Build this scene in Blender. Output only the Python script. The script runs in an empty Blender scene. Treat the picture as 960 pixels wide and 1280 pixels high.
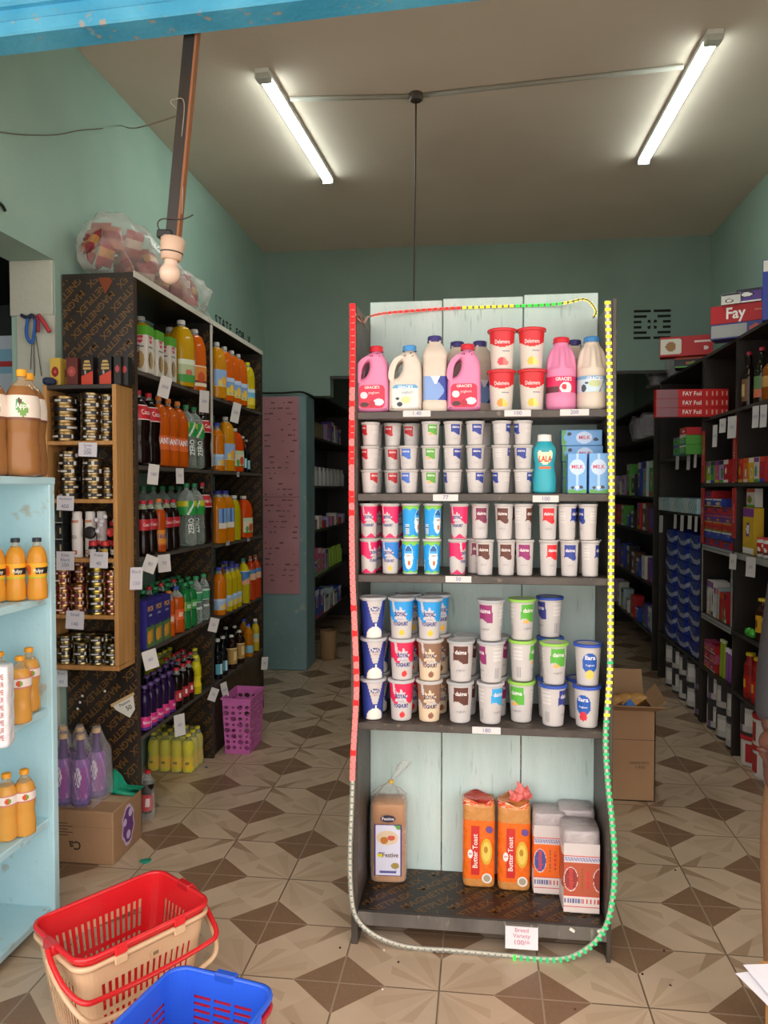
import bpy, math, random
from mathutils import Vector, Matrix
PI = math.pi
RND = random.Random(11)
C = bpy.context.scene.collection

# ------------------------------------------------------------------ camera model
H = 1.5
YAW = math.atan(120 / 960.0)
PIT = math.atan(30 / 960.0 * math.cos(YAW))
CD = Vector((-math.sin(YAW) * math.cos(PIT), math.cos(YAW) * math.cos(PIT), -math.sin(PIT)))
CR = Vector((math.cos(YAW), math.sin(YAW), 0))
CU = CR.cross(CD)


def at(px, py, X=None, Y=None, Z=None):
    q = CD + (px - 480) / 960.0 * CR + (640 - py) / 960.0 * CU
    if X is not None: t = X / q.x
    elif Y is not None: t = Y / q.y
    else: t = (Z - H) / q.z
    return Vector((q.x * t, q.y * t, H + q.z * t))


def ay(px, X):          # depth along a side shelf whose front is the plane x = X
    return at(px, 610, X=X).y


def ax(px, Y, py=610):
    return at(px, py, Y=Y).x


# ------------------------------------------------------------------ colour
def lin(c):
    if not isinstance(c, str): return c
    out = []
    for i in (0, 2, 4):
        v = int(c[i:i + 2], 16) / 255.0
        out.append(v / 12.92 if v <= 0.04045 else ((v + 0.055) / 1.055) ** 2.4)
    return (out[0], out[1], out[2], 1.0)


# ------------------------------------------------------------------ materials
MATS = {}


def newmat(name):
    m = bpy.data.materials.new(name)
    m.use_nodes = True
    nt = m.node_tree
    nt.nodes.clear()
    out = nt.nodes.new('ShaderNodeOutputMaterial')
    MATS[name] = m
    return m, nt, out


def nd(nt, t, **kw):
    n = nt.nodes.new(t)
    for k, v in kw.items():
        if k.startswith('i_'):
            n.inputs[k[2:].replace('_', ' ')].default_value = v
        else:
            setattr(n, k, v)
    return n


def attr_mat(name, rough=0.4, metal=0.0, trans=0.0, ior=1.45, vary=0.05, coat=0.0, scale=30.0, bump=0.0):
    m, nt, out = newmat(name)
    b = nd(nt, 'ShaderNodeBsdfPrincipled')
    b.inputs['Roughness'].default_value = rough
    b.inputs['Metallic'].default_value = metal
    b.inputs['Transmission Weight'].default_value = trans
    b.inputs['IOR'].default_value = ior
    b.inputs['Coat Weight'].default_value = coat
    a = nd(nt, 'ShaderNodeAttribute', attribute_name='Col')
    tc = nd(nt, 'ShaderNodeTexCoord')
    no = nd(nt, 'ShaderNodeTexNoise')
    no.inputs['Scale'].default_value = scale
    no.inputs['Detail'].default_value = 3
    nt.links.new(tc.outputs['Object'], no.inputs['Vector'])
    mr = nd(nt, 'ShaderNodeMapRange')
    mr.inputs['To Min'].default_value = 1 - vary
    mr.inputs['To Max'].default_value = 1 + vary
    nt.links.new(no.outputs['Fac'], mr.inputs['Value'])
    vm = nd(nt, 'ShaderNodeVectorMath', operation='SCALE')
    nt.links.new(a.outputs['Color'], vm.inputs[0])
    nt.links.new(mr.outputs['Result'], vm.inputs['Scale'])
    nt.links.new(vm.outputs['Vector'], b.inputs['Base Color'])
    if bump:
        bp = nd(nt, 'ShaderNodeBump')
        bp.inputs['Strength'].default_value = bump
        bp.inputs['Distance'].default_value = 0.01
        nt.links.new(no.outputs['Fac'], bp.inputs['Height'])
        nt.links.new(bp.outputs['Normal'], b.inputs['Normal'])
    nt.links.new(b.outputs['BSDF'], out.inputs['Surface'])
    return m


attr_mat('matte', 0.85)
attr_mat('paper', 0.8, vary=0.03)
attr_mat('satin', 0.42)
attr_mat('gloss', 0.18, coat=0.2)
attr_mat('metal', 0.28, metal=1.0)
attr_mat('liquid', 0.12, trans=0.1, ior=1.33)
attr_mat('juice', 0.1, trans=0.45, ior=1.33)
attr_mat('crumple', 0.25, vary=0.15, scale=40, bump=0.6)
attr_mat('skin', 0.55, vary=0.08)
attr_mat('cloth', 0.9, vary=0.15, scale=60, bump=0.2)


def film(name, alpha, rough, tint):
    m, nt, out = newmat(name)
    t = nd(nt, 'ShaderNodeBsdfTransparent')
    t.inputs['Color'].default_value = lin(tint)
    b = nd(nt, 'ShaderNodeBsdfPrincipled')
    b.inputs['Roughness'].default_value = rough
    a = nd(nt, 'ShaderNodeAttribute', attribute_name='Col')
    nt.links.new(a.outputs['Color'], b.inputs['Base Color'])
    tc = nd(nt, 'ShaderNodeTexCoord')
    no = nd(nt, 'ShaderNodeTexNoise')
    no.inputs['Scale'].default_value = 28
    nt.links.new(tc.outputs['Object'], no.inputs['Vector'])
    bp = nd(nt, 'ShaderNodeBump')
    bp.inputs['Strength'].default_value = 0.5 if 'film' in name else 0.02
    nt.links.new(no.outputs['Fac'], bp.inputs['Height'])
    nt.links.new(bp.outputs['Normal'], b.inputs['Normal'])
    fr = nd(nt, 'ShaderNodeLayerWeight')
    fr.inputs['Blend'].default_value = 0.35
    mp = nd(nt, 'ShaderNodeMapRange')
    mp.inputs['To Min'].default_value = alpha
    mp.inputs['To Max'].default_value = min(1, alpha + 0.5)
    nt.links.new(fr.outputs['Facing'], mp.inputs['Value'])
    mx = nd(nt, 'ShaderNodeMixShader')
    nt.links.new(mp.outputs['Result'], mx.inputs['Fac'])
    nt.links.new(t.outputs['BSDF'], mx.inputs[1])
    nt.links.new(b.outputs['BSDF'], mx.inputs[2])
    nt.links.new(mx.outputs['Shader'], out.inputs['Surface'])


film('clear', 0.22, 0.05, 'f2f6f4')
film('plastic_film', 0.07, 0.12, 'ffffff')
film('milky_film', 0.12, 0.2, 'ffffff')


def noise_mat(name, c1, c2, scale=4.0, rough=0.8, bump=0.1, c3=None, bscale=40, detail=6, stretch=(1, 1, 1), thr=(0.35, 0.65)):
    m, nt, out = newmat(name)
    b = nd(nt, 'ShaderNodeBsdfPrincipled')
    b.inputs['Roughness'].default_value = rough
    tc = nd(nt, 'ShaderNodeTexCoord')
    mp = nd(nt, 'ShaderNodeMapping')
    mp.inputs['Scale'].default_value = stretch
    nt.links.new(tc.outputs['Object'], mp.inputs['Vector'])
    no = nd(nt, 'ShaderNodeTexNoise')
    no.inputs['Scale'].default_value = scale
    no.inputs['Detail'].default_value = detail
    nt.links.new(mp.outputs['Vector'], no.inputs['Vector'])
    cr = nd(nt, 'ShaderNodeValToRGB')
    cr.color_ramp.elements[0].position = thr[0]
    cr.color_ramp.elements[0].color = lin(c1)
    cr.color_ramp.elements[1].position = thr[1]
    cr.color_ramp.elements[1].color = lin(c2)
    nt.links.new(no.outputs['Fac'], cr.inputs['Fac'])
    src = cr.outputs['Color']
    if c3:
        n2 = nd(nt, 'ShaderNodeTexNoise')
        n2.inputs['Scale'].default_value = scale * 5
        n2.inputs['Detail'].default_value = 8
        nt.links.new(mp.outputs['Vector'], n2.inputs['Vector'])
        r2 = nd(nt, 'ShaderNodeMapRange')
        r2.inputs['From Min'].default_value = 0.62
        r2.inputs['From Max'].default_value = 0.7
        nt.links.new(n2.outputs['Fac'], r2.inputs['Value'])
        mx = nd(nt, 'ShaderNodeMix', data_type='RGBA')
        nt.links.new(r2.outputs['Result'], mx.inputs['Factor'])
        nt.links.new(src, mx.inputs['A'])
        mx.inputs['B'].default_value = lin(c3)
        src = mx.outputs['Result']
    nt.links.new(src, b.inputs['Base Color'])
    if bump:
        n3 = nd(nt, 'ShaderNodeTexNoise')
        n3.inputs['Scale'].default_value = bscale
        nt.links.new(mp.outputs['Vector'], n3.inputs['Vector'])
        bp = nd(nt, 'ShaderNodeBump')
        bp.inputs['Strength'].default_value = bump
        bp.inputs['Distance'].default_value = 0.01
        nt.links.new(n3.outputs['Fac'], bp.inputs['Height'])
        nt.links.new(bp.outputs['Normal'], b.inputs['Normal'])
    nt.links.new(b.outputs['BSDF'], out.inputs['Surface'])
    return m


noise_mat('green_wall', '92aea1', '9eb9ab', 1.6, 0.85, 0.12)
noise_mat('dimmed_green_wall', '7f958b', '899e94', 1.6, 0.85, 0.12)  # same wall paint, darkened for the weaker light at the back
noise_mat('ceiling_paint', 'd2c4b6', 'dccebf', 1.2, 0.9, 0.08)
noise_mat('plaster', 'a9ada0', 'b6b8ab', 2.5, 0.9, 0.25)
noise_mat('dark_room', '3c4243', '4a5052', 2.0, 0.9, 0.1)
noise_mat('blue_paint', 'b2d6df', 'bddfe7', 3.0, 0.5, 0.12, c3='b4bcb6')
noise_mat('steel_blue_paint', '3f9fca', '5cb6dc', 5.0, 0.4, 0.25, c3='a9a295')
noise_mat('mint_plank', 'b8cbc6', 'c5d5d0', 2.5, 0.6, 0.15, c3='a3b9b3', stretch=(6, 1, 0.7))
noise_mat('pine', 'a8763f', 'c08d52', 5.0, 0.6, 0.1, stretch=(6, 6, 0.5))
noise_mat('dark_ply', '1d1713', '2b221b', 3.0, 0.42, 0.08)
noise_mat('dark_shelf', '2a2624', '3a3532', 8.0, 0.5, 0.2)
noise_mat('worn_shelf', '3a322d', '4c423a', 8.0, 0.45, 0.3, c3='6b5d50')
noise_mat('grey_wood', '544d47', '6d655d', 10.0, 0.8, 0.3, c3='857a6c', stretch=(1, 1, 0.3))
noise_mat('cardboard', '9a7556', 'a8825f', 3.0, 0.85, 0.15)
noise_mat('teal_paint', '6a8688', '789294', 2.5, 0.7, 0.2, c3='8d9a95')
noise_mat('pink_paper', 'ab757c', 'b9838a', 3.0, 0.85, 0.1)
noise_mat('bread', 'a2673a', 'c48b55', 7.0, 0.35, 0.25, c3='d6a874')
noise_mat('pale_bounce_ground', 'c4b8a8', 'd0c4b4', 1.2, 0.95, 0.2)  # pale tone chosen to bounce light up to the ceiling


def emit(name, col, s):
    m, nt, out = newmat(name)
    e = nd(nt, 'ShaderNodeEmission')
    e.inputs['Color'].default_value = lin(col)
    e.inputs['Strength'].default_value = s
    nt.links.new(e.outputs['Emission'], out.inputs['Surface'])


emit('tube_glow', 'f2fff6', 27.0)
emit('led_red', 'ff2424', 2.4)
emit('led_pink', 'ff7f78', 1.2)
emit('led_yellow', 'ffe93a', 1.6)
emit('led_green', '3cff48', 1.5)
emit('led_mint', '52e88a', 0.75)
emit('led_white', 'd9e6d0', 0.35)


# ------------------------------------------------------------------ floor tiles
class Ex:
    nt = None

    def __init__(s, k): s.k = k

    @staticmethod
    def op(o, *a):
        n = Ex.nt.nodes.new('ShaderNodeMath')
        n.operation = o
        for i, v in enumerate(a):
            if isinstance(v, Ex): Ex.nt.links.new(v.k, n.inputs[i])
            else: n.inputs[i].default_value = v
        return Ex(n.outputs[0])

    def __add__(s, o): return Ex.op('ADD', s, o)
    def __sub__(s, o): return Ex.op('SUBTRACT', s, o)
    def __rsub__(s, o): return Ex.op('SUBTRACT', o, s)
    def __mul__(s, o): return Ex.op('MULTIPLY', s, o)
    def __truediv__(s, o): return Ex.op('DIVIDE', s, o)
    def lt(s, o): return Ex.op('LESS_THAN', s, o)
    def gt(s, o): return Ex.op('GREATER_THAN', s, o)
    def abs(s): return Ex.op('ABSOLUTE', s)
    def fl(s): return Ex.op('FLOOR', s)


def floor_material():
    m, nt, out = newmat('floor_tiles')
    Ex.nt = nt
    b = nd(nt, 'ShaderNodeBsdfPrincipled')
    tc = nd(nt, 'ShaderNodeTexCoord')
    sp = nd(nt, 'ShaderNodeSeparateXYZ')
    nt.links.new(tc.outputs['Object'], sp.inputs[0])
    u = (Ex(sp.outputs['X']) - 0.793) / 0.303
    v = (Ex(sp.outputs['Y']) - 2.25) / 0.2925
    pq = (u + v) * 0.5
    qq = (u - v) * 0.5
    # brown diamonds round the even corners
    ep = pq - (pq + 0.5).fl()
    eq = qq - (qq + 0.5).fl()
    big = Ex.op('MAXIMUM', ep.abs(), eq.abs())
    brown = big.lt(0.235)
    # star of shards round the odd corners
    dp = pq - pq.fl() - 0.5
    dq = qq - qq.fl() - 0.5
    x = dp + dq
    y = dp - dq
    same = (x * y).gt(0.0)
    xa, ya = x.abs(), y.abs()
    a = xa * same + ya * (1.0 - same)
    c = ya * same + xa * (1.0 - same)
    star = 1.0 - Ex.op('MODULO', (u - x + 100.5).fl(), 2.0)
    dark = star * c.lt(a * 0.95) * a.lt(c * 0.474 + 0.21)
    mid = star * c.lt(a * 0.95) * c.gt(a * 0.62) * a.lt(0.62)
    fan = (1.0 - star) * c.lt(a * 0.52) * c.gt(a * 0.27) * a.lt(0.62)
    fan2 = (1.0 - star) * c.gt(a * 1.4) * c.lt(a * 2.3) * c.lt(0.5)
    mid2 = Ex.op('MAXIMUM', fan, fan2)
    half = c.lt(a)
    # grout
    gu = (u - (u + 0.5).fl()).abs()
    gv = (v - (v + 0.5).fl()).abs()
    grout = Ex.op('MINIMUM', gu, gv).lt(0.009)

    def col(h):
        n = nd(nt, 'ShaderNodeRGB')
        n.outputs[0].default_value = lin(h)
        return n.outputs[0]

    def mix(f, A, B):
        n = nd(nt, 'ShaderNodeMix', data_type='RGBA')
        if isinstance(f, Ex): nt.links.new(f.k, n.inputs['Factor'])
        else: nt.links.new(f, n.inputs['Factor'])
        nt.links.new(A, n.inputs['A'])
        nt.links.new(B, n.inputs['B'])
        return n.outputs['Result']
    no = nd(nt, 'ShaderNodeTexNoise')
    no.inputs['Scale'].default_value = 9
    no.inputs['Detail'].default_value = 6
    nt.links.new(tc.outputs['Object'], no.inputs['Vector'])
    n2 = nd(nt, 'ShaderNodeTexNoise')
    n2.inputs['Scale'].default_value = 60
    n2.inputs['Detail'].default_value = 5
    n2.inputs['Distortion'].default_value = 2.0
    nt.links.new(tc.outputs['Object'], n2.inputs['Vector'])
    base = mix(no.outputs['Fac'], col('c4a98f'), col('d0b69c'))
    base = mix(half * 0.35, base, col('b79c82'))
    k = mix(mid, base, col('ba9e83'))
    k = mix(mid2, k, col('bca186'))
    k = mix(dark, k, col('a5886e'))
    brn = mix(n2.outputs['Fac'], col('775a43'), col('95745a'))
    k = mix(brown, k, brn)
    gcol = mix(brown, col('776350'), col('a08a74'))
    k = mix(grout, k, gcol)
    # traffic dirt
    n4 = nd(nt, 'ShaderNodeTexNoise')
    n4.inputs['Scale'].default_value = 1.7
    n4.inputs['Detail'].default_value = 7
    nt.links.new(tc.outputs['Object'], n4.inputs['Vector'])
    d = Ex.op('MULTIPLY', Ex.op('SUBTRACT', Ex(n4.outputs['Fac']), 0.45), 0.9)
    d = Ex.op('MAXIMUM', d, 0.0)
    k = mix(d, k, col('7d6850'))
    nt.links.new(k, b.inputs['Base Color'])
    b.inputs['Roughness'].default_value = 0.34
    bp = nd(nt, 'ShaderNodeBump')
    bp.inputs['Strength'].default_value = 0.25
    bp.inputs['Distance'].default_value = 0.002
    nt.links.new((1.0 - grout).k, bp.inputs['Height'])
    nt.links.new(bp.outputs['Normal'], b.inputs['Normal'])
    nt.links.new(b.outputs['BSDF'], out.inputs['Surface'])


floor_material()


# ------------------------------------------------------------------ mesh builder
class MB:
    def __init__(s):
        s.v = []; s.f = []; s.c = []; s.m = []; s.s = []; s.mats = []

    def mi(s, mat):
        if mat not in s.mats: s.mats.append(mat)
        return s.mats.index(mat)

    def add(s, vs, fs, col='ffffff', mat='satin', smooth=False, M=None):
        b = len(s.v)
        if M is not None: vs = [M @ Vector(v) for v in vs]
        s.v.extend([(v[0], v[1], v[2]) for v in vs])
        one = isinstance(col, (str, tuple))
        onem = isinstance(mat, str)
        for i, f in enumerate(fs):
            s.f.append([b + k for k in f])
            s.c.append(lin(col if one else col[i]))
            s.m.append(s.mi(mat if onem else mat[i]))
            s.s.append(smooth)
        return s

    def mesh(s, name):
        me = bpy.data.meshes.new(name)
        me.from_pydata(s.v, [], s.f)
        for m in s.mats: me.materials.append(MATS[m])
        n = len(me.polygons)
        me.polygons.foreach_set('material_index', s.m)
        me.polygons.foreach_set('use_smooth', s.s)
        ca = me.color_attributes.new('Col', 'FLOAT_COLOR', 'CORNER')
        buf = []
        for p, c in zip(me.polygons, s.c): buf.extend(c * p.loop_total)
        ca.data.foreach_set('color', buf)
        me.update()
        return me

    # ---- shapes
    def box(s, x0, x1, y0, y1, z0, z1, col='ffffff', mat='satin', b=0.0, M=None):
        if b <= 0:
            vs = [(x, y, z) for x in (x0, x1) for y in (y0, y1) for z in (z0, z1)]
            fs = [(0, 1, 3, 2), (4, 6, 7, 5), (0, 4, 5, 1), (2, 3, 7, 6), (0, 2, 6, 4), (1, 5, 7, 3)]
            return s.add(vs, fs, col, mat, False, M)
        vs = []; idx = {}
        X = (x0, x1); Y = (y0, y1); Z = (z0, z1)
        for i in (0, 1):
            for j in (0, 1):
                for k in (0, 1):
                    sx, sy, sz = (1 - 2 * i), (1 - 2 * j), (1 - 2 * k)
                    for a in range(3):
                        p = [X[i] + sx * b, Y[j] + sy * b, Z[k] + sz * b]
                        p[a] = (X[i], Y[j], Z[k])[a]
                        idx[i, j, k, a] = len(vs); vs.append(p)
        fs = []
        for i in (0, 1):
            fs.append([idx[i, j, k, 0] for j, k in ((0, 0), (0, 1), (1, 1), (1, 0))][::1 if i == 0 else -1])
            fs.append([idx[j, i, k, 1] for j, k in ((0, 0), (1, 0), (1, 1), (0, 1))][::1 if i == 0 else -1])
            fs.append([idx[j, k, i, 2] for j, k in ((0, 0), (0, 1), (1, 1), (1, 0))][::1 if i == 0 else -1])
        for i in (0, 1):
            for j in (0, 1):
                fs.append([idx[i, j, 0, 0], idx[i, j, 1, 0], idx[i, j, 1, 1], idx[i, j, 0, 1]])
                fs.append([idx[i, 0, j, 0], idx[i, 1, j, 0], idx[i, 1, j, 2], idx[i, 0, j, 2]])
                fs.append([idx[0, i, j, 1], idx[1, i, j, 1], idx[1, i, j, 2], idx[0, i, j, 2]])
        for i in (0, 1):
            for j in (0, 1):
                for k in (0, 1): fs.append([idx[i, j, k, a] for a in range(3)])
        return s.add(vs, fs, col, mat, False, M)

    def lathe(s, prof, n=24, col='ffffff', mat='satin', colfn=None, rf=None, sq=None, sy=1.0, smooth=True, caps=True, M=None):
        vs = []; fs = []; cs = []; ms = []
        for p in prof:
            for k in range(n):
                th = 2 * PI * k / n - PI
                r = p[0]
                if rf: r = rf(th, p[1], r)
                sn, cn = math.sin(th), math.cos(th)
                if sq: r = r / (abs(sn) ** sq + abs(cn) ** sq) ** (1 / sq)
                vs.append((r * sn, -r * cn * sy, p[1]))
        for i in range(len(prof) - 1):
            p = prof[i]
            pc = p[2] if len(p) > 2 and p[2] else col
            pm = p[3] if len(p) > 3 else mat
            for k in range(n):
                k2 = (k + 1) % n
                fs.append((i * n + k, i * n + k2, (i + 1) * n + k2, (i + 1) * n + k))
                if colfn:
                    th = 2 * PI * (k + 0.5) / n - PI
                    cs.append(colfn(th, (p[1] + prof[i + 1][1]) / 2) or pc)
                else: cs.append(pc)
                ms.append(pm)
        s.add(vs, fs, cs, ms, smooth, M)
        if caps:
            L = len(prof) - 1
            if prof[0][0] > 1e-5: s.add(vs[:n][::-1], [tuple(range(n))], prof[0][2] if len(prof[0]) > 2 and prof[0][2] else col, ms[0], False, M)
            if prof[L][0] > 1e-5: s.add(vs[L * n:], [tuple(range(n))], prof[L][2] if len(prof[L]) > 2 and prof[L][2] else (cs[-1]), ms[-1], False, M)
        return s

    def band(s, rz, z0, z1, t0, t1, nu=24, nv=8, col='ffffff', mat='satin', colfn=None, M=None, sq=None, sy=1.0):
        vs = []; fs = []; cs = []
        for j in range(nv + 1):
            z = z0 + (z1 - z0) * j / nv
            for i in range(nu + 1):
                th = t0 + (t1 - t0) * i / nu
                r = rz(z) if callable(rz) else rz
                sn, cn = math.sin(th), math.cos(th)
                if sq: r = r / (abs(sn) ** sq + abs(cn) ** sq) ** (1 / sq)
                vs.append((r * sn, -r * cn * sy, z))
        for j in range(nv):
            for i in range(nu):
                a = j * (nu + 1) + i
                fs.append((a, a + 1, a + nu + 2, a + nu + 1))
                c = col
                if colfn: c = colfn((i + .5) / nu, (j + .5) / nv) or col
                cs.append(c)
        return s.add(vs, fs, cs, mat, True, M)

    def tube(s, pts, r, n=8, col='ffffff', mat='satin', M=None):
        pts = [Vector(p) for p in pts]
        vs = []; fs = []
        rr = r if isinstance(r, (list, tuple)) else [r] * len(pts)
        up = None
        for i, p in enumerate(pts):
            t = (pts[min(i + 1, len(pts) - 1)] - pts[max(i - 1, 0)])
            t = t.normalized() if t.length > 1e-9 else Vector((0, 0, 1))
            if up is None:
                up = Vector((0, 0, 1)) if abs(t.z) < 0.9 else Vector((1, 0, 0))
            a = t.cross(up).normalized()
            up = a.cross(t).normalized()
            for k in range(n):
                w = 2 * PI * k / n
                vs.append(p + (a * math.cos(w) + up * math.sin(w)) * rr[i])
        for i in range(len(pts) - 1):
            for k in range(n):
                k2 = (k + 1) % n
                fs.append((i * n + k, i * n + k2, (i + 1) * n + k2, (i + 1) * n + k))
        fs.append(tuple(range(n))[::-1])
        fs.append(tuple((len(pts) - 1) * n + k for k in range(n)))
        return s.add(vs, fs, col, mat, True, M)

    def grid(s, w, h, nu, nv, colfn, mat='satin', M=None, col='ffffff', bulge=None):
        # upright card in the xz plane facing -y, origin at its bottom centre
        vs = []; fs = []; cs = []
        for j in range(nv + 1):
            for i in range(nu + 1):
                u, v = i / nu, j / nv
                vs.append((w * (u - .5), bulge(u, v) if bulge else 0.0, h * v))
        for j in range(nv):
            for i in range(nu):
                a = j * (nu + 1) + i
                fs.append((a, a + 1, a + nu + 2, a + nu + 1))
                cs.append((colfn((i + .5) / nu, (j + .5) / nv) if colfn else None) or col)
        return s.add(vs, fs, cs, mat, bool(bulge), M)

    def text(s, t, size, M, col='000000', mat='paper', bold=0.0, maxw=None):
        vs, fs, w = text_geo(t, bold)
        k = size
        if maxw and w * size > maxw: kx = maxw / w
        else: kx = size
        return s.add([(x * kx, 0, y * k) for x, y in vs], fs, col, mat, False, M)

    def wrap(s, t, size, rz, th0, z0, col='000000', mat='paper', bold=0.0, rot=False, maxw=None, off=0.0006, sq=None, sy=1.0):
        vs, fs, w = text_geo(t, bold)
        kx = size
        if maxw and w * size > maxw: kx = maxw / w
        out = []
        for x, y in vs:
            x *= kx; y *= size
            if rot: x, y = -y, x
            z = z0 + y
            r = (rz(z) if callable(rz) else rz)
            th = th0 + x / r
            sn, cn = math.sin(th), math.cos(th)
            rr = r + off
            if sq: rr = rr / (abs(sn) ** sq + abs(cn) ** sq) ** (1 / sq)
            out.append((rr * sn, -rr * cn * sy, z))
        return s.add(out, fs, col, mat, False)

    def take(s, me, col, mat, smooth=True, M=None):
        vs = [v.co.copy() for v in me.vertices]
        fs = [tuple(p.vertices) for p in me.polygons]
        return s.add(vs, fs, col, mat, smooth, M)


_TG = {}


def text_geo(t, bold=0.0):
    # centred outline of a word: cap height about 1, (verts, faces, width)
    if (t, bold) in _TG: return _TG[t, bold]
    cu = bpy.data.curves.new('lettering', 'FONT')
    cu.body = t
    cu.align_x = 'CENTER'; cu.align_y = 'CENTER'
    cu.size = 1.4
    cu.resolution_u = 2
    cu.offset = bold
    ob = bpy.data.objects.new('lettering', cu)
    me = bpy.data.meshes.new_from_object(ob)
    vs = [(v.co.x, v.co.y) for v in me.vertices]
    fs = [tuple(p.vertices) for p in me.polygons]
    bpy.data.objects.remove(ob); bpy.data.curves.remove(cu); bpy.data.meshes.remove(me)
    w = max((x for x, _ in vs), default=1) - min((x for x, _ in vs), default=0)
    _TG[t, bold] = (vs, fs, w)
    return _TG[t, bold]


def curve_solid(loops, depth, bevel=0.0, res=3):
    # 2-D loops (in x, z) with holes, given a thickness along y and rounded rims
    cu = bpy.data.curves.new('outline', 'CURVE')
    cu.dimensions = '2D'; cu.fill_mode = 'BOTH'
    cu.extrude = max(depth / 2 - bevel, 0.0001)
    cu.bevel_depth = bevel; cu.bevel_resolution = res
    cu.offset = -bevel
    for lp in loops:
        sp = cu.splines.new('POLY')
        sp.points.add(len(lp) - 1)
        for p, q in zip(sp.points, lp): p.co = (q[0], q[1], 0, 1)
        sp.use_cyclic_u = True
    ob = bpy.data.objects.new('outline', cu)
    me = bpy.data.meshes.new_from_object(ob)
    bpy.data.objects.remove(ob); bpy.data.curves.remove(cu)
    R = Matrix.Rotation(PI / 2, 4, 'X')
    me.transform(R)
    return me


def smooth_loop(pts, n=4):
    out = []
    N = len(pts)
    for i in range(N):
        p0, p1, p2, p3 = [Vector(pts[(i + k - 1) % N]) for k in range(4)]
        for j in range(n):
            t = j / n
            q = 0.5 * ((2 * p1) + (p2 - p0) * t + (2 * p0 - 5 * p1 + 4 * p2 - p3) * t * t + (3 * p1 - p0 - 3 * p2 + p3) * t ** 3)
            out.append((q.x, q.y))
    return out


def spline(pts, n=6):
    pts = [Vector(p) for p in pts]
    out = []
    for i in range(len(pts) - 1):
        p0 = pts[max(i - 1, 0)]; p1 = pts[i]; p2 = pts[i + 1]; p3 = pts[min(i + 2, len(pts) - 1)]
        for j in range(n):
            t = j / n
            out.append(0.5 * ((2 * p1) + (p2 - p0) * t + (2 * p0 - 5 * p1 + 4 * p2 - p3) * t * t + (3 * p1 - p0 - 3 * p2 + p3) * t ** 3))
    out.append(pts[-1])
    return out


# ------------------------------------------------------------------ objects
LABELS = {}
BAD = []


def tag(o, label, cat, group=None):
    n = len(label.split())
    if n < 4 or n > 16: BAD.append(('words %d' % n, label))
    if label in LABELS and not (group and LABELS[label] == group): BAD.append(('dup', label))
    LABELS[label] = group
    o['label'] = label
    o['category'] = cat
    if group: o['group'] = group
    return o


def T(x=0, y=0, z=0, rz=0, rx=0, ry=0):
    return Matrix.Translation((x, y, z)) @ Matrix.Rotation(rz, 4, 'Z') @ Matrix.Rotation(ry, 4, 'Y') @ Matrix.Rotation(rx, 4, 'X')


def obj(name, me, parent=None):
    if isinstance(me, MB): me = me.mesh(name)
    o = bpy.data.objects.new(name, me)
    C.objects.link(o)
    if parent is not None: o.parent = parent
    return o


def empty(name, M, label, cat, group=None):
    o = bpy.data.objects.new(name, None)
    o.empty_display_size = 0.05
    C.objects.link(o)
    o.matrix_world = M
    return tag(o, label, cat, group)


def single(name, mb, label, cat, group=None, M=None):
    o = obj(name, mb)
    if M is not None: o.matrix_world = M
    return tag(o, label, cat, group)


def struct(name, mb):
    o = obj(name, mb)
    o['kind'] = 'structure'
    return o


KIND = {}


def kind(key, name, cat, parts):
    # parts: list of (part name, MB or mesh, index of parent part or None)
    KIND[key] = (name, cat, [(pn, m.mesh(pn) if isinstance(m, MB) else m, 0 if (pn in ('label', 'badge', 'top_band') and par is None) else par) for pn, m, par in parts])


def put(key, x, y, z, rz=0.0, label='', group=None, s=1.0, rx=0.0, ry=0.0):
    name, cat, parts = KIND[key]
    M = T(x, y, z, rz, rx, ry)
    if s != 1.0: M = M @ Matrix.Scale(s, 4)
    if len(parts) == 1:
        o = obj(name, parts[0][1])
        o.matrix_world = M
        return tag(o, label, cat, group)
    root = empty(name, M, label, cat, group)
    made = []
    for pn, me, par in parts:
        made.append(obj(pn, me, root if par is None else made[par]))
    return root


ORD = ['first', 'second', 'third', 'fourth', 'fifth', 'sixth', 'seventh', 'eighth', 'ninth', 'tenth', 'eleventh', 'twelfth', 'thirteenth', 'fourteenth', 'fifteenth', 'sixteenth']

# ================================================================== the setting
XL, XR, YB, ZC = -1.8, 1.78, 6.31, 3.47
struct('floor', MB().box(-6, 6, 1.3, 10.5, -0.1, 0, mat='floor_tiles'))
struct('ground_outside', MB().box(-14, 14, -16, 1.3, -0.1, 0, mat='pale_bounce_ground'))  # unseen pale ground added in place of tiles to bounce light inward
struct('ceiling', MB().box(-2.05, 2.0, 2.05, YB + 0.15, ZC, ZC + 0.12, mat='ceiling_paint'))
m = MB()
m.box(XL - 0.2, XL, 3.1, YB + 0.15, 0, ZC, mat='green_wall')
m.box(XL - 0.2, XL, 2.0, 3.1, 2.47, ZC, mat='green_wall')
# plastered reveal of the side opening
m.box(XL - 0.2, XL - 0.004, 3.085, 3.1, 2.235, 2.47, mat='plaster', b=0.004)
m.box(XL - 0.17, XL + 0.002, 3.09, 3.1, 0, 2.235, mat='plaster')
struct('wall_left', m)
struct('wall_right', MB().box(XR, XR + 0.2, 2.0, YB + 0.15, 0, ZC, mat='green_wall'))
m = MB()
m.box(XL, -1.24, YB, YB + 0.15, 2.27, ZC, mat='dimmed_green_wall')
m.box(-1.24, XR, YB, YB + 0.15, 2.43, ZC, mat='dimmed_green_wall')
m.box(-1.24, XR, YB - 0.012, YB, 2.405, 2.43, mat='dark_shelf')
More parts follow.
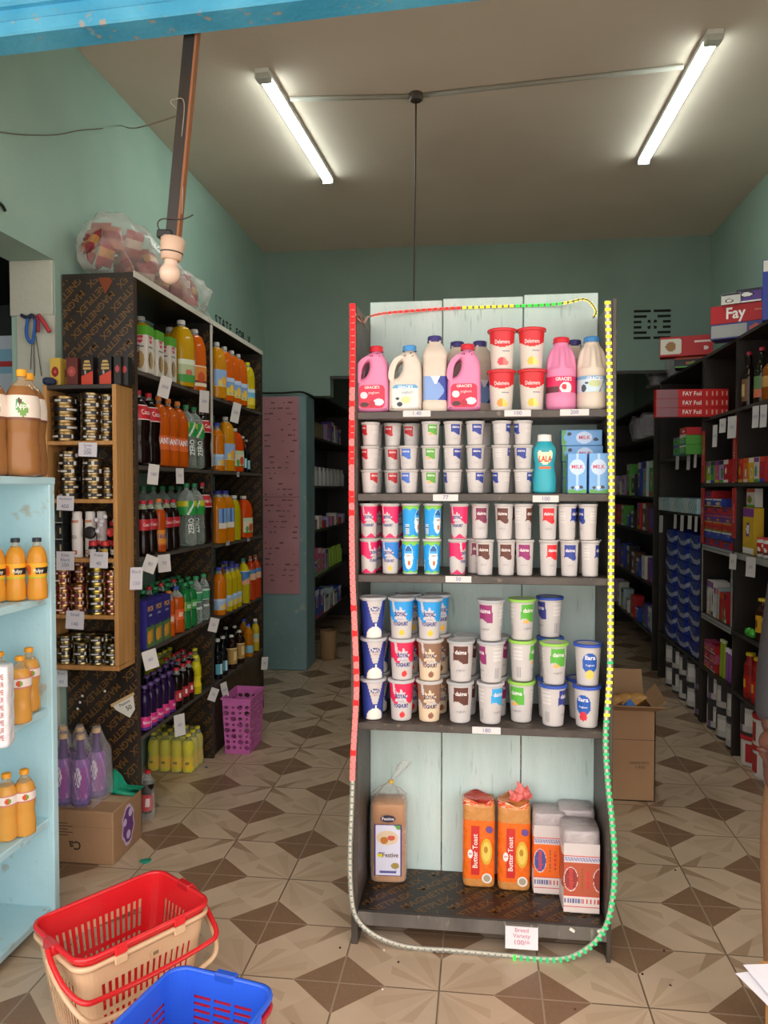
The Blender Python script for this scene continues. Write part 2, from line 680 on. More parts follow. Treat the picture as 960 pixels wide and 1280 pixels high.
# ventilation block, the shade in its openings put on as dark strips
vx, vz = 1.34, 2.79
for i in range(6):
    z = vz + 0.105 - i * 0.042
    inset = [0.0, 0.03, 0.07, 0.07, 0.03, 0.0][i]
    m.box(vx - 0.14, vx - 0.012 - inset, YB - 0.006, YB + 0.002, z - 0.009, z + 0.009, '14150f', 'matte')
    m.box(vx + 0.012 + inset, vx + 0.14, YB - 0.006, YB + 0.002, z - 0.009, z + 0.009, '14150f', 'matte')
for k in range(4):
    a = PI / 4 + k * PI / 2
    cx, cz = vx + 0.03 * math.cos(a), vz + 0.03 * math.sin(a)
    m.add([(cx + 0.017 * math.cos(a + q), YB - 0.006, cz + 0.017 * math.sin(a + q)) for q in (0.0, 1.1, PI, 2 * PI - 1.1)], [(0, 1, 2, 3)], '14150f', 'matte')
struct('wall_back', m)
struct('wall_pier', MB().box(XL, -1.405, 6.13, YB + 0.15, 0, 2.26, mat='teal_paint', b=0.01))
# the store room behind the back wall
m = MB()
m.box(XL - 0.2, XR + 0.2, 9.3, 9.45, 0, ZC, mat='dimmed_green_wall')
struct('wall_storeroom', m)
struct('wall_storeroom_left', MB().box(XL - 0.2, XL, YB + 0.15, 9.3, 0, ZC, mat='dimmed_green_wall'))
struct('wall_storeroom_right', MB().box(XR, XR + 0.2, YB + 0.15, 9.3, 0, ZC, mat='dimmed_green_wall'))
struct('ceiling_storeroom', MB().box(XL - 0.2, XR + 0.2, YB + 0.15, 9.45, ZC - 0.1, ZC, mat='ceiling_paint'))
# the dim side room seen through the opening on the left
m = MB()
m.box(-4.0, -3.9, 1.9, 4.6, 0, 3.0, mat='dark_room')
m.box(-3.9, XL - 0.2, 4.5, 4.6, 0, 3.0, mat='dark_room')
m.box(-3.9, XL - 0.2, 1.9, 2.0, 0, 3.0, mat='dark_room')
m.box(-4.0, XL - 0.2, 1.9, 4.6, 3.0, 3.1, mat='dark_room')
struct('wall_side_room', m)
# shop front: blue steel lintel and the wall above it
A = T(-0.75, 2.075, 0.055, -0.06)
m = MB()
m.box(-1.4, 2.9, 0.03, 0.2, 2.99, 3.75, mat='green_wall', M=A)
struct('wall_front', m)
m = MB()
m.box(-1.4, 2.9, 0.0, 0.1, 2.757, 2.80, mat='steel_blue_paint', b=0.006, M=A)
m.box(-1.4, 2.9, 0.012, 0.09, 2.80, 2.835, mat='steel_blue_paint', M=A)
m.box(-1.4, 2.9, -0.012, 0.1, 2.835, 2.90, mat='steel_blue_paint', b=0.008, M=A)
m.box(-1.4, 2.9, 0.012, 0.09, 2.90, 2.93, mat='steel_blue_paint', M=A)
m.box(-1.4, 2.9, 0.0, 0.1, 2.93, 2.99, mat='steel_blue_paint', b=0.006, M=A)
for i in range(7):
    m.box(-0.68 + i * 0.06, -0.665 + i * 0.06, -0.004, 0.0, 2.935, 2.988, mat='steel_blue_paint', M=A)
struct('trim_lintel', m)

struct('ceiling_sky_blocker', MB().box(-7, 7, 0.1, 2.02, 3.03, 3.1, mat='ceiling_paint'))  # unseen roof added to keep high sky light off the rack top

# ================================================================== ceiling lights, wires
for i, (x0, y0, x1, y1, lab) in enumerate(((-1.024, 3.56, -0.962, 4.84, 'glowing white tube light on the ceiling, on the left side'),
                                           (0.994, 3.5, 0.958, 4.79, 'glowing white tube light on the ceiling, on the right side'))):
    L = math.hypot(x1 - x0, y1 - y0)
    root = empty('tube_light', T((x0 + x1) / 2, (y0 + y1) / 2, ZC, math.atan2(y1 - y0, x1 - x0)), lab, 'ceiling light', 'ceiling tube lights')
    hs = obj('housing', MB().box(-L / 2, L / 2, -0.036, 0.036, -0.022, 0, 'e6e8e4', 'satin', 0.004), root)
    prof = []
    d = MB()
    vs = []; fs = []
    n = 8
    for k in range(n + 1):
        a = PI * k / n
        for x in (-L / 2 + 0.06, L / 2 - 0.012): vs.append((x, 0.03 * math.cos(a), -0.022 - 0.022 * math.sin(a)))
    for k in range(n): fs.append((2 * k, 2 * k + 1, 2 * k + 3, 2 * k + 2))
    d.add(vs, fs, 'ffffff', 'tube_glow', True)
    obj('diffuser', d, root)
    obj('end_cap', MB().box(-L / 2, -L / 2 + 0.06, -0.034, 0.034, -0.048, -0.022, 'c9ccc6', 'satin', 0.004), hs)
    obj('end_cap', MB().box(L / 2 - 0.012, L / 2, -0.034, 0.034, -0.048, -0.022, 'c9ccc6', 'satin', 0.003), hs)

m = MB()
m.tube([(-0.955, 3.84, ZC - 0.012), (-0.36, 3.888, ZC - 0.012)], 0.012, 8, '9b978e', 'satin')
m.tube([(-0.29, 3.886, ZC - 0.012), (0.93, 3.776, ZC - 0.012)], 0.012, 8, '9b978e', 'satin')
single('conduit_pipe', m, 'thin grey conduit running across the ceiling between the two tube lights', 'conduit')
m = MB()
m.lathe([(0.034, 0), (0.034, -0.03), (0.028, -0.036)][::-1], 16, '4a3f36', 'satin', M=T(-0.325, 3.889, ZC))
single('junction_box', m, 'small round dark junction box on the ceiling conduit', 'junction box')
m = MB()
m.tube(spline([(-0.325, 3.889, ZC - 0.036), (-0.328, 3.889, 3.0), (-0.334, 3.889, 2.5), (-0.336, 3.889, 2.0)], 4), 0.0045, 6, '3a302a', 'satin')
single('hanging_wire', m, 'dark wire hanging from the ceiling junction box behind the rack', 'wire')

m = MB()
p0 = at(0, 165, X=XL + 0.006)
pts = [at(x, y, X=XL + 0.006) for x, y in ((0, 165), (25, 168), (50, 169), (75, 168), (100, 163), (125, 161), (150, 157))] + [Vector((-1.2, 2.6, 2.76)), Vector((-0.87, 2.235, 2.62))]
m.tube(spline(pts, 4), 0.0022, 5, '6b5a4c', 'satin')
single('wall_string', m, 'thin brown string running along the left wall to the hanging plank', 'string')
m = MB()
m.tube(spline([at(-8, 250, X=XL + 0.01), at(2, 256, X=XL + 0.02), at(6, 263, X=XL + 0.012)], 4), 0.007, 6, '1c1c1c', 'satin')
single('cable_end', m, 'short black cable end sticking out of the left wall', 'cable')
m = MB()
pts = [(-1.79, 6.12, 2.275), (-1.6, 6.115, 2.272), (-1.45, 6.12, 2.28), (-1.40, 6.2, 2.268), (-1.38, 6.3, 2.262)]
m.tube(spline(pts, 4), 0.009, 6, '16130f', 'satin')
single('ledge_cable', m, 'black cable lying on the ledge above the pink paper', 'cable')

# plank with the bulb, hung from the lintel
base = at(217, 292, Y=2.2); top = at(240, 44, Y=2.2)
dz = top - base
L = dz.length + 0.12
ang = math.atan2(dz.x, dz.z)
M0 = T(base.x, base.y, base.z, 0, 0, ang)
root = empty('hanging_bulb_plank', M0, 'dark narrow plank hanging from the blue lintel with an unlit bulb below', 'hanging lamp')
m = MB()
m.box(-0.02, 0.014, -0.012, 0.012, -0.02, L, mat='dark_ply')
m.box(0.014, 0.021, -0.012, 0.012, -0.02, L, '8a5a3c', 'matte')
obj('plank', m, root)
m = MB()
m.box(-0.045, 0.0, -0.02, 0.02, -0.02, 0.006, '1d1a18', 'satin', 0.004)
m.tube(spline([(-0.035, -0.015, 0.0), (-0.045, -0.016, 0.02), (-0.03, -0.016, 0.036), (0.03, -0.014, 0.04), (0.06, -0.012, 0.055)], 5), 0.0022, 5, '3a332c', 'satin')
obj('bracket', m, root)
m = MB()
m.lathe([(0.026, -0.078), (0.03, -0.075), (0.034, -0.045), (0.036, -0.018), (0.03, -0.012)], 24, 'c8a892', 'satin')
m.lathe([(0.0315, -0.06), (0.0335, -0.0575), (0.0325, -0.055)], 24, '2a2420', 'satin', caps=False)
lh = obj('lamp_holder', m, root)
m = MB()
R_ = 0.031
prof = [(0.0001, -0.078 - 0.07)] + [(R_ * math.sin(a), -0.117 - R_ * math.cos(a)) for a in [PI * k / 12 for k in range(1, 10)]] + [(0.02, -0.09), (0.019, -0.078)]
m.lathe(prof, 24, 'd9bca8', 'gloss', caps=False)
obj('bulb', m, lh)
m = MB()
b0 = base + Vector((0.02, -0.02, 0.36))
m.tube(spline([(-0.898 + 0.03, 2.18, base.z + 0.05), (-0.868, 2.19, base.z + 0.14), (-0.872, 2.19, base.z + 0.25), (-0.86, 2.185, base.z + 0.37), (-0.885, 2.18, base.z + 0.38), (-0.9, 2.186, base.z + 0.372), (-0.86, 2.2, base.z + 0.34)], 5), 0.0016, 5, '8d8678', 'satin')
single('binding_string', m, 'pale loose string tied round the hanging plank above the bulb', 'string')

# ================================================================== pink paper on the pier
m = MB()
m.box(-1.772, -1.462, 6.122, 6.128, 0.635, 2.245, mat='pink_paper')
for i in range(34):
    z = 2.19 - i * 0.044
    x = -1.75
    while x < -1.5:
        w = RND.uniform(0.012, 0.05)
        if RND.random() < 0.55: m.box(x, x + w, 6.1205, 6.122, z, z + RND.uniform(0.006, 0.013), '6e4a52', 'matte')
        x += w + RND.uniform(0.008, 0.03)
m.box(-1.772, -1.462, 6.1205, 6.122, 1.426, 1.43, '6a4850', 'matte')
single('notice_paper', m, 'long faded pink paper of handwriting pasted on the teal pier', 'notice')

# ================================================================== left opening: posters and ribbons
m = MB()
m.box(-2.5, -1.998, 3.27, 3.28, 1.75, 2.33, '252b2c', 'matte')
m.box(-2.5, -1.999, 3.262, 3.27, 1.72, 2.19, 'b9c8d2', 'paper')
m.box(-2.5, -2.0, 3.260, 3.262, 2.02, 2.13, '7fb2c9', 'paper')
m.box(-2.5, -2.002, 3.2585, 3.260, 2.05, 2.075, 'b03a3a', 'paper')
single('wall_poster', m, 'blue and white poster on a dark board in the left doorway', 'poster')
root = empty('ribbon_bundle', Matrix.Translation(at(42, 396, Y=3.08)), 'bundle of blue and red ribbons hanging on the pale plaster by the doorway', 'ribbons')


def rel(px, py, y=3.08): return at(px, py, Y=y) - at(42, 396, Y=3.08)


m = MB(); m.tube(spline([rel(27, 394), rel(34, 397, 3.07), rel(40, 394, 3.065), rel(44, 398, 3.07)], 5), 0.008, 6, '2a2f48', 'cloth'); obj('knot', m, root)
m = MB(); m.tube(spline([rel(35, 397, 3.07), rel(33, 410, 3.06), rel(34, 422, 3.065), rel(40, 428, 3.07), rel(43, 412, 3.07), rel(44, 398, 3.07)], 6), 0.0065, 6, '2f5da8', 'cloth'); obj('blue_ribbon', m, root)
m = MB(); m.tube(spline([rel(48, 394, 3.07), rel(54, 402, 3.06), rel(62, 415, 3.06)], 6), 0.009, 6, 'b23c44', 'cloth'); m.tube(spline([rel(46, 396, 3.07), rel(48, 404, 3.06), rel(48, 415, 3.06)], 5), 0.007, 6, '8e3340', 'cloth'); obj('red_ribbon', m, root)
m = MB()
for a, b_ in (((40, 428), (38, 462)), ((42, 398), (43, 470)), ((45, 420), (52, 470))): m.tube([rel(*a, 3.07), rel(*b_, 3.08)], 0.0018, 5, '4a4640', 'cloth')
obj('hanging_cord', m, root)

# ================================================================== printed plywood
def ply_print(mb, x0, x1, z0, z1, y, rot, seed=0, axis='y'):
    # repeated diagonal print, cut off at the panel's edges
    import bmesh
    vs, fs, w = text_geo('MAGNETPLEX', 0.015)
    size = 0.030
    bm = bmesh.new()
    r = random.Random(seed)
    cx, cz = (x0 + x1) / 2, (z0 + z1) / 2
    D = math.hypot(x1 - x0, z1 - z0) / 2 + 0.2
    ca, sa = math.cos(rot), math.sin(rot)
    row = -D
    k = 0
    while row < D:
        col = -D + (k % 3) * 0.09
        while col < D:
            ox, oz = cx + ca * col - sa * row, cz + sa * col + ca * row
            if x0 - 0.16 < ox < x1 + 0.16 and z0 - 0.16 < oz < z1 + 0.16:
                bv = [bm.verts.new((ox + (ca * x - sa * yy) * size, 0, oz + (sa * x + ca * yy) * size)) for x, yy in vs]
                for f in fs:
                    try: bm.faces.new([bv[i] for i in f])
                    except ValueError: pass
            col += w * size + 0.035
        row += 0.05
        k += 1
    for co, no in (((x0, 0, 0), (-1, 0, 0)), ((x1, 0, 0), (1, 0, 0)), ((0, 0, z0), (0, 0, -1)), ((0, 0, z1), (0, 0, 1))):
        bmesh.ops.bisect_plane(bm, geom=bm.verts[:] + bm.edges[:] + bm.faces[:], plane_co=co, plane_no=no, clear_outer=True)
    bm.verts.index_update()
    if axis == 'y': V = [(v.co.x, y, v.co.z) for v in bm.verts]
    elif axis == 'x': V = [(y, v.co.x, v.co.z) for v in bm.verts]
    else: V = [(v.co.x, v.co.z, y) for v in bm.verts]
    mb.add(V, [tuple(v.index for v in f.verts) for f in bm.faces], '6a4c24', 'satin')
    bm.free()


# ================================================================== left drinks cabinet
FX = -1.465
CAB_Z = [2.01, 1.60, 1.20, 0.785]
root = empty('drinks_cabinet', T(-1.63, 4.1, 0), 'tall dark plywood drinks cabinet against the left wall', 'cabinet')


def cab(name, mb):
    for i, v in enumerate(mb.v): mb.v[i] = (v[0] + 1.63, v[1] - 4.1, v[2])
    return obj(name, mb, root)


m = MB()
m.box(-1.79, FX, 3.14, 3.16, 0, 2.405, mat='dark_ply')
ply_print(m, -1.788, FX - 0.004, 0.01, 2.395, 3.1393, PI * 1.25, 1)
m.box(FX - 0.004, FX + 0.002, 3.138, 3.162, 0, 2.405, '3b2c20', 'matte')
m.box(FX - 0.02, FX + 0.0025, 3.1375, 3.1395, 0.02, 0.11, 'b07d55', 'matte')
m.add([(-1.625, 3.139, 2.40), (-1.575, 3.139, 2.40), (-1.56, 3.139, 2.385), (-1.595, 3.139, 2.33)], [(0, 1, 2, 3)], '7a3d22', 'matte')
for px, py in ((131, 864), (100, 878), (97, 886), (103, 870)):
    q = at(px, py, Y=3.139)
    m.lathe([(0.006, 0), (0.004, 0.003)], 8, 'd9d2c4', 'matte', M=Matrix.Translation(q) @ Matrix.Rotation(PI / 2, 4, 'X'))
cab('side_panel', m)
m = MB()
m.box(-1.79, FX, 4.07, 4.09, 0, 2.40, mat='dark_ply')
ply_print(m, -1.785, FX - 0.004, 0.01, 2.36, 4.0693, PI * 0.25, 2)
m.box(FX, FX + 0.004, 4.066, 4.094, 1.62, 2.39, 'cfc6b8', 'matte')
m.box(FX, FX + 0.002, 4.066, 4.094, 0.0, 1.62, '3d3530', 'matte')
cab('divider_panel', m)
m = MB()
m.box(-1.79, FX, 5.05, 5.07, 0, 2.405, mat='dark_ply')
ply_print(m, -1.785, FX - 0.004, 0.4, 2.36, 5.0493, PI * 0.25, 3)
m.box(FX, FX + 0.002, 5.046, 5.072, 0, 2.405, '2c2521', 'matte')
cab('side_panel', m)
m = MB()
m.box(-1.79, FX, 3.14, 5.07, 2.405, 2.42, mat='dark_ply')
m.box(FX, FX + 0.005, 3.135, 5.075, 2.398, 2.424, 'd5cdc0', 'matte')
cab('top_board', m)
m = MB()
m.box(FX - 0.03, FX - 0.01, 4.09, 5.05, 0, 0.40, mat='dark_ply')
ply_print(m, 4.095, 5.045, 0.01, 0.395, FX - 0.0093, PI * 0.25, 5, axis='x')
cab('kick_panel', m)
for (ya, yb, zs) in ((3.16, 4.07, CAB_Z + [0.415]), (4.09, 5.05, CAB_Z[:2] + [1.185, 0.775, 0.415])):
    for z in zs:
        m = MB()
        m.box(-1.79, FX, ya, yb, z - 0.02, z, mat='dark_shelf')
        m.box(FX - 0.001, FX + 0.002, ya, yb, z - 0.018, z - 0.002, '544a42', 'matte')
        cab('shelf', m)

# lettering along the cabinet's top edge
m = MB()
for i, ch in enumerate('STATE FOR V'):
    if ch == ' ': continue
    vs, fs, w = text_geo(ch, 0.02)
    k = 0.052
    yy = 4.22 + i * 0.062
    for off in (0, 1):
        m.add([(FX - 0.02 + off * 0.004, yy + x * k, 2.424 + 0.027 + y * k) for x, y in vs], fs, '14211c', 'matte')
single('cutout_lettering', m, 'row of black cut-out letters standing on the drinks cabinet top', 'lettering')

# ================================================================== small wooden tin rack hung on the side panel
TX0, TX1, TY0, TY1 = -1.795, -1.475, 2.985, 3.137
root_t = empty('wooden_tin_rack', T(-1.635, 3.137, 0.755), 'small pine wall rack of tins fixed to the dark plywood side', 'rack')


def tr(name, mb):
    for i, v in enumerate(mb.v): mb.v[i] = (v[0] + 1.635, v[1] - 3.137, v[2] - 0.755)
    return obj(name, mb, root_t)


tr('side_board', MB().box(TX0, TX0 + 0.018, TY0, TY1, 0.765, 1.925, mat='pine', b=0.002))
tr('side_board', MB().box(TX1 - 0.018, TX1, TY0, TY1, 0.765, 1.925, mat='pine', b=0.002))
tr('bottom_board', MB().box(TX0, TX1, TY0, TY1, 0.745, 0.764, mat='pine', b=0.002))
TZ = [1.695, 1.455, 1.21, 0.975]
for z in TZ:
    m = MB(); m.box(TX0 + 0.018, TX1 - 0.018, TY0 + 0.002, TY1, z - 0.017, z, mat='pine', b=0.002); tr('shelf', m)
m = MB(); m.box(TX0, TX1 - 0.016, TY0 + 0.002, TY1, 1.908, 1.926, mat='dark_shelf', b=0.002); tr('top_board', m)

# ================================================================== light blue shelf unit at the front left
BX0, BX1, BYF, BYB = -1.79, -1.45, 1.45, 2.46
root_b = empty('blue_shelf_unit', T(-1.62, 2.0, 0), 'light blue painted wooden shelf unit at the front left', 'shelf unit')


def bl(name, mb):
    for i, v in enumerate(mb.v): mb.v[i] = (v[0] + 1.62, v[1] - 2.0, v[2])
    return obj(name, mb, root_b)


m = MB(); m.box(BX0, BX1, BYB - 0.02, BYB, 0, 1.535, mat='blue_paint', b=0.003); m.box(BX1 - 0.022, BX1 + 0.004, BYB - 0.021, BYB + 0.012, 0, 1.535, mat='blue_paint', b=0.003); bl('end_panel', m)
m = MB(); m.box(BX0, BX1, BYF, BYF + 0.02, 0, 1.535, mat='blue_paint', b=0.003); bl('end_panel', m)
bl('back_panel', MB().box(BX0 - 0.006, BX0 + 0.006, BYF, BYB, 0, 1.52, mat='blue_paint'))
BZ = [1.132, 0.75, 0.37, 0.06]
for z in BZ:
    m = MB(); m.box(BX0 + 0.006, BX1 - 0.01, BYF + 0.02, BYB - 0.02, z - 0.026, z, mat='blue_paint', b=0.003); bl('shelf', m)
bl('top_board', MB().box(BX0, BX1 + 0.006, BYF - 0.01, BYB + 0.014, 1.512, 1.537, mat='blue_paint', b=0.003))

# ================================================================== central display rack
RX0, RX1, RYF, RYB = -0.415, 0.416, 2.45, 2.76
RZ = [1.745, 1.483, 1.22, 0.738]
root_r = empty('display_rack', T(0, 2.6, 0), 'tall dark wooden display rack with mint plank back in the middle', 'rack')


def rk(name, mb):
    for i, v in enumerate(mb.v): mb.v[i] = (v[0], v[1] - 2.6, v[2])
    return obj(name, mb, root_r)


for x0, x1 in ((RX0, RX0 + 0.022), (RX1 - 0.014, RX1)):
    m = MB(); m.box(x0, x1, RYF, RYB, 0.0, 2.085, mat='worn_shelf', b=0.002); rk('side_panel', m)
for i, (x0, x1, zt) in enumerate(((-0.393, -0.136, 2.165), (-0.132, 0.146, 2.17), (0.150, 0.402, 2.175))):
    m = MB(); m.box(x0, x1, RYB - 0.016, RYB, 0.10, zt, mat='mint_plank', b=0.002); rk('back_plank', m)
for z in RZ:
    m = MB(); m.box(RX0 + 0.022, RX1 - 0.014, RYF, RYB - 0.016, z - 0.024, z, mat='worn_shelf', b=0.002); rk('shelf', m)
m = MB()
m.box(RX0 + 0.022, RX1 - 0.014, RYF, RYB - 0.016, 0.095, 0.117, mat='dark_ply', b=0.002)
ply_print(m, RX0 + 0.03, RX1 - 0.03, RYF + 0.01, RYB - 0.02, 0.1174, PI * 0.25, 8, axis='z')
m.box(RX0 + 0.022, RX1 - 0.014, RYF - 0.004, RYF, 0.07, 0.113, mat='grey_wood')
rk('bottom_shelf', m)
m = MB(); m.box(RX0 + 0.04, RX0 + 0.09, RYF + 0.02, RYF + 0.05, 0.055, 0.095, mat='grey_wood'); m.box(RX1 - 0.16, RX1 - 0.09, RYF + 0.02, RYF + 0.05, 0.055, 0.095, mat='grey_wood'); m.box(RX0 + 0.022, RX1 - 0.014, RYB - 0.05, RYB - 0.016, 0.05, 0.095, mat='grey_wood'); rk('batten', m)

# ================================================================== packaging kinds
def ell(x, y, cx, cy, a, b): return ((x - cx) / a) ** 2 + ((y - cy) / b) ** 2 < 1


def taper(r0, r1, h): return lambda z: r0 + (r1 - r0) * z / h


def cup(key, r0, r1, h, paint, texts=(), lid=None, n=72, nz=26, name='yoghurt_cup', base='bfb8b5'):
    rz = taper(r0, r1, h)
    m = MB()
    prof = [(r0 * 0.86, 0.002), (r0 * 0.9, 0), (r0, 0.003)]
    top = h - 0.006
    prof += [(rz(0.003 + (top - 0.003) * i / nz), 0.003 + (top - 0.003) * i / nz) for i in range(1, nz + 1)]
    prof += [(r1 + 0.0022, top), (r1 + 0.0028, h - 0.002), (r1 + 0.001, h)]

    def colfn(th, z): return paint(th * rz(z), z, th) if 0.003 < z < top else None
    m.lathe(prof, n, base, 'satin', colfn=colfn)
    for (t, size, th, z, c, bold, mw) in texts: m.wrap(t, size, rz, th, z, c, 'satin', bold, maxw=mw)
    parts = [('cup_body', m, None)]
    l = MB()
    if lid:
        l.lathe([(r1 + 0.0045, h - 0.007), (r1 + 0.0052, h - 0.002), (r1 + 0.0045, h + 0.0015), (r1 * 0.86, h + 0.002), (r1 * 0.84, h - 0.0005), (0.0004, h - 0.0005)], 36, lid, 'satin', caps=False)
    else:
        l.lathe([(r1 + 0.003, h), (r1 + 0.003, h + 0.0008), (0.0004, h + 0.0009)], 28, 'd5d2cf', 'satin', caps=False)
        l.add([(0.5 * r1, -r1 * 0.8, h + 0.001), (0.9 * r1, -r1 * 1.0, h + 0.003), (0.55 * r1, -r1 * 1.15, h - 0.001)], [(0, 1, 2)], 'd5d2cf', 'satin')
    parts.append(('lid', l, None))
    kind(key, name, 'yoghurt cup', parts)


def patch_paint(c, h, hw, fruit=None):
    def paint(s, z, th):
        v = z / h
        low = 0.50 - 0.05 * math.sin(s / hw * 2.6)
        if abs(s) < hw and low < v < 0.9: return c
        if v < 0.45 and abs(s) < hw * 1.15:
            k = math.sin(s * 420 + z * 300) * math.sin(s * 210 - z * 520)
            if k > 0.74: return 'b2adb1'
        if fruit and ell(s, z, -hw * 0.25, h * 0.47, hw * 0.45, h * 0.045): return fruit
        d = (abs(th) - 1.75)
        if abs(d) < 0.25 and 0.12 < v < 0.38: return '8f8c90' if int((th * 40)) % 2 else None
        if abs(d) < 0.42 and 0.5 < v < 0.9 and int(z * 360) % 2 == 0: return 'cfc9c6'
        return None
    return paint


PAT = {'red': 'b8242e', 'green': '5c9e3c', 'blue': '2f3e8c', 'sky': '3f66b8', 'brown': '5f3329', 'magenta': '8f2a66', 'maroon': '7b2c4a', 'crimson': 'd6232c'}
for k, c in PAT.items():
    hw = 0.0168
    cup('small_' + k, 0.0235, 0.0288, 0.0755, patch_paint(c, 0.0755, hw, 'd8a24c' if k == 'green' else None), [('daima', 0.0075, 0, 0.058, 'e8dfe0', 0.02, 0.024), ('yoghurt', 0.0035, 0, 0.021, '9a979c', 0, 0.02)], n=64, nz=22)
    cup('mid_' + k, 0.0242, 0.0282, 0.1135, patch_paint(c, 0.1135, 0.0195), [('daima', 0.0105, 0, 0.083, 'efe6e6', 0.02, 0.03), ('yoghurt', 0.005, 0, 0.036, '9a8f98', 0, 0.026)], n=64, nz=30)
for k, c, lid in (('brown', '5c332b', 'a9aaac'), ('magenta', '8f2f66', 'a9a9ac'), ('green', '57a83c', '8fc24e'), ('navy', '3a3f86', '2f4fa8'), ('navygreen', '57a83c', '8fc24e'), ('sky', '3aa0d8', 'b9b6b8')):
    fruit = 'e0a85a' if 'green' in k else None
    cup('big_' + k, 0.0325, 0.0405, 0.132, patch_paint(c, 0.132, 0.0255, fruit), [('daima', 0.0135, 0, 0.098, 'f0e8e8', 0.02, 0.038), ('yoghurt', 0.007, 0, 0.04, '77727a', 0, 0.034)], lid=lid, n=80, nz=32)


def royal_paint(c, h, R, low=None, stain=None, botwave=False):
    def paint(s, z, th):
        v = z / h
        # label repeats once on the back of the cup
        if abs(th) > 2.6: s = (abs(th) - PI) * 0.03
        phi = math.atan2(z - 0.60 * h, s)
        r = math.hypot(s, (z - 0.60 * h) * 0.9)
        if r < R * (0.78 + 0.16 * math.sin(9 * phi) + 0.08 * math.sin(5 * phi + 1)): return 'c6bdbf' if not low else low
        if v > 0.66 and abs(s + R * 0.9 + (v - 0.66) * R * 0.9) < R * 0.2: return 'c6bdbf'
        if botwave and v < 0.1 + 0.05 * math.sin(s * 170): return c
        if 0.93 > v > 0.49 + 0.06 * math.sin(s * 120 + 0.6): return c
        if stain and ell(s, z, 0.004, 0.17 * h, R * 0.38, h * 0.075): return stain
        if v < 0.40 and low: return low
        return None
    return paint


def royal(key, r0, r1, h, c, low=None, stain=None, lid=None, bw=False, tcol='2f2f7c'):
    S = r1 / 0.04
    cup(key, r0, r1, h, royal_paint(c, h, 0.024 * S, low, stain, bw),
        [('ROYAL', 0.0135 * S, 0, 0.62 * h, tcol, 0.05, 0.037 * S), ('YOGHURT', 0.0125 * S, 0, 0.385 * h, tcol, 0.05, 0.052 * S), ('Vanilla' if stain == 'e8b53a' else 'Fresh', 0.008 * S, 0, 0.505 * h, '8e86a8', 0, 0.02 * S)],
        lid=lid, n=90, nz=36)


royal('royal_pink_mid', 0.0242, 0.0282, 0.1135, 'e2235f', bw=True)
royal('royal_blue_mid', 0.0242, 0.0282, 0.1135, '2f7cc8', stain='e8b53a')
royal('royal_blue', 0.0325, 0.040, 0.134, '2a93d6', stain='e8b53a', lid='aeb0b4')
royal('royal_pink', 0.0325, 0.040, 0.134, 'd92650', stain='e0343a', lid='b9b6b8')
royal('royal_beige', 0.0325, 0.040, 0.134, '8a6650', low='d8bfa0', stain='8d5a48', lid='b9b4b0', tcol='40305c')


def kid_paint(h):
    def paint(s, z, th):
        v = z / h
        if v < 0.05: return 'e3e7de'
        if v < 0.1 + 0.025 * math.sin(s * 260): return '7cc04a'
        if v > 0.94: return None
        if v > 0.85 + 0.03 * math.sin(s * 240): return '7cc04a'
        if ell(s, z, 0, 0.5 * h, 0.0135, 0.037):
            if z > 0.66 * h: return '2b5f9c'
            if z > 0.6 * h: return '4aa3dc'
            if ell(s, z, 0.002, 0.33 * h, 0.005, 0.008): return 'd8683a'
            return 'f1efe9'
        if ell(s, z, 0, 0.5 * h, 0.0155, 0.040): return 'a8dcf4'
        if abs(abs(th) - 1.5) < 0.28 and 0.12 < v < 0.42: return 'dfe9ee' if int(z * 420) % 2 else '4a6a8c'
        return '1f96dc'
    return paint


cup('kid_mid', 0.0242, 0.0282, 0.1135, kid_paint(0.1135), [('Yoghurt', 0.006, 0, 0.062, '3a3f52', 0.01, 0.02)], n=80, nz=40)


def cream_paint(h):
    def paint(s, z, th):
        v = z / h
        if v > 0.93: return None
        if ell(s, z, 0, 0.098, 0.0145, 0.0085): return '24346e'
        if v > 0.42 and abs(s) < 0.008 + 0.02 * (v - 0.42) / 0.5: return None
        if ell(s, z, 0, 0.06 * h, 0.029, 0.24 * h) or (v < 0.42 and abs(s - 0.003) < 0.006 * (0.42 - v) / 0.2): return 'e6e0d4'
        if abs(th - 1.3) < 0.25 and 0.3 < v < 0.55: return 'c8cfe4' if int(th * 40) % 2 else '2b3a8a'
        return '2b3a8a'
    return paint


cup('cream', 0.0315, 0.0405, 0.134, cream_paint(0.134), [('Paki\'s', 0.010, 0, 0.098, 'e6e2e6', 0.03, 0.022), ('Yoghurt', 0.005, 0, 0.085, 'b03a3a', 0.0, 0.018)], lid='b4b4b6', n=80, nz=34)


def ilara_paint(h, fruit):
    def paint(s, z, th):
        if ell(s, z, 0, 0.56 * h, 0.0245, 0.0335): 
            if ell(s, z, 0, 0.30 * h, 0.013, 0.013): return fruit
            return '2356a8'
        if ell(s, z, 0, 0.27 * h, 0.0125, 0.012): return fruit
        if abs(abs(th) - 1.8) < 0.4 and 0.2 * h < z < 0.85 * h and int(z * 300) % 2 == 0: return 'd2cdd0'
        return None
    return paint


for k, fr in (('vanilla', 'e8c25a'), ('berry', 'cf2f3e')):
    cup('ilara_' + k, 0.033, 0.0415, 0.132, ilara_paint(0.132, fr), [('Ilara', 0.014, 0, 0.092, 'f2eef2', 0.02, 0.036), ('Yoghurt', 0.006, 0, 0.068, 'f2eef2', 0.01, 0.03)], lid='2f4fb0', n=80, nz=32)


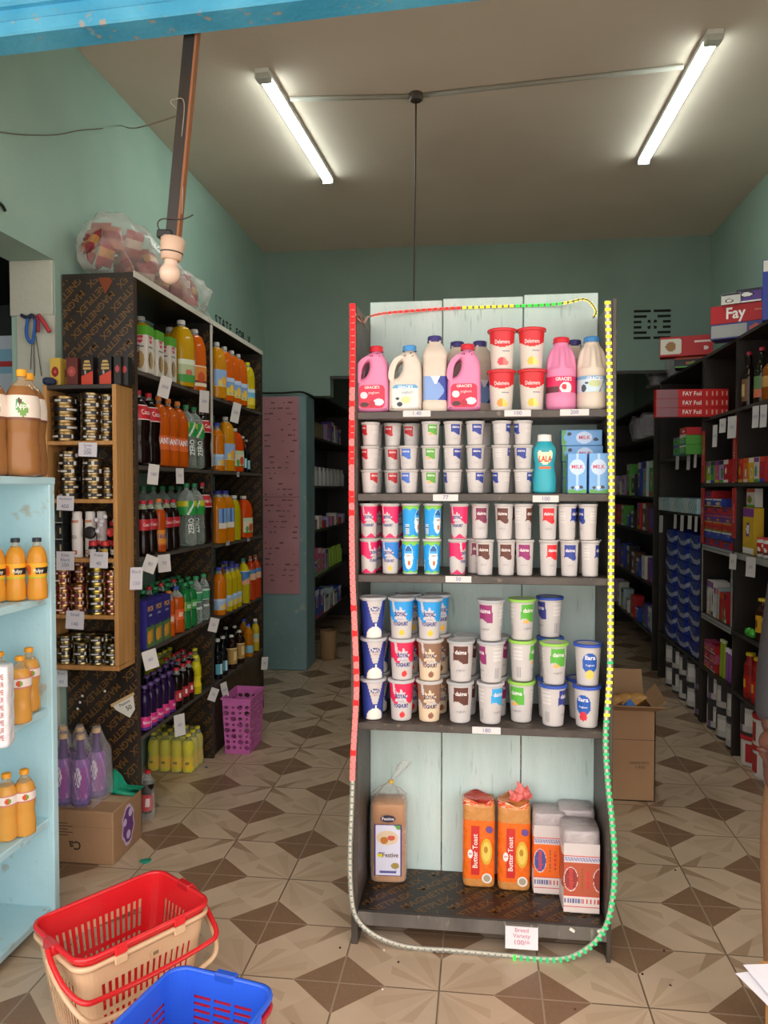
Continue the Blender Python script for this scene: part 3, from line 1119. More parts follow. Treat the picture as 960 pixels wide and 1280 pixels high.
def tub_paint(h, f1, f2):
    def paint(s, z, th):
        v = z / h
        if v > 0.55 + 0.1 * min(1, (s / 0.04) ** 2) and abs(th) < 1.35 and v < 0.97: return 'c8242c'
        if ell(s, z, 0.0, 0.2 * h, 0.015, 0.013): return f1 if s < 0.003 else f2
        if ell(s, z, 0.008, 0.165 * h, 0.012, 0.009): return f2
        if 0.42 < v < 0.45 and 0.0 < s < 0.026: return '8c8496'
        return None
    return paint


for k, f1, f2 in (('strawberry', 'd6434a', 'e07470'), ('vanilla', 'd9b53c', 'e6cf74'), ('peach', 'd9913a', 'e6c25a')):
    cup('tub_' + k, 0.0335, 0.0415, 0.128, tub_paint(0.128, f1, f2), [('Delamere', 0.0125, 0, 0.086, 'f4d8d6', 0.015, 0.048)], lid='c9262c', n=84, nz=34, name='yoghurt_tub', base='cdc3b9')


# ---- milk jugs and bottles
def cap_mb(r, h, z, c, n=24, mat='satin'):
    m = MB()
    m.lathe([(r, z), (r, z + h * 0.85), (r * 0.9, z + h), (0.0005, z + h)], n, c, mat, rf=lambda th, zz, rr: rr * (1 + 0.025 * math.cos(n * th)) if zz < z + h * 0.9 else rr, caps=False)
    m.lathe([(r * 1.06, z), (r * 1.06, z + h * 0.18), (r, z + h * 0.2)], n, c, mat, caps=False)
    return m


def jug(key, body, capc, lab):
    outer = [(-0.05, 0.004), (0.0, 0.0), (0.046, 0.004), (0.052, 0.02), (0.052, 0.075), (0.051, 0.135), (0.045, 0.165), (0.032, 0.186), (0.028, 0.193), (0.0, 0.193), (-0.006, 0.192), (-0.03, 0.176), (-0.046, 0.15), (-0.053, 0.11), (-0.054, 0.06), (-0.054, 0.02)]
    hole = [(-0.012, 0.163), (-0.027, 0.156), (-0.037, 0.135), (-0.039, 0.112), (-0.028, 0.111), (-0.016, 0.125), (-0.010, 0.145)]
    me = curve_solid([smooth_loop(outer, 4), smooth_loop(hole, 5)[::-1]], 0.072, 0.016, 4)
    m = MB().take(me, body, 'satin')
    m.lathe([(0.018, 0.188), (0.017, 0.2)], 20, body, 'satin', M=T(0.010, 0, 0))
    bpy.data.meshes.remove(me)
    c = cap_mb(0.0215, 0.019, 0.197, capc)
    for i, v in enumerate(c.v): c.v[i] = (v[0] + 0.010, v[1], v[2])
    l = MB()
    pink = lab == 'pink'

    def lp(u, v):
        x, z = (u - .5) * 0.084, v * 0.075
        cx, cz = max(0, abs(x) - 0.027), max(0, abs(z - 0.0375) - 0.0225)
        if math.hypot(cx, cz) > 0.015: return body
        if pink:
            if ell(x, z, 0.0, 0.014, 0.011, 0.011): return 'b01e34'
            if ell(x, z, 0.022, 0.02, 0.017, 0.011): return 'e8d6da'
            if ell(x, z, -0.024, 0.012, 0.014, 0.008): return '4a2a2a'
            if ell(x, z, -0.026, 0.042, 0.012, 0.011): return 'f0d2d8'
            return 'd32a48'
        if v > 0.83: return '5f9cc4'
        if ell(x, z, 0.002, 0.026, 0.016, 0.012): return 'c9cc94'
        if ell(x, z, -0.018, 0.012, 0.009, 0.007) or ell(x, z, -0.025, 0.03, 0.006, 0.004): return '33363c'
        return 'ccd0d0'
    Ml = T(-0.0005, -0.0366, 0.012)
    l.grid(0.084, 0.075, 56, 50, lp, 'satin', Ml)
    l.text("GRACIE'S", 0.0085, T(0, -0.0371, 0.079), 'f4e4e6' if pink else 'eef4f8', 'satin', 0.02, 0.05)
    l.text('yoghurt', 0.008, T(0.006, -0.0371, 0.062), 'f0dde0' if pink else '8a8f98', 'satin', 0.0, 0.04)
    kind(key, 'milk_jug', 'jug', [('jug_body', m, None), ('cap', c, None), ('label', l, None)])


jug('jug_pink', 'd57fa6', 'c92a38', 'pink')
jug('jug_white', 'd0c3b5', '4a90cc', 'white')


def handle_bottle(key, body, capc, lab):
    prof = [(0.036, 0.0), (0.044, 0.004), (0.0475, 0.014), (0.0475, 0.052), (0.046, 0.054), (0.046, 0.106), (0.0475, 0.108), (0.0475, 0.125)]
    prof += [(0.0475 * math.cos(t) ** 0.6 + 0.0, 0.125 + 0.082 * math.sin(t)) for t in (0.15, 0.35, 0.55, 0.75, 0.95, 1.12)]
    prof += [(0.024, 0.206), (0.022, 0.218)]

    def rf(th, z, r):
        if 0.13 < z < 0.2:
            w = math.sin(PI * (z - 0.13) / 0.07) ** 0.5
            a = abs(th)
            if 0.17 < a < 1.15: return r * (1 - 0.2 * w * min(1, (a - 0.17) * 9) * min(1, (1.15 - a) * 6))
        return r
    pr = []
    for i in range(len(prof) - 1):
        a, b = prof[i], prof[i + 1]
        k = 5 if b[1] - a[1] > 0.008 and a[1] > 0.1 else 1
        for j in range(k): pr.append((a[0] + (b[0] - a[0]) * j / k, a[1] + (b[1] - a[1]) * j / k))
    pr.append(prof[-1])
    m = MB().lathe(pr, 64, body, 'satin', rf=rf)
    c = cap_mb(0.0245, 0.018, 0.214, capc)
    l = MB()
    pink = lab == 'pink'

    def lp(u, v):
        x = (u - .5) * 0.2; z = v * 0.05
        if pink:
            if ell(x, z, 0.012, 0.014, 0.02, 0.018): return 'ecd5d9' if not ell(x, z, 0.006, 0.017, 0.008, 0.009) else 'cf3040'
            if z < 0.018 and x < -0.012: return '5a2730'
            return 'cf1f56'
        if v > 0.78: return '6fa2c8'
        if ell(x, z, 0.004, 0.026, 0.02, 0.010): return 'b9c28e'
        if ell(x, z, -0.032, 0.012, 0.009, 0.012) or ell(x, z, -0.022, 0.028, 0.006, 0.004): return '3a3f4a'
        if abs(x - 0.03 - (z - .02) * 0.5) < 0.003: return '9a7f80'
        return 'b9cdd8'
    l.band(0.0466, 0.055, 0.105, -2.1, 2.1, 90, 24, colfn=lp)
    l.wrap("GRACIE'S", 0.011, 0.0466, 0.1, 0.096, 'f3e6ea', 'satin', 0.02, maxw=0.052)
    kind(key, 'milk_bottle', 'bottle', [('bottle_body', m, None), ('cap', c, None), ('label', l, None)])


handle_bottle('hb_pink', 'd57fa6', 'c92a38', 'pink')
handle_bottle('hb_white', 'cdbfb1', '3f7fb8', 'white')

m = MB()
m.lathe([(0.037, 0), (0.04, 0.004), (0.04, 0.03), (0.0385, 0.033), (0.0385, 0.17), (0.04, 0.173), (0.04, 0.18), (0.036, 0.196), (0.026, 0.212), (0.02, 0.22), (0.02, 0.228)], 48, 'cdbeaf', 'satin', sq=5)
c = cap_mb(0.0225, 0.02, 0.224, '3c3470')
l = MB()


def lp(u, v):
    x = (u - .5) * 0.11
    if v > 0.68 and abs(x + 0.012) < 0.015 * (v - 0.6) / 0.35: return 'e4dfe2'
    return '7f9cd0' if x < -0.004 + 0.02 * math.sin(v * 4) else '2f3f94'


l.band(0.0389, 0.036, 0.112, -0.95, 1.5, 60, 34, colfn=lp, sq=5)
kind('milk_tall', 'milk_bottle', 'bottle', [('bottle_body', m, None), ('cap', c, None), ('label', l, None)])

m = MB()
prof = [(0.028, 0), (0.034, 0.004), (0.036, 0.012), (0.036, 0.05), (0.031, 0.085), (0.033, 0.105), (0.036, 0.125), (0.034, 0.145), (0.022, 0.163), (0.019, 0.168)]
pr = [p for p in spline([(a, b, 0) for a, b in prof], 4)]


def lala(th, z):
    s = th * 0.034
    if ell(s, z, 0, 0.118, 0.024, 0.026):
        if ell(s, z, 0, 0.137, 0.014, 0.008): return '2d97a4'
        return 'e8d9b9'
    if 0.078 < z < 0.084 and abs(s) < 0.02: return 'd9663c'
    return None


m.lathe([(p.x, p.y) for p in pr], 72, '2f9fae', 'satin', colfn=lala)
rr = [(p.y, p.x) for p in pr]


def lala_r(z):
    for a, b in zip(rr, rr[1:]):
        if a[0] <= z <= b[0] + 1e-9: return a[1] + (b[1] - a[1]) * (z - a[0]) / max(1e-6, b[0] - a[0])
    return 0.034


m.wrap('LALA', 0.018, lala_r, 0, 0.108, 'd8472c', 'satin', 0.04, maxw=0.042)
kind('lala', 'drink_bottle', 'bottle', [('bottle_body', m, None), ('cap', cap_mb(0.021, 0.022, 0.165, 'e3ddd6'), None)])


# ---- milk cartons
def carton_paint(w, h):
    def f(u, v):
        x, z = (u - .5) * w, v * h
        if v < 0.08 + 0.02 * math.sin(u * 9): return '5d9a4c'
        if math.hypot(x, (z - 0.66 * h)) < w * 0.42: return 'b9cbe4'
        if ell(x, z, -w * .25, 0.14 * h, w * .09, h * .035) or ell(x, z, w * .22, 0.15 * h, w * .11, h * .04): return '3a3a42'
        if ell(x, z, 0, 0.15 * h, w * .1, h * .03): return 'e6e0dc'
        if abs(x) < w * 0.07 and v > 0.08: return 'a4c2e2'
        return '6ea0d4'
    return f


m = MB()
w, d, h = 0.058, 0.05, 0.126
m.box(-w / 2, w / 2, -d / 2, d / 2, 0, h, '6ea0d4', 'satin', 0.001)
m.grid(w - 0.002, h - 0.002, 28, 52, carton_paint(w, h), 'satin', T(0, -d / 2 - 0.0005, 0.001))
m.text('MILK', 0.012, T(0, -d / 2 - 0.001, 0.66 * h), 'c0405c', 'satin', 0.02, 0.036)
m.lathe([(0.006, h), (0.006, h + 0.001)], 10, 'e8e8ea', 'satin')
kind('milk_carton', 'milk_carton', 'carton', [('carton_body', m, None)])
m = MB()
w, h = 0.128, 0.05


def f2(u, v):
    x, z = (u - .5) * w, (v - .5) * h
    if x < -w * .42 + 0.004 * math.sin(v * 9): return '5d9a4c'
    if ell(x, z, 0.008, 0, 0.026, 0.02): return 'b9cbe4'
    if ell(x, z, -0.04, 0.012, 0.007, 0.006) or ell(x, z, 0.045, -0.006, 0.008, 0.006): return '3a3a42'
    return '6ea0d4'


m.box(-w / 2, w / 2, -0.03, 0.03, 0, h, '6ea0d4', 'satin', 0.001)
m.grid(w - 0.002, h - 0.002, 50, 22, f2, 'satin', T(0, -0.0305, 0.001))
m.text('MILK', 0.012, T(0.008, -0.031, h / 2), 'c0405c', 'satin', 0.02, 0.036)
kind('milk_carton_flat', 'milk_carton', 'carton', [('carton_body', m, None)])


# ---- soft drink bottles
def pet(key, h, r, liquid, capc, lab=None, level=0.86, style='soda', name='soda_bottle', cat='bottle', glass=None, sq=None, capr=0.014, mat='liquid', texts=(), sy=1.0):
    if style == 'soda':
        q = [(0, .62), (.015, .9), (.05, 1), (.22, 1), (.36, .9), (.46, .95), (.56, 1), (.68, .98), (.78, .82), (.86, .5), (.90, 0), (.94, 0)]
    elif style == 'straight':
        q = [(0, .8), (.012, .95), (.04, 1), (.66, 1), (.74, .93), (.82, .68), (.88, .38), (.91, 0), (.94, 0)]
    elif style == 'jug':
        q = [(0, .86), (.015, .97), (.05, 1), (.55, 1), (.7, .95), (.8, .82), (.88, .6), (.92, 0), (.95, 0)]
    else:   # long-necked glass
        q = [(0, .9), (.01, .98), (.04, 1), (.52, 1), (.6, .9), (.68, .6), (.76, .42), (.9, .36), (.95, .36)]
    nk = capr * 0.86
    pts = [(max(nk, r * b) if b else nk, a * h) for a, b in q]
    pr = [(p.x, p.y) for p in spline([(a, b, 0) for a, b in pts], 4)]
    z1 = level * h
    out = []
    for a, b in zip(pr, pr[1:]):
        out.append(a)
        if a[1] < z1 < b[1]:
            k = (z1 - a[1]) / (b[1] - a[1]); out.append((a[0] + (b[0] - a[0]) * k, z1))
    out.append(pr[-1])
    gl = glass or 'dfe6e2'
    P2 = [(a, b, liquid if b < z1 - 1e-6 else gl, mat if b < z1 - 1e-6 else 'clear') for a, b in out]
    nn = 28

    def rf(th, z, rr):
        if style == 'soda' and z < 0.05 * h: return rr * (1 - 0.07 * (1 - z / (0.05 * h)) * (1 + math.cos(5 * th)))
        return rr
    m = MB().lathe(P2, nn, liquid, 'liquid', rf=rf, sq=sq, sy=sy, caps=False)
    m.lathe([(pr[0][0], 0.0002), (0.0004, 0.003)], nn, liquid, 'liquid', sq=sq, sy=sy, caps=False)
    # the surface of the drink
    zr = [p for p in out if abs(p[1] - z1) < 1e-6]
    if zr: m.lathe([(zr[0][0] * 0.98, z1 - 0.0005), (0.0004, z1 - 0.0004)], nn, liquid, 'liquid', sq=sq, sy=sy, caps=False)

    def rz(z):
        for a, b in zip(out, out[1:]):
            if a[1] <= z <= b[1] + 1e-9: return a[0] + (b[0] - a[0]) * (z - a[1]) / max(1e-6, b[1] - a[1]) + 0.0008
        return r
    parts = [('bottle_body', m, None), ('cap', cap_mb(capr, h - 0.935 * h, 0.935 * h, capc), None)]
    if lab:
        z0, za, lc, painter, t0 = lab
        l = MB()
        l.band(rz, z0 * h, za * h, -t0, t0, 56, 18, lc, 'satin', colfn=(lambda u, v: painter((u - .5) * 2 * t0, v)) if painter else None, sq=sq, sy=sy)
        for (t, size, th, zz, c, bold, rot, mw) in texts: l.wrap(t, size, rz, th, zz * h, c, 'satin', bold, rot, mw, 0.001, sq, sy)
        parts.append(('label', l, None))
    kind(key, name, cat, parts)


def bands(*cs):
    def f(th, v):
        for lim, c in cs:
            if v < lim: return c
        return cs[-1][1]
    return f


def fruit_label(bg, f1, f2, top):
    def f(th, v):
        if v > 0.78: return top
        if ((th - .25) / .32) ** 2 + ((v - .35) / .28) ** 2 < 1: return f1
        if ((th + .3) / .22) ** 2 + ((v - .25) / .2) ** 2 < 1: return f2
        if v < 0.08: return f2
        return bg
    return f


COLA, ORG, CLR = '1a0a07', 'c95a0c', 'c8d2cc'
pet('cola_2l', 0.33, 0.052, COLA, 'b3202a', (.60, .80, 'c01f2b', bands((.06, 'e8d6d4'), (.94, None), (1, 'e8d6d4')), PI), .9, texts=[('Coca-Cola', .022, 0, .70, 'f0e4e2', .01, False, .085)])
pet('cola_500', 0.245, 0.032, COLA, 'b8222c', (.46, .66, 'b3202c', None, PI), .84, texts=[('Coca-Cola', .014, 0, .56, 'f0e4e2', .01, False, .05)])
pet('cola_300', 0.20, 0.03, '170906', 'b8222c', (.2, .46, 'b3202c', lambda th, v: 'e4dcd8' if abs(th) < .25 and .3 < v < .75 else None, PI), .84)
pet('fanta_2l', 0.33, 0.054, ORG, 'd97a2a', (.24, .44, 'e0672a', lambda th, v: '4a2a6a' if abs(th - .75) < .12 and v < .8 else None, PI), .9, texts=[('FANTA', .028, 0, .36, 'f4f0f4', .04, False, .075)])
pet('fanta_500', 0.25, 0.033, 'b8490f', 'd9701f', (.14, .42, 'd98a2a', bands((.1, 'c96018'), (1, None)), PI), .80, texts=[('FANTA', .02, 0, .30, '2f3a80', .03, False, .05)])
pet('fanta_blue', 0.23, 0.04, 'c0520f', '3a3f9a', (.3, .52, 'e2612a', lambda th, v: 'eac0a0' if abs(th) < .35 and .25 < v < .7 else None, PI), .78)
pet('fanta_orange', 0.22, 0.03, 'c0520f', 'd97a2a', (.3, .5, 'd9683a', lambda th, v: 'e6c0a4' if abs(th) < .5 and .2 < v < .8 else None, PI), .8)


def sprite_lab(th, v):
    if v > .62 and abs(math.sin(th * 1.5)) > .5: return 'c9c42a'
    if abs((th + 1.57) % 3.14 - 1.57 - (v - .5) * .8) < .12: return 'e4efe4'
    return None


pet('sprite_2l', 0.325, 0.053, 'b9c4bc', '2f8a58', (.50, .72, '2f9a48', sprite_lab, PI), .62, mat='clear', glass='cdd8d2', texts=[('ZERO', .03, 0, .33, 'e8ece8', .03, True, .08), ('ZERO', .02, 1.2, .36, 'e8ece8', .02, True, .06)])
pet('sprite_shaded', 0.31, 0.051, '8d9c92', '2f7a50', (.50, .70, '2c7c44', sprite_lab, PI), .62, mat='clear', glass='a9b8ae')  # the clear soda bottle again, colours darkened for shade in the rear rows
pet('sprite_green', 0.235, 0.031, '1c7a3a', '2f8f58', (.40, .60, '4aa04c', lambda th, v: 'c8c23a' if th < -.3 else ('b9d8c0' if abs(th - .4) < .5 and .3 < v < .7 else None), PI), .84, glass='3f9a60')
pet('water_green', 0.25, 0.033, 'c2d2cc', '2f9a5c', (.46, .68, '3f9a6a', bands((.06, 'd8ece2'), (.9, None), (1, 'd8ece2')), PI), .74, mat='clear', texts=[('WATER', .012, 0, .33, 'e6ece8', .06, False, .045)])
pet('quench_yellow', 0.335, 0.058, 'c99a10', 'c9c6bf', (.06, .40, 'b7c49a', lambda th, v: '4a9a44' if v < .32 else ('c9705a' if (th / .35) ** 2 + ((v - .42) / .16) ** 2 < 1 else ('dfe6cc' if v > .8 else None)), .95), .9, 'jug', 'juice_bottle', sq=3, capr=0.02)
pet('quench_orange', 0.325, 0.055, 'd5600e', 'b9b6b0', (.07, .40, 'e08a3a', lambda th, v: 'f0e2c8' if v < .14 or abs(th) > .78 or v > .93 else ('c9522a' if (th / .4) ** 2 + ((v - .45) / .25) ** 2 < 1 else ('8a2f24' if v < .3 else None)), .86), .9, 'jug', 'juice_bottle', sq=3, capr=0.02)
pet('squash_orange', 0.32, 0.053, 'd8600c', 'b9b6b0', (.1, .42, '7fa0d8', fruit_label('7fa0d8', 'eec04a', 'e8d04a', 'c0d0ea'), 1.5), .9, 'jug', 'juice_bottle', sq=3, capr=0.017)
pet('squash_amber', 0.32, 0.05, 'd08a14', 'b9b6b0', (.2, .5, '8fb0dc', fruit_label('8fb0dc', 'e6a83a', 'e8c85a', '8fb0dc'), 1.0), .9, 'jug', 'juice_bottle', sq=3, capr=0.017)
pet('squash_yellow', 0.30, 0.048, 'cdb40c', 'cfc41a', (.08, .42, '6fb4d8', lambda th, v: 'e6cc3a' if v < .45 else ('6fb4d8' if v < .8 else 'd8e4ea'), PI), .9, 'jug', 'juice_bottle', capr=0.016)
pet('cordial_orange', 0.30, 0.050, 'cc780a', '2f2f8a', (.28, .66, '7aa4d6', lambda th, v: 'e6dccc' if v < .3 else ('3f5aa8' if abs(th) < .12 else None), .55), .88, 'jug', 'juice_bottle', sq=3, capr=0.02)
pet('cordial_yellow', 0.27, 0.042, 'bdae08', 'cfcabf', None, .9, 'jug', 'juice_bottle', capr=0.018)
pet('cordial_red', 0.265, 0.052, 'd2460a', 'c9c4b8', (.12, .48, 'dcc8a8', fruit_label('dcd0b4', 'c9502a', '4a9a50', 'b9cfae'), .8), .92, 'jug', 'juice_bottle', sq=3, capr=0.018)
pet('blue_orange', 0.27, 0.043, 'd07208', '2f3590', (.10, .34, '9ab8dc', fruit_label('9ab8dc', 'e6b04a', 'e0c26a', 'b8cce6'), PI), .86, 'straight', 'juice_bottle', capr=0.02)
pet('blue_yellow', 0.26, 0.034, 'c6ac08', '2f3590', (.10, .36, '9ab8dc', fruit_label('9ab8dc', 'e6c84a', 'd8c24a', 'b8cce6'), PI), .86, 'straight', 'juice_bottle', capr=0.018)
pet('label_yellow', 0.28, 0.041, 'c2b010', '2f6a58', (.42, .72, '3f7ab8', lambda th, v: 'e0a478' if v < .45 + .2 * th else ('d9d9d0' if v > .92 else None), PI), .9, 'straight', 'juice_bottle', capr=0.014)
pet('label_red', 0.28, 0.039, 'b83a0c', '8a4a2a', (.46, .7, '4a7ab0', lambda th, v: 'e0b090' if v < .6 else None, PI), .9, 'straight', 'juice_bottle', capr=0.014)
pet('dark_blue_label', 0.225, 0.03, '0d1016', 'c4c2bc', (.12, .38, '4f9ab0', lambda th, v: 'd8e4e8' if abs(th) < .2 else None, 1.1), .88, 'glass', 'dark_drink_bottle', glass='20242c', capr=0.013)
pet('dark_amber_label', 0.20, 0.034, '25100a', 'd0cec6', (.14, .62, 'b08a4a', lambda th, v: 'd9c088' if abs(th) < .3 and .2 < v < .8 else ('e2cf9a' if v > .94 else None), PI), .9, 'straight', 'dark_drink_bottle', glass='2c1c1c', capr=0.013)
pet('amber_small', 0.21, 0.034, 'b8700e', '3a3f9a', (.12, .34, '7fb4c4', None, 1.2), .88, 'straight', 'juice_bottle', capr=0.016)
pet('yellow_white', 0.215, 0.028, 'c0a21a', 'dcdad2', (.3, .56, 'a4bca0', lambda th, v: 'd0b07a' if v < .4 else None, PI), .86, 'soda', 'juice_bottle', capr=0.012)
pet('berry_200', 0.205, 0.03, '24103a', '5a3f78', (.06, .34, 'd02a7a', lambda th, v: 'cfb4dc' if abs(th - .95) < .3 else ('4a2a7a' if v < .25 else None), PI), .9, glass='6a4a88', texts=[('Blackcurrant', .014, 0, .22, 'f0dce6', .01, False, .045)])
pet('lemon_200', 0.205, 0.029, 'd6ca1c', 'dcd028', (.22, .48, 'ecd81a', lambda th, v: '5a5a1a' if abs(th - .5) < .2 and .3 < v < .8 else None, PI), .84, glass='d8d68a')
pet('lemon_pack', 0.205, 0.031, 'ece03c', 'e6d42a', (.12, .40, 'f2cc1c', lambda th, v: '8a7a1a' if abs(th) < .3 and .4 < v < .6 else None, PI), .82, glass='dcdc9a')
pet('cola_wrapped', 0.195, 0.029, '1a0a07', 'c02028', (.08, .46, 'c8202c', lambda th, v: 'ead8d6' if abs(th) < .3 and .3 < v < .8 else None, PI), .7, glass='c8d0cc')


# brown two-litre bottles on the blue unit, and the orange half-litres
def mixed(th, v):
    s = th * .05
    if ((th - .62) / .25) ** 2 + ((v - .42) / .3) ** 2 < 1: return '6f9a4a'
    if ((th - .38) / .2) ** 2 + ((v - .62) / .25) ** 2 < 1: return '5a3a2c' if th > .38 else '4f9a6a'
    if v < .12: return '7a4a34'
    return 'e6d5c8'


pet('apple_2l', 0.345, 0.0545, 'bd8450', 'e6a01e', (.52, .75, 'e6d5c8', mixed, PI), .84, name='juice_bottle', glass='d9b48e', capr=0.0155, mat='juice', texts=[('Apple', .018, .62, .65, 'f0f0e0', .02, False, .04)])
pet('mango_500', 0.205, 0.0315, 'e39a36', '2c3038', (.36, .60, 'f0ac2a', lambda th, v: '2a241e' if th > .45 and .25 < v < .75 else ('e2622a' if ((th + .35) / .4) ** 2 + ((v - .55) / .35) ** 2 < 1 else ('b6b82a' if v < .12 else None)), PI), .86, name='juice_bottle', glass='e0c49a', texts=[('Pulpy', .011, .72, .48, 'f0e8d8', .03, False, .03)])


def peach_lab(th, v):
    if v < .14 or v > .88: return 'c9806a'
    if ((th - .5) / .26) ** 2 + ((v - .5) / .3) ** 2 < 1: return '6fa03a' if th > .55 else 'd8502a'
    if -1 < th < -.2 and int(v * 9) % 2: return 'd8c8c4'
    return 'ecdcd4'


pet('peach_500', 0.215, 0.034, 'e0a04a', 'ee9c16', (.54, .70, 'ecdcd4', peach_lab, PI), .82, name='juice_bottle', glass='e0c094')

# purple glass bottles in the wrapped six-pack
pet('purple_glass', 0.285, 0.036, '55356e', 'c9a26a', (.04, .66, '7a4a9a', lambda th, v: ('d9cfd9' if math.hypot(th - .05, (v - .62) * 1.6) < .36 and math.sin(th * 23) * math.sin(v * 31) > -.3 else ('8f2a86' if ((th - .6) / .3) ** 2 + ((v - .45) / .4) ** 2 < 1 else ('5a3a8a' if v < .1 else ('a86aa8' if math.sin(th * 7 + v * 9) > .6 else None)))), PI), .93, 'glass', 'purple_drink_bottle', capr=0.015, glass='4a3a62')

# ---- tins
def tin(key, r, h, rim, lab, marks, seed):
    rnd = random.Random(seed)
    st = rnd.uniform(-.6, .6)

    def f(th, z):
        v = z / h
        if not (.26 < v < .74): return None
        if abs(th - st) < .62 and .36 < v < .62 and int(th * 21 + seed) % 3: return marks
        if abs(th - st - 1.2) < .22: return 'd2cdc2' if int(th * 42) % 2 else lab
        return lab
    m = MB()
    prof = [(r * .9, 0.001, rim, 'metal'), (r, 0, rim, 'metal'), (r * 1.01, h * .06, rim, 'metal'), (r * .985, h * .13, rim, 'metal'), (r * .985, h * .26, lab, 'satin'), (r * .985, h * .38, lab, 'satin'), (r * .985, h * .5, lab, 'satin'), (r * .985, h * .62, lab, 'satin'), (r * .985, h * .74, rim, 'metal'), (r * .985, h * .87, rim, 'metal'), (r * 1.01, h * .94, rim, 'metal'), (r, h, rim, 'metal'), (r * .9, h, rim, 'metal'), (r * .88, h * .93, rim, 'metal'), (0.0004, h * .93, rim, 'metal')]
    m.lathe(prof, 48, rim, 'metal', colfn=f, caps=False)
    kind(key, 'food_tin', 'tin', [('tin', m, None)])


for i in range(3):
    tin('tin_gold%d' % i, .053, .0365, '9c8258', '1d1917', 'c4bcb0', i)
    tin('tin_gold_s%d' % i, .0445, .0325, '98835e', '241f1d', 'c9c0b2', i + 5)
    tin('tin_red%d' % i, .033, .0305, 'b08458', '6a1f1c', 'd9bfae', i + 9)
    tin('tin_yellow%d' % i, .040, .0305, 'a8934a', '2a2428', 'cfc8c4', i + 13)
    tin('tin_dark%d' % i, .032, .029, 'a0936a', '1c1b1e', 'b8b4ae', i + 17)


# ---- plain boxes with a printed front
def pbox(key, name, cat, w, d, h, base, paint=None, nu=24, nv=24, texts=(), mat='satin', side=None):
    m = MB().box(-w / 2, w / 2, -d / 2, d / 2, 0, h, base, mat, min(w, d, h) * .02)
    if paint: m.grid(w * .97, h * .97, nu, nv, paint, mat, T(0, -d / 2 - .0004, h * .015), base)
    for (t, size, x, z, c, bold, mw) in texts: m.text(t, size, T(x, -d / 2 - .0009, z), c, mat, bold, mw)
    if side:
        for sx in (-1, 1): m.box(sx * w / 2 - .0003, sx * w / 2 + .0003, -d * .4, d * .4, h * .1, h * .9, side, mat)
    kind(key, name, cat, [(name, m, None)])


ring = lambda c: (lambda u, v: c if (.14 < math.hypot(u - .5, (v - .5) * 1.9) < .36) else ('c05a50' if math.hypot(u - .5, (v - .5) * 1.9) < .14 else None))
pbox('box_yellow', 'soap_box', 'box', .045, .04, .115, 'c9a848', ring('8a2a22'), 24, 48)
pbox('box_maroon', 'soap_box', 'box', .05, .04, .115, '5f2a24', ring('a04a42'), 24, 48)


def shoe(u, v):
    if v > .55 and math.hypot((u - .5) * .9, v - .62) < .3: return 'b89a5a' if int(v * 24) % 3 else '2a1f18'
    if v < .40 + .2 * (u - .5): return 'c2412a'
    if math.hypot(u - .35, (v - .45) * 1.4) < .1: return '9a948c'
    return None


pbox('box_orange', 'polish_box', 'box', .052, .04, .118, '1a1513', shoe, 30, 48)
pbox('box_black', 'polish_box', 'box', .03, .04, .118, '191615', lambda u, v: 'a83a3a' if math.hypot(u - .5, (v - .55) * 2.4) < .3 else None, 16, 40)


def nutj(u, v):
    if v > .80: return '5aa02e'
    if v > .62 and math.hypot((u - .55) * .8, v - .74) < .16: return 'd83a4a'
    if math.hypot((u - .5), (v - .3) * 1.5) < .3: return 'b89a62' if u > .42 else '7a5a40'
    if .55 < v < .6 and .2 < u < .8: return '6a6a70'
    return None


pbox('fruit_carton', 'juice_carton', 'carton', .085, .075, .235, 'd9d2c8', nutj, 30, 60, [('FRUIT', .02, .0, .135, '4a3a38', .01, .07)])
_m = MB().box(-.0425, .0425, -.0375, .0375, 0, .235, 'd9d2c8', 'satin', .0015)
_m.box(-.0431, .0431, -.0381, .0381, .188, .2355, '5aa02e', 'satin', .001)
for _r in (0, PI / 2, -PI / 2):
    _hw = .0425 if _r == 0 else .0375; _d = .0377 if _r == 0 else .0427
    _m.grid(_hw * 1.9, .183, 26, 50, nutj if False else (lambda u, v: ('c93a4c' if math.hypot((u - .5) * .8, (v - .93) * 1.5) < .2 else ('6a6a70' if .68 < v < .73 and .2 < u < .8 else (('b89a62' if u > .45 else '7a5a40') if math.hypot((u - .5), (v - .34) * 1.4) < .33 else None)))), 'satin', Matrix.Rotation(_r, 4, 'Z') @ T(0, -_d, .003), 'd9d2c8')
    if _r: _m.text('FRUIT', .026, Matrix.Rotation(_r, 4, 'Z') @ T(-.012, -_d - .0005, .10, 0, 0, -PI / 2), '4a3a38', 'satin', .02, .11)
    _m.text('juice', .014, Matrix.Rotation(_r, 4, 'Z') @ T(0, -_d - .0005, .17), 'f0e6e0', 'satin', .02, .05)
for _v in range(len(_m.v)): _m.v[_v] = tuple(q * .88 for q in _m.v[_v])
KIND['fruit_carton'] = ('juice_carton', 'carton', [('juice_carton', _m.mesh('juice_carton'), None)])


def pnp(u, v):
    if v > .5: return '2f2a7a' if v < .97 else '3a3590'
    if math.hypot((u - .35), (v - .22) * 1.8) < .26: return 'e0a03a'
    if math.hypot((u - .65) * 1.6, (v - .3)) < .2: return '4a7a3a' if v > .38 else 'd8882a'
    return '2f2a7a' if v > .44 else '5a7a3a'


pbox('purple_carton', 'juice_carton', 'carton', .085, .065, .215, '2f2a7a', pnp, 30, 56, [('PICK', .022, 0, .175, 'e6b04a', .03, .06), ('juice', .012, 0, .148, 'dcd8e8', .01, .04)])

# ================================================================== goods on the display rack
SH = ['top', 'second', 'third', 'fourth']
fy = lambda r, d=0.0: RYF + 0.007 + r + d


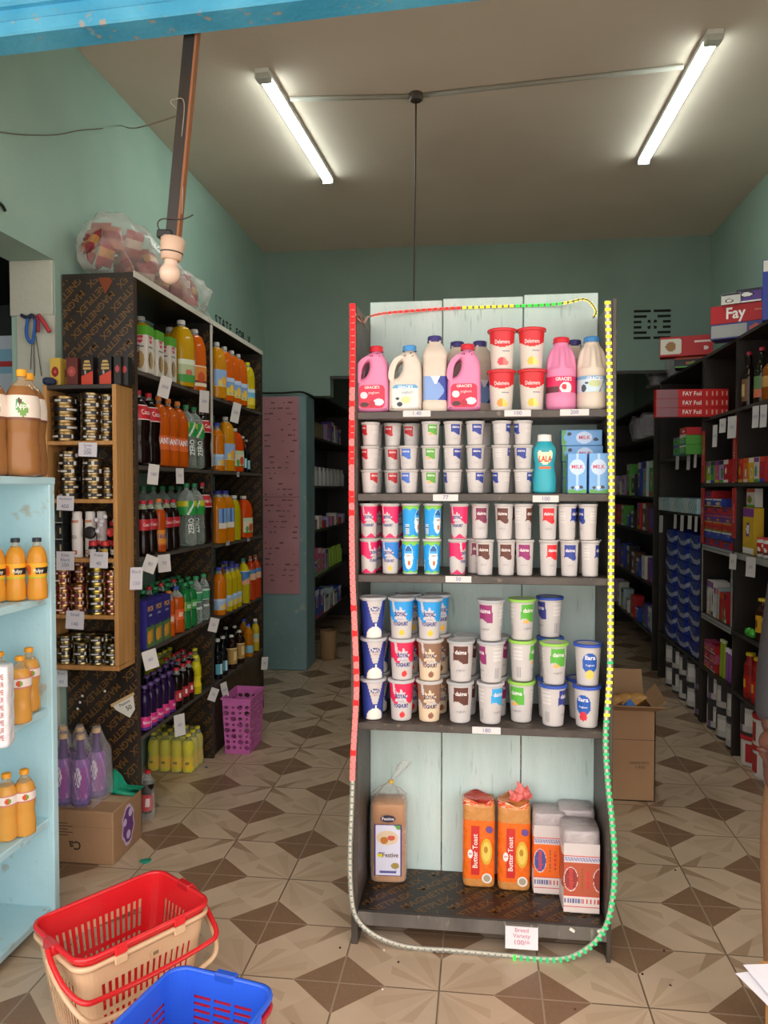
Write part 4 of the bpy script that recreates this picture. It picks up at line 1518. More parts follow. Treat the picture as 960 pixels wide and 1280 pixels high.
def on_rack(key, px, zi, r, label, group, dz=0.0, rz=0.0, dy=0.0, py=None):
    y = fy(r, dy)
    z = RZ[zi] + dz
    x = ax(px, y, 640)
    return put(key, x, y, z + 0.0004, rz, label, group)


G = 'milk and yoghurt containers on the top rack shelf'
on_rack('jug_pink', 467, 0, .042, 'pink milk jug with red cap at the far left of the top rack shelf', G)
on_rack('jug_white', 508, 0, .042, 'white milk jug with blue cap beside the leftmost pink jug', G)
on_rack('milk_tall', 543, 0, .042, 'tall white milk bottle with navy cap, in front between two jugs', G, rz=.12)
on_rack('jug_pink', 580, 0, .042, 'pink milk jug with red cap right of the tall white bottle', G)
on_rack('milk_tall', 571, 0, .045, 'white navy-capped bottle half hidden behind the second pink jug, left one', G, dy=.1)
on_rack('milk_tall', 599, 0, .045, 'white navy-capped bottle half hidden behind the second pink jug, right one', G, dy=.1, rz=.4)
on_rack('milk_tall', 716, 0, .045, 'navy-capped bottle hidden behind the pink and white handled bottles', G, dy=.12)
for px, kk, lab in ((626, ('peach', 'strawberry'), 'left'), (664, ('vanilla', 'vanilla'), 'right')):
    on_rack('tub_' + kk[0], px, 0, .046, 'red-lidded white tub with %s picture, bottom of the %s tub stack' % ('orange fruit' if kk[0] == 'peach' else 'yellow flower', lab), G)
    on_rack('tub_' + kk[1], px + (.5 if lab == 'left' else -1), 0, .046, 'red-lidded white tub with %s picture, top of the %s tub stack' % ('strawberry' if kk[1] == 'strawberry' else 'yellow flower', lab), G, dz=.1305)
on_rack('hb_pink', 700, 0, .052, 'pink milk bottle with front handle and magenta label, red cap', G)
on_rack('hb_white', 738, 0, .052, 'white milk bottle with front handle and blue cap at rack right', G)

# second shelf: three tiers of small cups
GS = 'small yoghurt cups on the second rack shelf'
TI = ['bottom', 'middle', 'top']
cnt = 0
COLS2 = [(463, 0, ('red', 'red', 'red'), (.75, -.75, -.9)), (491, .05, ('red', 'red', 'red'), (.1, .05, -.5)), (511, 0, ('sky', 'sky'), (-.45, -.25)), (515, .07, (None, None, 'red'), (0, 0, -.35)),
         (538, 0, ('green', 'green', 'green'), (.15, 0, .3)), (566, 0, ('blue', 'blue', 'blue'), (-1.3, .7, .4)), (594, 0, ('blue', 'blue', 'blue'), (.6, .2, .25)), (626, 0, ('blue', 'blue', 'blue'), (-1.0, 1.4, 1.1)), (653, 0, ('blue', 'blue', 'blue'), (1.0, -.3, -1.1))]
PN = {'red': 'red', 'sky': 'light blue', 'green': 'green', 'blue': 'navy blue', 'brown': 'brown', 'magenta': 'magenta', 'maroon': 'maroon', 'crimson': 'bright red'}
CN = ['first', 'second', 'third front', 'third rear', 'fourth', 'fifth', 'sixth', 'seventh', 'eighth']
for ci, (px, dy, ks, rots) in enumerate(COLS2):
    for t, k in enumerate(ks):
        key = k
        if k is None: k = 'blue'; 
        if key is None and ci == 3: k = 'red'
        on_rack('small_' + k, px + RND.uniform(-.6, .6), 1, .036, 'small white cup with %s patch, %s of %s column, second rack shelf' % (PN[k], TI[t], CN[ci]), GS, dz=t * .0772, rz=rots[t], dy=dy)
for ci, px in enumerate((468, 570, 604, 634)):
    for t in range(3):
        k = 'red' if ci == 0 else 'blue'
        on_rack('small_' + k, px, 1, .036, 'small white cup with %s patch in the back row, %s of %s rear column' % (PN[k], TI[t], ORD[ci]), GS, dz=t * .0772, rz=RND.uniform(-1.2, .2), dy=.085 if ci == 0 else .095)
on_rack('lala', 680, 1, .038, 'turquoise drink bottle with white cap beside the blue milk cartons', None)
GC = 'blue milk cartons on the second rack shelf'
on_rack('milk_carton', 720, 1, .034, 'blue milk carton standing upright, left one of two', GC)
on_rack('milk_carton', 746.5, 1, .034, 'blue milk carton standing upright, right one of two', GC)
for k in range(2):
    on_rack('milk_carton_flat', 727, 1, .115, 'blue milk carton lying flat behind the upright cartons, %s one' % ('lowest' if k == 0 else 'second'), GC, dz=k * .0515)
for k in range(2):
    on_rack('milk_carton_flat', 726 - k, 1, .115, 'blue milk carton lying flat above the upright cartons, %s one' % ('lower' if k == 0 else 'topmost'), GC, dz=.103 + k * .0515)
for k in range(4):
    on_rack('milk_carton_flat', 735, 1, .212, 'blue milk carton lying in the rear stack by the rack side, %s from bottom' % ORD[k], GC, dz=k * .0515, rz=PI / 2)

# third shelf: two tiers of taller cups
GM = 'tall yoghurt cups on the third rack shelf'
NM = {'mid_' + k: 'white cup with %s patch' % v for k, v in PN.items()}
NM.update({'royal_pink_mid': 'pink and white splash cup', 'royal_blue_mid': 'blue and white splash cup', 'kid_mid': 'bright blue and green cup'})
LOW = [(461, 'royal_pink_mid', .9, 0), (488, 'royal_blue_mid', -.1, 0), (513, 'kid_mid', -.15, 0), (540, 'kid_mid', .25, 0), (572, 'royal_pink_mid', 1.1, 0), (594, 'mid_maroon', .3, .05), (606, 'mid_brown', -.15, 0), (633, 'mid_brown', -.1, 0), (656, 'mid_magenta', -.1, 0), (686, 'mid_crimson', .45, 0), (712, 'mid_blue', 0, 0), (738, 'mid_blue', 1.2, 0)]
TOP = [(461, 'royal_pink_mid', .1, 0), (488, 'royal_pink_mid', -.3, 0), (513.5, 'kid_mid', 1.15, 0), (541, 'kid_mid', .75, 0), (574, 'royal_pink_mid', -.25, 0), (600, 'mid_maroon', .2, .02), (630, 'mid_brown', -.25, 0), (654, 'mid_brown', 1.0, 0), (685, 'mid_crimson', 0, 0), (709, 'mid_blue', 1.05, 0), (735, 'mid_blue', -1.25, 0)]
for row, nm, dz in ((LOW, 'lower', 0), (TOP, 'upper', .1155)):
    for i, (px, key, rz, dy) in enumerate(row):
        on_rack(key, px, 2, .036, '%s, %s from left, %s tier of third rack shelf' % (NM[key], ORD[i], nm), GM, dz=dz, rz=rz, dy=dy)
for i, px in enumerate((468, 495, 640, 712, 733)):
    for t in range(2):
        key = 'royal_pink_mid' if i < 2 else ('mid_brown' if i == 2 else 'mid_blue')
        on_rack(key, px, 2, .036, '%s, %s from left, %s rear tier, third rack shelf' % (NM[key], ORD[i], 'bottom' if t == 0 else 'top'), GM, dz=t * .1155, rz=.8, dy=.08)

# fourth shelf: large lidded cups
GL = 'large lidded yoghurt cups on the fourth rack shelf'
NL = {'cream': 'navy cup with white swirl', 'royal_blue': 'blue splash yoghurt cup', 'royal_pink': 'red-pink splash yoghurt cup', 'royal_beige': 'beige and brown splash cup', 'big_brown': 'white cup with brown patch', 'big_magenta': 'white cup with magenta patch', 'big_sky': 'white cup with sky blue patch', 'big_green': 'green-lidded cup with green patch', 'big_navy': 'blue-lidded cup with navy patch', 'big_navygreen': 'green-lidded cup on a blue-lidded one', 'ilara_vanilla': 'blue-lidded cup with round badge and flower', 'ilara_berry': 'blue-lidded cup with badge and strawberry'}
ST = [(466, 0, [('cream', .35), ('cream', .3), ('cream', .35)], 'first stack'), (502, 0, [('royal_pink', .05), ('royal_pink', .2), ('royal_blue', .0)], 'second stack'), (537, 0, [('royal_beige', .1), ('royal_beige', .05), ('royal_blue', .05)], 'third stack'),
      (510, .09, [('royal_pink', .5), ('royal_pink', .3), ('royal_blue', .6)], 'stack behind the second'), (547, .095, [('royal_beige', .4), ('royal_beige', .2), ('royal_blue', .5)], 'stack behind the third'), (472, .09, [('cream', .7), ('cream', .6)], 'stack behind the first'),
      (576, 0, [('big_brown', .1), ('big_brown', 0)], 'fourth stack'), (583, .09, [('big_brown', .3), ('big_brown', .4)], 'stack behind the fourth'),
      (614, 0, [('big_sky', .75), ('big_magenta', -1.15), ('big_magenta', -.55)], 'fifth stack'), (621, .09, [('big_magenta', .4), ('big_magenta', .5)], 'stack behind the fifth'),
      (653, .03, [('big_green', -.5), ('big_green', 1.3), ('big_green', .55)], 'sixth stack'), (693, 0, [('big_navy', 1.05), ('big_green', .3)], 'seventh stack'), (688, .09, [('big_navy', .2), ('big_navy', .5), ('big_navy', -1.1)], 'stack behind the seventh'),
      (735.5, 0, [('ilara_berry', -.45), ('ilara_vanilla', .05)], 'eighth stack'), (727, .09, [('ilara_berry', .3)], 'spot behind eighth stack')]
for px, dy, ks, nm in ST:
    for t, (k, rz) in enumerate(ks):
        tn = 'bottom' if t == 0 else ('top' if t == len(ks) - 1 else 'middle')
        on_rack(k, px + (.8 if t == 1 else 0), 3, .048, '%s, %s of %s, fourth rack shelf' % (NL[k], tn, nm), GL, dz=t * .1345, rz=rz, dy=dy)

# bread on the bottom shelf
ZB = 0.1185


def pillow(w, h, t):
    vs = []; fs = []
    N, Mq = 9, 7
    for sgn in (-1, 1):
        for j in range(Mq):
            for i in range(N):
                u, v = i / (N - 1), j / (Mq - 1)
                e = (max(0, 1 - (2 * u - 1) ** 2) * max(0, 1 - (2 * v - 1) ** 2)) ** .5
                vs.append(((u - .5) * w, sgn * (t * e + .0006), (v - .5) * h))
        b = 0 if sgn < 0 else N * Mq
        for j in range(Mq - 1):
            for i in range(N - 1):
                a = b + j * N + i
                q = (a, a + 1, a + N + 1, a + N)
                fs.append(q if sgn < 0 else q[::-1])
    return vs, fs




def rbox(w, d, h, r, n=5, squash=None):
    # softly rounded block standing on z = 0
    m = []
    import itertools
    N = 14
    vs = []; fs = []
    rings = [0, .015, .04, .1, .2, .3, .4, .5, .6, .7, .8, .9, .96, .985, 1]
    K = 36
    for q in rings:
        z = q * h
        e = min(1, min(q, 1 - q) / .05)
        s_ = 1 - .07 * (1 - e) ** 2
        for k in range(K):
            t = 2 * PI * k / K - PI
            sn, cn = math.sin(t), math.cos(t)
            f = 1 / (abs(sn) ** 6 + abs(cn) ** 6) ** (1 / 6)
            wob = 1 + .012 * math.sin(q * 23 + t * 3) * (e > .5)
            vs.append((w / 2 * f * sn * s_ * wob, -d / 2 * f * cn * s_ * wob, z))
    for i in range(len(rings) - 1):
        for k in range(K):
            k2 = (k + 1) % K
            fs.append((i * K + k, i * K + k2, (i + 1) * K + k2, (i + 1) * K + k))
    fs.append(tuple(range(K))[::-1]); fs.append(tuple((len(rings) - 1) * K + k for k in range(K)))
    return vs, fs


# clear-bagged loaf
X = ax(481, 2.66, 1060)
root = empty('bread_loaf', T(X + .012, 2.682, ZB, .06, 0, .0), 'brown loaf in a clear bag with white label and twisted top', 'bread')
vs, fs = rbox(.122, .098, .275, .02)
obj('loaf', MB().add(vs, fs, 'b07a48', 'bread', True), root)
l = MB()


def fl(u, v):
    if u < .05 or u > .95 or v < .02 or v > .985: return '4a3a78'
    if v > .9 and u > .72 and u - .72 > (1 - v) * 1.5 - .02: return '5f9a4a'
    if ((u - .48) / .4) ** 2 + ((v - .74) / .14) ** 2 < 1:
        if ((u - .36) / .14) ** 2 + ((v - .69) / .07) ** 2 < 1: return 'b5702f'
        if ((u - .62) / .14) ** 2 + ((v - .74) / .05) ** 2 < 1: return 'c9584a'
        return 'd8bfa0'
    if ((u - .22) / .11) ** 2 + ((v - .41) / .05) ** 2 < 1: return 'd6c62a' if v < .43 else '6a62b0'
    if ((u - .76) / .15) ** 2 + ((v - .2) / .06) ** 2 < 1: return 'a08a4a'
    if .06 < v < .1 and .2 < u < .8: return '5a5a98'
    return 'd6d2e2'


l.grid(.096, .182, 40, 74, fl, 'paper', T(0, -.0555, .026))
l.text('Festive', .017, T(.008, -.0562, .100), '6a5238', 'paper', .02, .055)
l.text('premium bread', .007, T(0, -.0562, .044), '4a4a8a', 'paper', .0, .06)
obj('label', l, root)
m = MB()
e = [(.026 * math.sin(2 * PI * k / 24), .013 * math.cos(2 * PI * k / 24)) for k in range(24)]
m.add([(x, -.0558, .228 + z) for x, z in e], [tuple(range(24))[::-1]], '3a2f42', 'paper')
m.text('Festive', .011, T(0, -.0563, .228), 'e6e0e4', 'paper', .02, .042)
obj('oval_badge', m, root)
m = MB()
vs, fs = rbox(.13, .106, .278, .02)
K = 36
base_n = len(vs)
rings = [(.98, .28), (.9, .29), (.62, .31), (.3, .325), (.12, .335), (.1, .345), (.16, .36), (.2, .378), (.3, .40), (.22, .415)]
cv = vs[:15 * K]
ff = [f for f in fs[:-1]]
for i, (q, z) in enumerate(rings):
    for k in range(K):
        t = 2 * PI * k / K - PI
        w = 1 + .22 * math.sin(t * 7 + i) * (q < .95)
        ox = max(0, z - .33) * .75
        cv.append((.063 * q * w * math.sin(t) + ox, -.053 * q * w * math.cos(t) * (1 if z < .34 else .35), z))
    a, b = (14 + i) * K, (15 + i) * K
    for k in range(K): ff.append((a + k, a + (k + 1) % K, b + (k + 1) % K, b + k))
m.add(cv, ff, 'e8e2da', 'plastic_film', True)
cb = obj('clear_bag', m, root)
m = MB(); m.lathe([(.009, .334), (.011, .339), (.009, .345)], 14, 'd9b24a', 'satin', M=T(.008, 0, 0)); obj('bag_tie', m, cb)

# two orange wrapped loaves


def butter(px, lab, twist, py=1060, y=2.688):
    X = ax(px, y, py)
    root = empty('wrapped_bread', T(X, y, ZB, 0), lab, 'bread', 'orange wrapped loaves on the rack')
    vs, fs = rbox(.112, .10, .292, .02)
    cols = []
    for f in fs:
        z = sum(vs[i][2] for i in f) / len(f)
        cols.append('c9894a' if z < .035 or z > .235 else 'e86a1e')
    m = MB().add(vs, fs, cols, 'crumple', True)
    lw = obj('loaf_wrapper', m, root)
    l = MB()
    F = T(0, -.0570, 0)
    l.box(-.026, .002, -.0532, -.0515, .045, .215, 'c9302e', 'gloss')
    l.text('Butter Toast', .0165, T(-.012, -.0538, .128, 0, 0, -PI / 2), 'f4ded0', 'gloss', .02, .155)

    def spot(cx, cz, a, b, c, y, n=22): l.add([(cx + a * math.sin(2 * PI * k / n), y, cz + b * math.cos(2 * PI * k / n)) for k in range(n)], [tuple(range(n))[::-1]], c, 'gloss')
    spot(.026, .128, .02, .046, 'd8a838', -.0528); spot(.026, .128, .014, .034, 'e6c45a', -.0534); spot(.024, .135, .007, .012, 'b8842a', -.0538)
    spot(-.029, .118, .009, .016, 'eadfd8', -.0536)
    l.text('485', .006, T(-.029, -.054, .118), 'c0302e', 'gloss', .02)
    spot(.036, .205, .012, .012, '6a4a8a', -.0528); spot(.028, .035, .0175, .0175, 'e6ddd0', -.053); spot(.028, .035, .012, .012, 'a89a84', -.0534)
    obj('printed_front', l, lw)
    m = MB()
    if twist:
        for (w_, h_, q, dx, dz, dy) in ((.062, .055, .75, .022, .318, 0), (.05, .045, .25, .004, .305, -.012), (.04, .05, 1.2, .034, .312, .01)):
            pv, pf = pillow(w_, h_, .010)
            m.add([(x * (.45 + .7 * (z / h_ + .5)) + .004 * math.sin(z * 200), y + .003 * math.sin(x * 260), z) for x, y, z in pv], pf, 'd8665e', 'crumple', True, T(dx, dy, dz, 0, 0, q))
    vs, fs = rbox(.108, .097, .03, .02)
    m.add([(v[0] * (1 + .05 * math.sin(v[0] * 90)), v[1], v[2] + .268 + .008 * math.sin(v[0] * 70 + v[1] * 50)) for v in vs], fs, ['d84a38' if RND.random() < .4 else ('e68a4a' if RND.random() < .6 else 'e6c8b0') for _ in fs], 'crumple', True)
    obj('folded_top', m, root)


butter(598.5, 'orange wrapped loaf with red upright band, farther from the paper wrapped packs', False)
butter(642, 'orange wrapped loaf with red upright band and a twisted pink plastic top', True, y=2.68)


def pack(px, y, lab, cmain, coval, w, dpth, h, rz=0):
    X = ax(px, y, 1080)
    root = empty('wrapped_bread', T(X, y, ZB, rz), lab, 'bread', 'striped wrapped packs on the rack')
    vs, fs = rbox(w, dpth, h, .02)
    cols = []
    for f in fs:
        v = sum(vs[i][2] for i in f) / len(f) / h
        cols.append(cmain if .25 < v < .72 else ('cfc0ba' if v < .82 else 'b3a7a6'))
    lw = obj('loaf_wrapper', MB().add(vs, fs, cols, 'crumple', True), root)
    l = MB()

    def pp(u, v):
        if .235 < v < .25 or .075 < v < .085 or .815 < v < .825: return 'c9403e'
        if .13 < v < .2: return '6a6a94' if u < .5 and int(u * 40) % 3 else ('c95a5a' if u >= .5 and math.sin(u * 60) > 0 else 'd8ccc8')
        if v < .25: return 'dccbc4'
        if .745 < v < .80: return '8a8ab0' if int(u * 36 + v * 50) % 3 else 'cfc4c4'
        if v > .72: return 'cfc2be'
        for cx in (.2, 1.02):
            r = ((u - cx) / .2) ** 2 + ((v - .48) / .175) ** 2
            if r < 1: return coval if r < .86 else 'e0c8c0'
        if abs(u - .52) < .02 and .32 < v < .66 and int(v * 60) % 3: return '8a5a2a'
        if abs(u - .68) < .035 and .35 < v < .62 and int(v * 46) % 3: return 'd8383a'
        return cmain
    l.grid(w * .93, h * .84, 46, 90, pp, 'gloss', T(0, -dpth / 2 - .0028, h * .02))
    l.text('Supaloaf', .016, T(-w * .29, -dpth / 2 - .0036, h * .425, 0, 0, -PI / 2), 'd8484a', 'gloss', .03, .07)
    obj('printed_front', l, lw)
    return root


pack(685, 2.668, 'bright orange and white wrapped loaf with blue oval, right of the butter-toast loaves', 'ec6a22', '4a5490', .112, .10, .278)
pack(724, 2.572, 'brick red wrapped loaf with red ovals at the front right corner', 'b5553c', '8f3a34', .122, .12, .27)
pack(719, 2.69, 'brick red wrapped loaf standing behind the front brick red loaf', 'b5553c', '8f3a34', .122, .10, .285)

# ================================================================== price tags
GT = 'paper price tags'


def tag_card(name, px, py, w, h, text, label, Y=None, X=None, off=0.0, tilt=0.0, face='y', col='cfc9c6', tcol='6a6a98', extra=None, bend=0.0):
    if face == 'y':
        p = at(px, py, Y=Y); M = T(p.x, p.y - .0016, p.z, 0, 0, tilt)
    else:
        p = at(px, py, X=X); sw = (.75 if face == 'x' else .3) if (h > .05 and text != '110') else 0
        M = T(p.x + (.0035 + .34 * w * (sw > 0) if face == 'x' else -.0035 - .34 * w * (sw > 0)), p.y - .0, p.z, PI / 2 - sw if face == 'x' else -PI / 2 + sw, 0, tilt)
    m = MB()
    m.grid(w, h, 6, 6, None, 'paper', T(0, 0, -h / 2), col, bulge=lambda u, v: -.006 * bend * (1 - v) ** 2 - .0004)
    m.grid(w, h, 6, 6, None, 'paper', T(0, .0006, -h / 2), col, bulge=lambda u, v: -.006 * bend * (1 - v) ** 2 - .0004)
    if text: m.text(text, min(h * .5, .016) if h > .05 else min(h * .62, .03), T(0, -.0012 - .004 * bend, 0 if not extra else -h * .22), tcol, 'paper', .0, w * .8)
    if extra:
        for i, t in enumerate(extra): m.text(t, min(h * .18, .014), T(0, -.0012 - .001 * bend, h * (.3 - .25 * i)), tcol, 'paper', 0, w * .8)
    return single(name, m, label, 'price tag', GT, M)


yf = RYF - .0005
for px, py, w, h, t, lab in ((521, 517, .088, .02, '1.40', 'price tag reading 1.40 under the white jug, top rack shelf edge'), (647, 516.5, .082, .02, '100', 'price tag reading 100 under the red-lidded tubs, top rack shelf edge'), (718, 515.5, .088, .02, '200', 'price tag at the right end of the top rack shelf edge'),
                             (557, 622, .08, .021, '77', 'price tag reading 77 on the second rack shelf edge'), (682, 623.5, .08, .021, '100', 'price tag under the turquoise bottle on the second rack shelf edge'),
                             (573, 724, .082, .02, '50', 'price tag reading 50 on the third rack shelf edge'), (608, 913, .09, .022, '180', 'price tag reading 180 on the fourth rack shelf edge')):
    tag_card('price_tag', px, py, w, h, t, lab, Y=yf)
tag_card('price_note', 652, 1171, .103, .075, '100/=', 'white note in pink handwriting hanging below the bread shelf', Y=RYF - .0055, col='e0dadd', tcol='c96a8a', extra=('Bread', 'Variety'), bend=.6)
m = MB().box(-.05, .05, -.003, .003, -.004, .004, mat='grey_wood'); p = at(652, 1156, Y=RYF - .006); single('tag_batten', m, 'thin wooden strip holding the pink handwritten note under the bread shelf', 'batten', None, T(p.x, p.y - .001, p.z))
for px, py, lab in ((715, 1162, 'small white clip under the bread shelf, left one of two'), (750, 1163, 'small white clip under the bread shelf beside the light strip')):
    p = at(px, py, Y=RYF - .006)
    single('strip_clip', MB().box(-.009, .009, -.004, .004, -.004, .004, 'e6dccf', 'satin', .001), lab, 'clip', 'white cable clips', T(p.x, p.y - .002, p.z, 0, 0, .5 if px < 730 else -.4))

# ================================================================== LED strip round the rack
YS = RYF - .012
PATH = [(441, 384), (441, 450), (440, 540), (440, 640), (441, 720), (444, 790), (446, 860), (442, 940), (440, 1000), (437.5, 1070), (440, 1128), (450, 1154), (474, 1172), (512, 1184), (570, 1188.5), (630, 1194), (690, 1199), (722, 1192), (748, 1172), (762, 1142), (768, 1090), (766, 1040), (759, 970), (757, 915), (762, 840), (763, 740), (764, 620), (762.5, 540), (761, 450), (759, 376)]
P3 = spline([at(x, y, Y=YS) for x, y in PATH], 6)
root = empty('led_strip', T(0, YS, .03), 'colour-changing LED rope light looped round the front of the display rack', 'light strip')
m = MB(); m.tube(P3, .0085, 8, 'd8d6cc', 'milky_film'); lt = obj('light_tube', m, root)
m = MB(); m.tube([p + Vector((0, .002, 0)) for p in P3], .005, 6, 'd6cdbb', 'satin'); obj('strip_core', m, root)
PT = spline([at(x, y, Y=y2) for x, y, y2 in ((447, 392, 2.47), (454, 402, 2.52), (458, 397, 2.6), (478, 392, 2.68), (515, 388.5, 2.72), (560, 385.5, 2.735), (620, 383, 2.735), (680, 381, 2.73), (710, 378, 2.70), (728, 374, 2.66), (738, 378, 2.62), (745, 389, 2.56), (742, 397, 2.52))], 6)
m = MB(); m.tube(PT, .0035, 6, '8a7f6a', 'satin'); obj('strip_core', m, root)
leds = []


def walk(pts, step):
    acc = 0; out = []
    for a, b in zip(pts, pts[1:]):
        L = (b - a).length
        while acc < L:
            out.append((a + (b - a) * (acc / L), (b - a).normalized())); acc += step
        acc -= L
    return out


for p, t in walk(PT, .0205):
    px = 480 + 960 * (p - Vector((0, 0, H))).dot(CR) / (p - Vector((0, 0, H))).dot(CD)
    if px < 462: continue
    c = 'led_red' if px < 580 else ('led_yellow' if px < 640 else ('led_green' if px < 703 else 'led_yellow'))
    leds.append((p, t, c, .0045, .0075))
for p, t in walk(P3, .0205):
    q = p - Vector((0, 0, H))
    px, py = 480 + 960 * q.dot(CR) / q.dot(CD), 640 - 960 * q.dot(CU) / q.dot(CD)
    if px < 480 and py < 975: c = 'led_red' if py < 480 or RND.random() < .25 else 'led_pink'
    elif py > 975 and px < 640: c = 'led_white'
    elif px >= 640 and py > 900: c = 'led_mint' if px > 650 else 'led_green'
    elif py > 700: c = 'led_mint' if RND.random() < .12 else 'led_yellow'
    else: c = 'led_yellow'
    leds.append((p + Vector((0, -.0075, 0)), t, c, .0055 if c == 'led_white' else .0088, (.0042 if px > 600 else .0092) if c != 'led_white' else .002))
stuff = MB()
for i, (p, t, c, wa, wb) in enumerate(leds):
    s_ = Vector((0, 1, 0)).cross(t).normalized() * wa
    k = t * wb
    f = Vector((0, -.0035, 0))
    vs = [p - s_ - k, p + s_ - k, p + s_ + k, p - s_ + k, p - s_ * .7 - k * .7 + f, p + s_ * .7 - k * .7 + f, p + s_ * .7 + k * .7 + f, p - s_ * .7 + k * .7 + f]
    fs = [(4, 5, 6, 7), (0, 1, 5, 4), (1, 2, 6, 5), (2, 3, 7, 6), (3, 0, 4, 7), (3, 2, 1, 0)]
    if i < 100: obj('led', MB().add(vs, fs, 'ffffff', c), lt)
    else: stuff.add(vs, fs, 'ffffff', c)
o = obj('led', stuff, lt); o['kind'] = 'stuff'
m = MB()
m.tube(spline([at(441, 386, Y=2.44), at(447, 398, Y=2.46), at(455, 403, Y=2.5), at(460, 396, Y=2.55)], 5), .003, 5, 'c98a78', 'satin')
m.tube(spline([at(449, 394, Y=2.46), at(456, 408, Y=2.5), at(460, 410, Y=2.55)], 5), .0025, 5, '6a5a4a', 'satin')
obj('lead_wire', m, root)
for ch in root.children: ch.matrix_parent_inverse = root.matrix_world.inverted()

# ================================================================== goods in the left drinks cabinet
def shelf_row(items, z, group, where):
    # items: (kind, px along the shelf, depth row, word for the thing, radius, facing)
    y0, y1 = (3.162, 4.068) if 'near' in where else (4.092, 5.048)
    done = []
    for dep in sorted(set(q[2] for q in items)):
        row = []
        for q in items:
            if q[2] != dep: continue
            r = q[4]
            X = FX - .6 * r - dep
            row.append([ay(q[1], X), X, q])
        row.sort(key=lambda e: e[0])
        lim = y1
        for e in row[::-1]:
            r = e[2][4] * (1.1 if 'quench' in e[2][0] or 'squash' in e[2][0] or 'cordial' in e[2][0] else 1) + .0015
            e[0] = min(e[0], lim - r)
            lim = e[0] - r
        done += [e for e in row if e[0] - e[2][4] > y0]
    n = {}
    tot = {}
    for y, X, q in done: tot[q[3], q[2] > .05] = tot.get((q[3], q[2] > .05), 0) + 1
    for y, X, q in done:
        k = (q[3], q[2] > .05)
        c_ = n.get(k, 0); n[k] = c_ + 1
        o = '' if tot[k] == 1 else ', %s from near end' % ORD[c_]
        put(q[0], X, y, z + .0006, q[5] if len(q) > 5 else PI / 2, '%s%s, %s of %s' % (q[3], o, 'rear' if k[1] else 'front', where), group)


Q = PI / 2 - .5
g = 'drinks in the near bay of the left cabinet'
shelf_row([('fruit_carton', 171, 0, 'green-topped juice carton', .044), ('fruit_carton', 181, .0, 'green-topped juice carton', .044), ('fruit_carton', 194, .0, 'green-topped juice carton', .044), ('fruit_carton', 210, 0, 'green-topped juice carton', .044),
           ('quench_yellow', 178, .17, 'amber juice bottle', .05, Q), ('quench_yellow', 228, 0, 'large yellow juice bottle', .06, Q), ('quench_yellow', 214, .13, 'large yellow juice bottle', .05, Q), ('quench_orange', 244, 0, 'large orange juice bottle', .058, Q)], 2.01, g, 'near top cabinet shelf')
shelf_row([('cola_2l', 176, 0, 'two-litre cola bottle', .053), ('cola_2l', 188.5, .0, 'two-litre cola bottle', .053), ('cola_2l', 181, .125, 'two-litre cola bottle', .053), ('fanta_2l', 203, 0, 'two-litre orange soda bottle', .055, Q), ('fanta_2l', 216, .0, 'two-litre orange soda bottle', .055, Q), ('fanta_2l', 227.5, .0, 'two-litre orange soda bottle', .055, Q + .1), ('fanta_2l', 208, .125, 'two-litre orange soda bottle', .055), ('fanta_2l', 221, .125, 'two-litre orange soda bottle', .055), ('sprite_2l', 239, 0, 'clear lemon soda bottle', .054, Q), ('sprite_2l', 249.5, 0, 'clear lemon soda bottle', .054, Q), ('cola_2l', 256.5, 0, 'two-litre cola bottle', .053)], 1.60, g, 'near second cabinet shelf')
shelf_row([('cola_500', 178, 0, 'small cola bottle', .033, Q + .2), ('cola_500', 187.5, 0, 'small cola bottle', .033, Q + .2), ('fanta_500', 198, 0, 'small orange soda bottle', .034, Q), ('cola_500', 207.5, 0, 'small cola bottle', .033, Q), ('cola_500', 216, .0, 'small cola bottle', .033, Q + .2),
           ('sprite_2l', 234, 0, 'clear soda bottle with green label', .054, Q - .2), ('sprite_2l', 246, 0, 'clear soda bottle with green label', .054, Q - .5), ('cola_2l', 257, 0, 'two-litre cola bottle', .053, Q),
           ] + [('sprite_shaded', px, .115, 'clear soda bottle with green cap', .053) for px in (180, 191, 203, 214, 224)] + [('sprite_shaded', px, .225, 'third-row clear soda bottle', .053) for px in (186, 199, 211, 222, 233)], 1.20, g, 'near third cabinet shelf')
shelf_row([('purple_carton', 180, 0, 'purple fruit juice carton', .044), ('purple_carton', 191.5, 0, 'purple fruit juice carton', .044), ('purple_carton', 202, 0, 'purple fruit juice carton', .044), ('fanta_orange', 209.5, 0, 'small orange-capped soda bottle', .031, Q), ('fanta_blue', 219, 0, 'blue-capped orange soda bottle', .041, Q), ('sprite_green', 230, 0, 'green soda bottle', .032, Q - .2), ('sprite_green', 237.5, 0, 'green soda bottle', .032, Q - .3), ('water_green', 244, 0, 'clear water bottle with green label', .034, Q), ('water_green', 253.5, 0, 'clear water bottle with green label', .034, Q)]
          + [('cola_500' if i in (1, 3, 5) else 'sprite_green', px, .085, 'soda bottle', .033) for i, px in enumerate((178, 185, 193, 200, 208, 216, 225, 234))]
          + [('sprite_green', px, .16, 'third-row green soda bottle', .033) for px in (182, 191, 200, 209, 218, 227, 236)], .785, g, 'near fourth cabinet shelf')
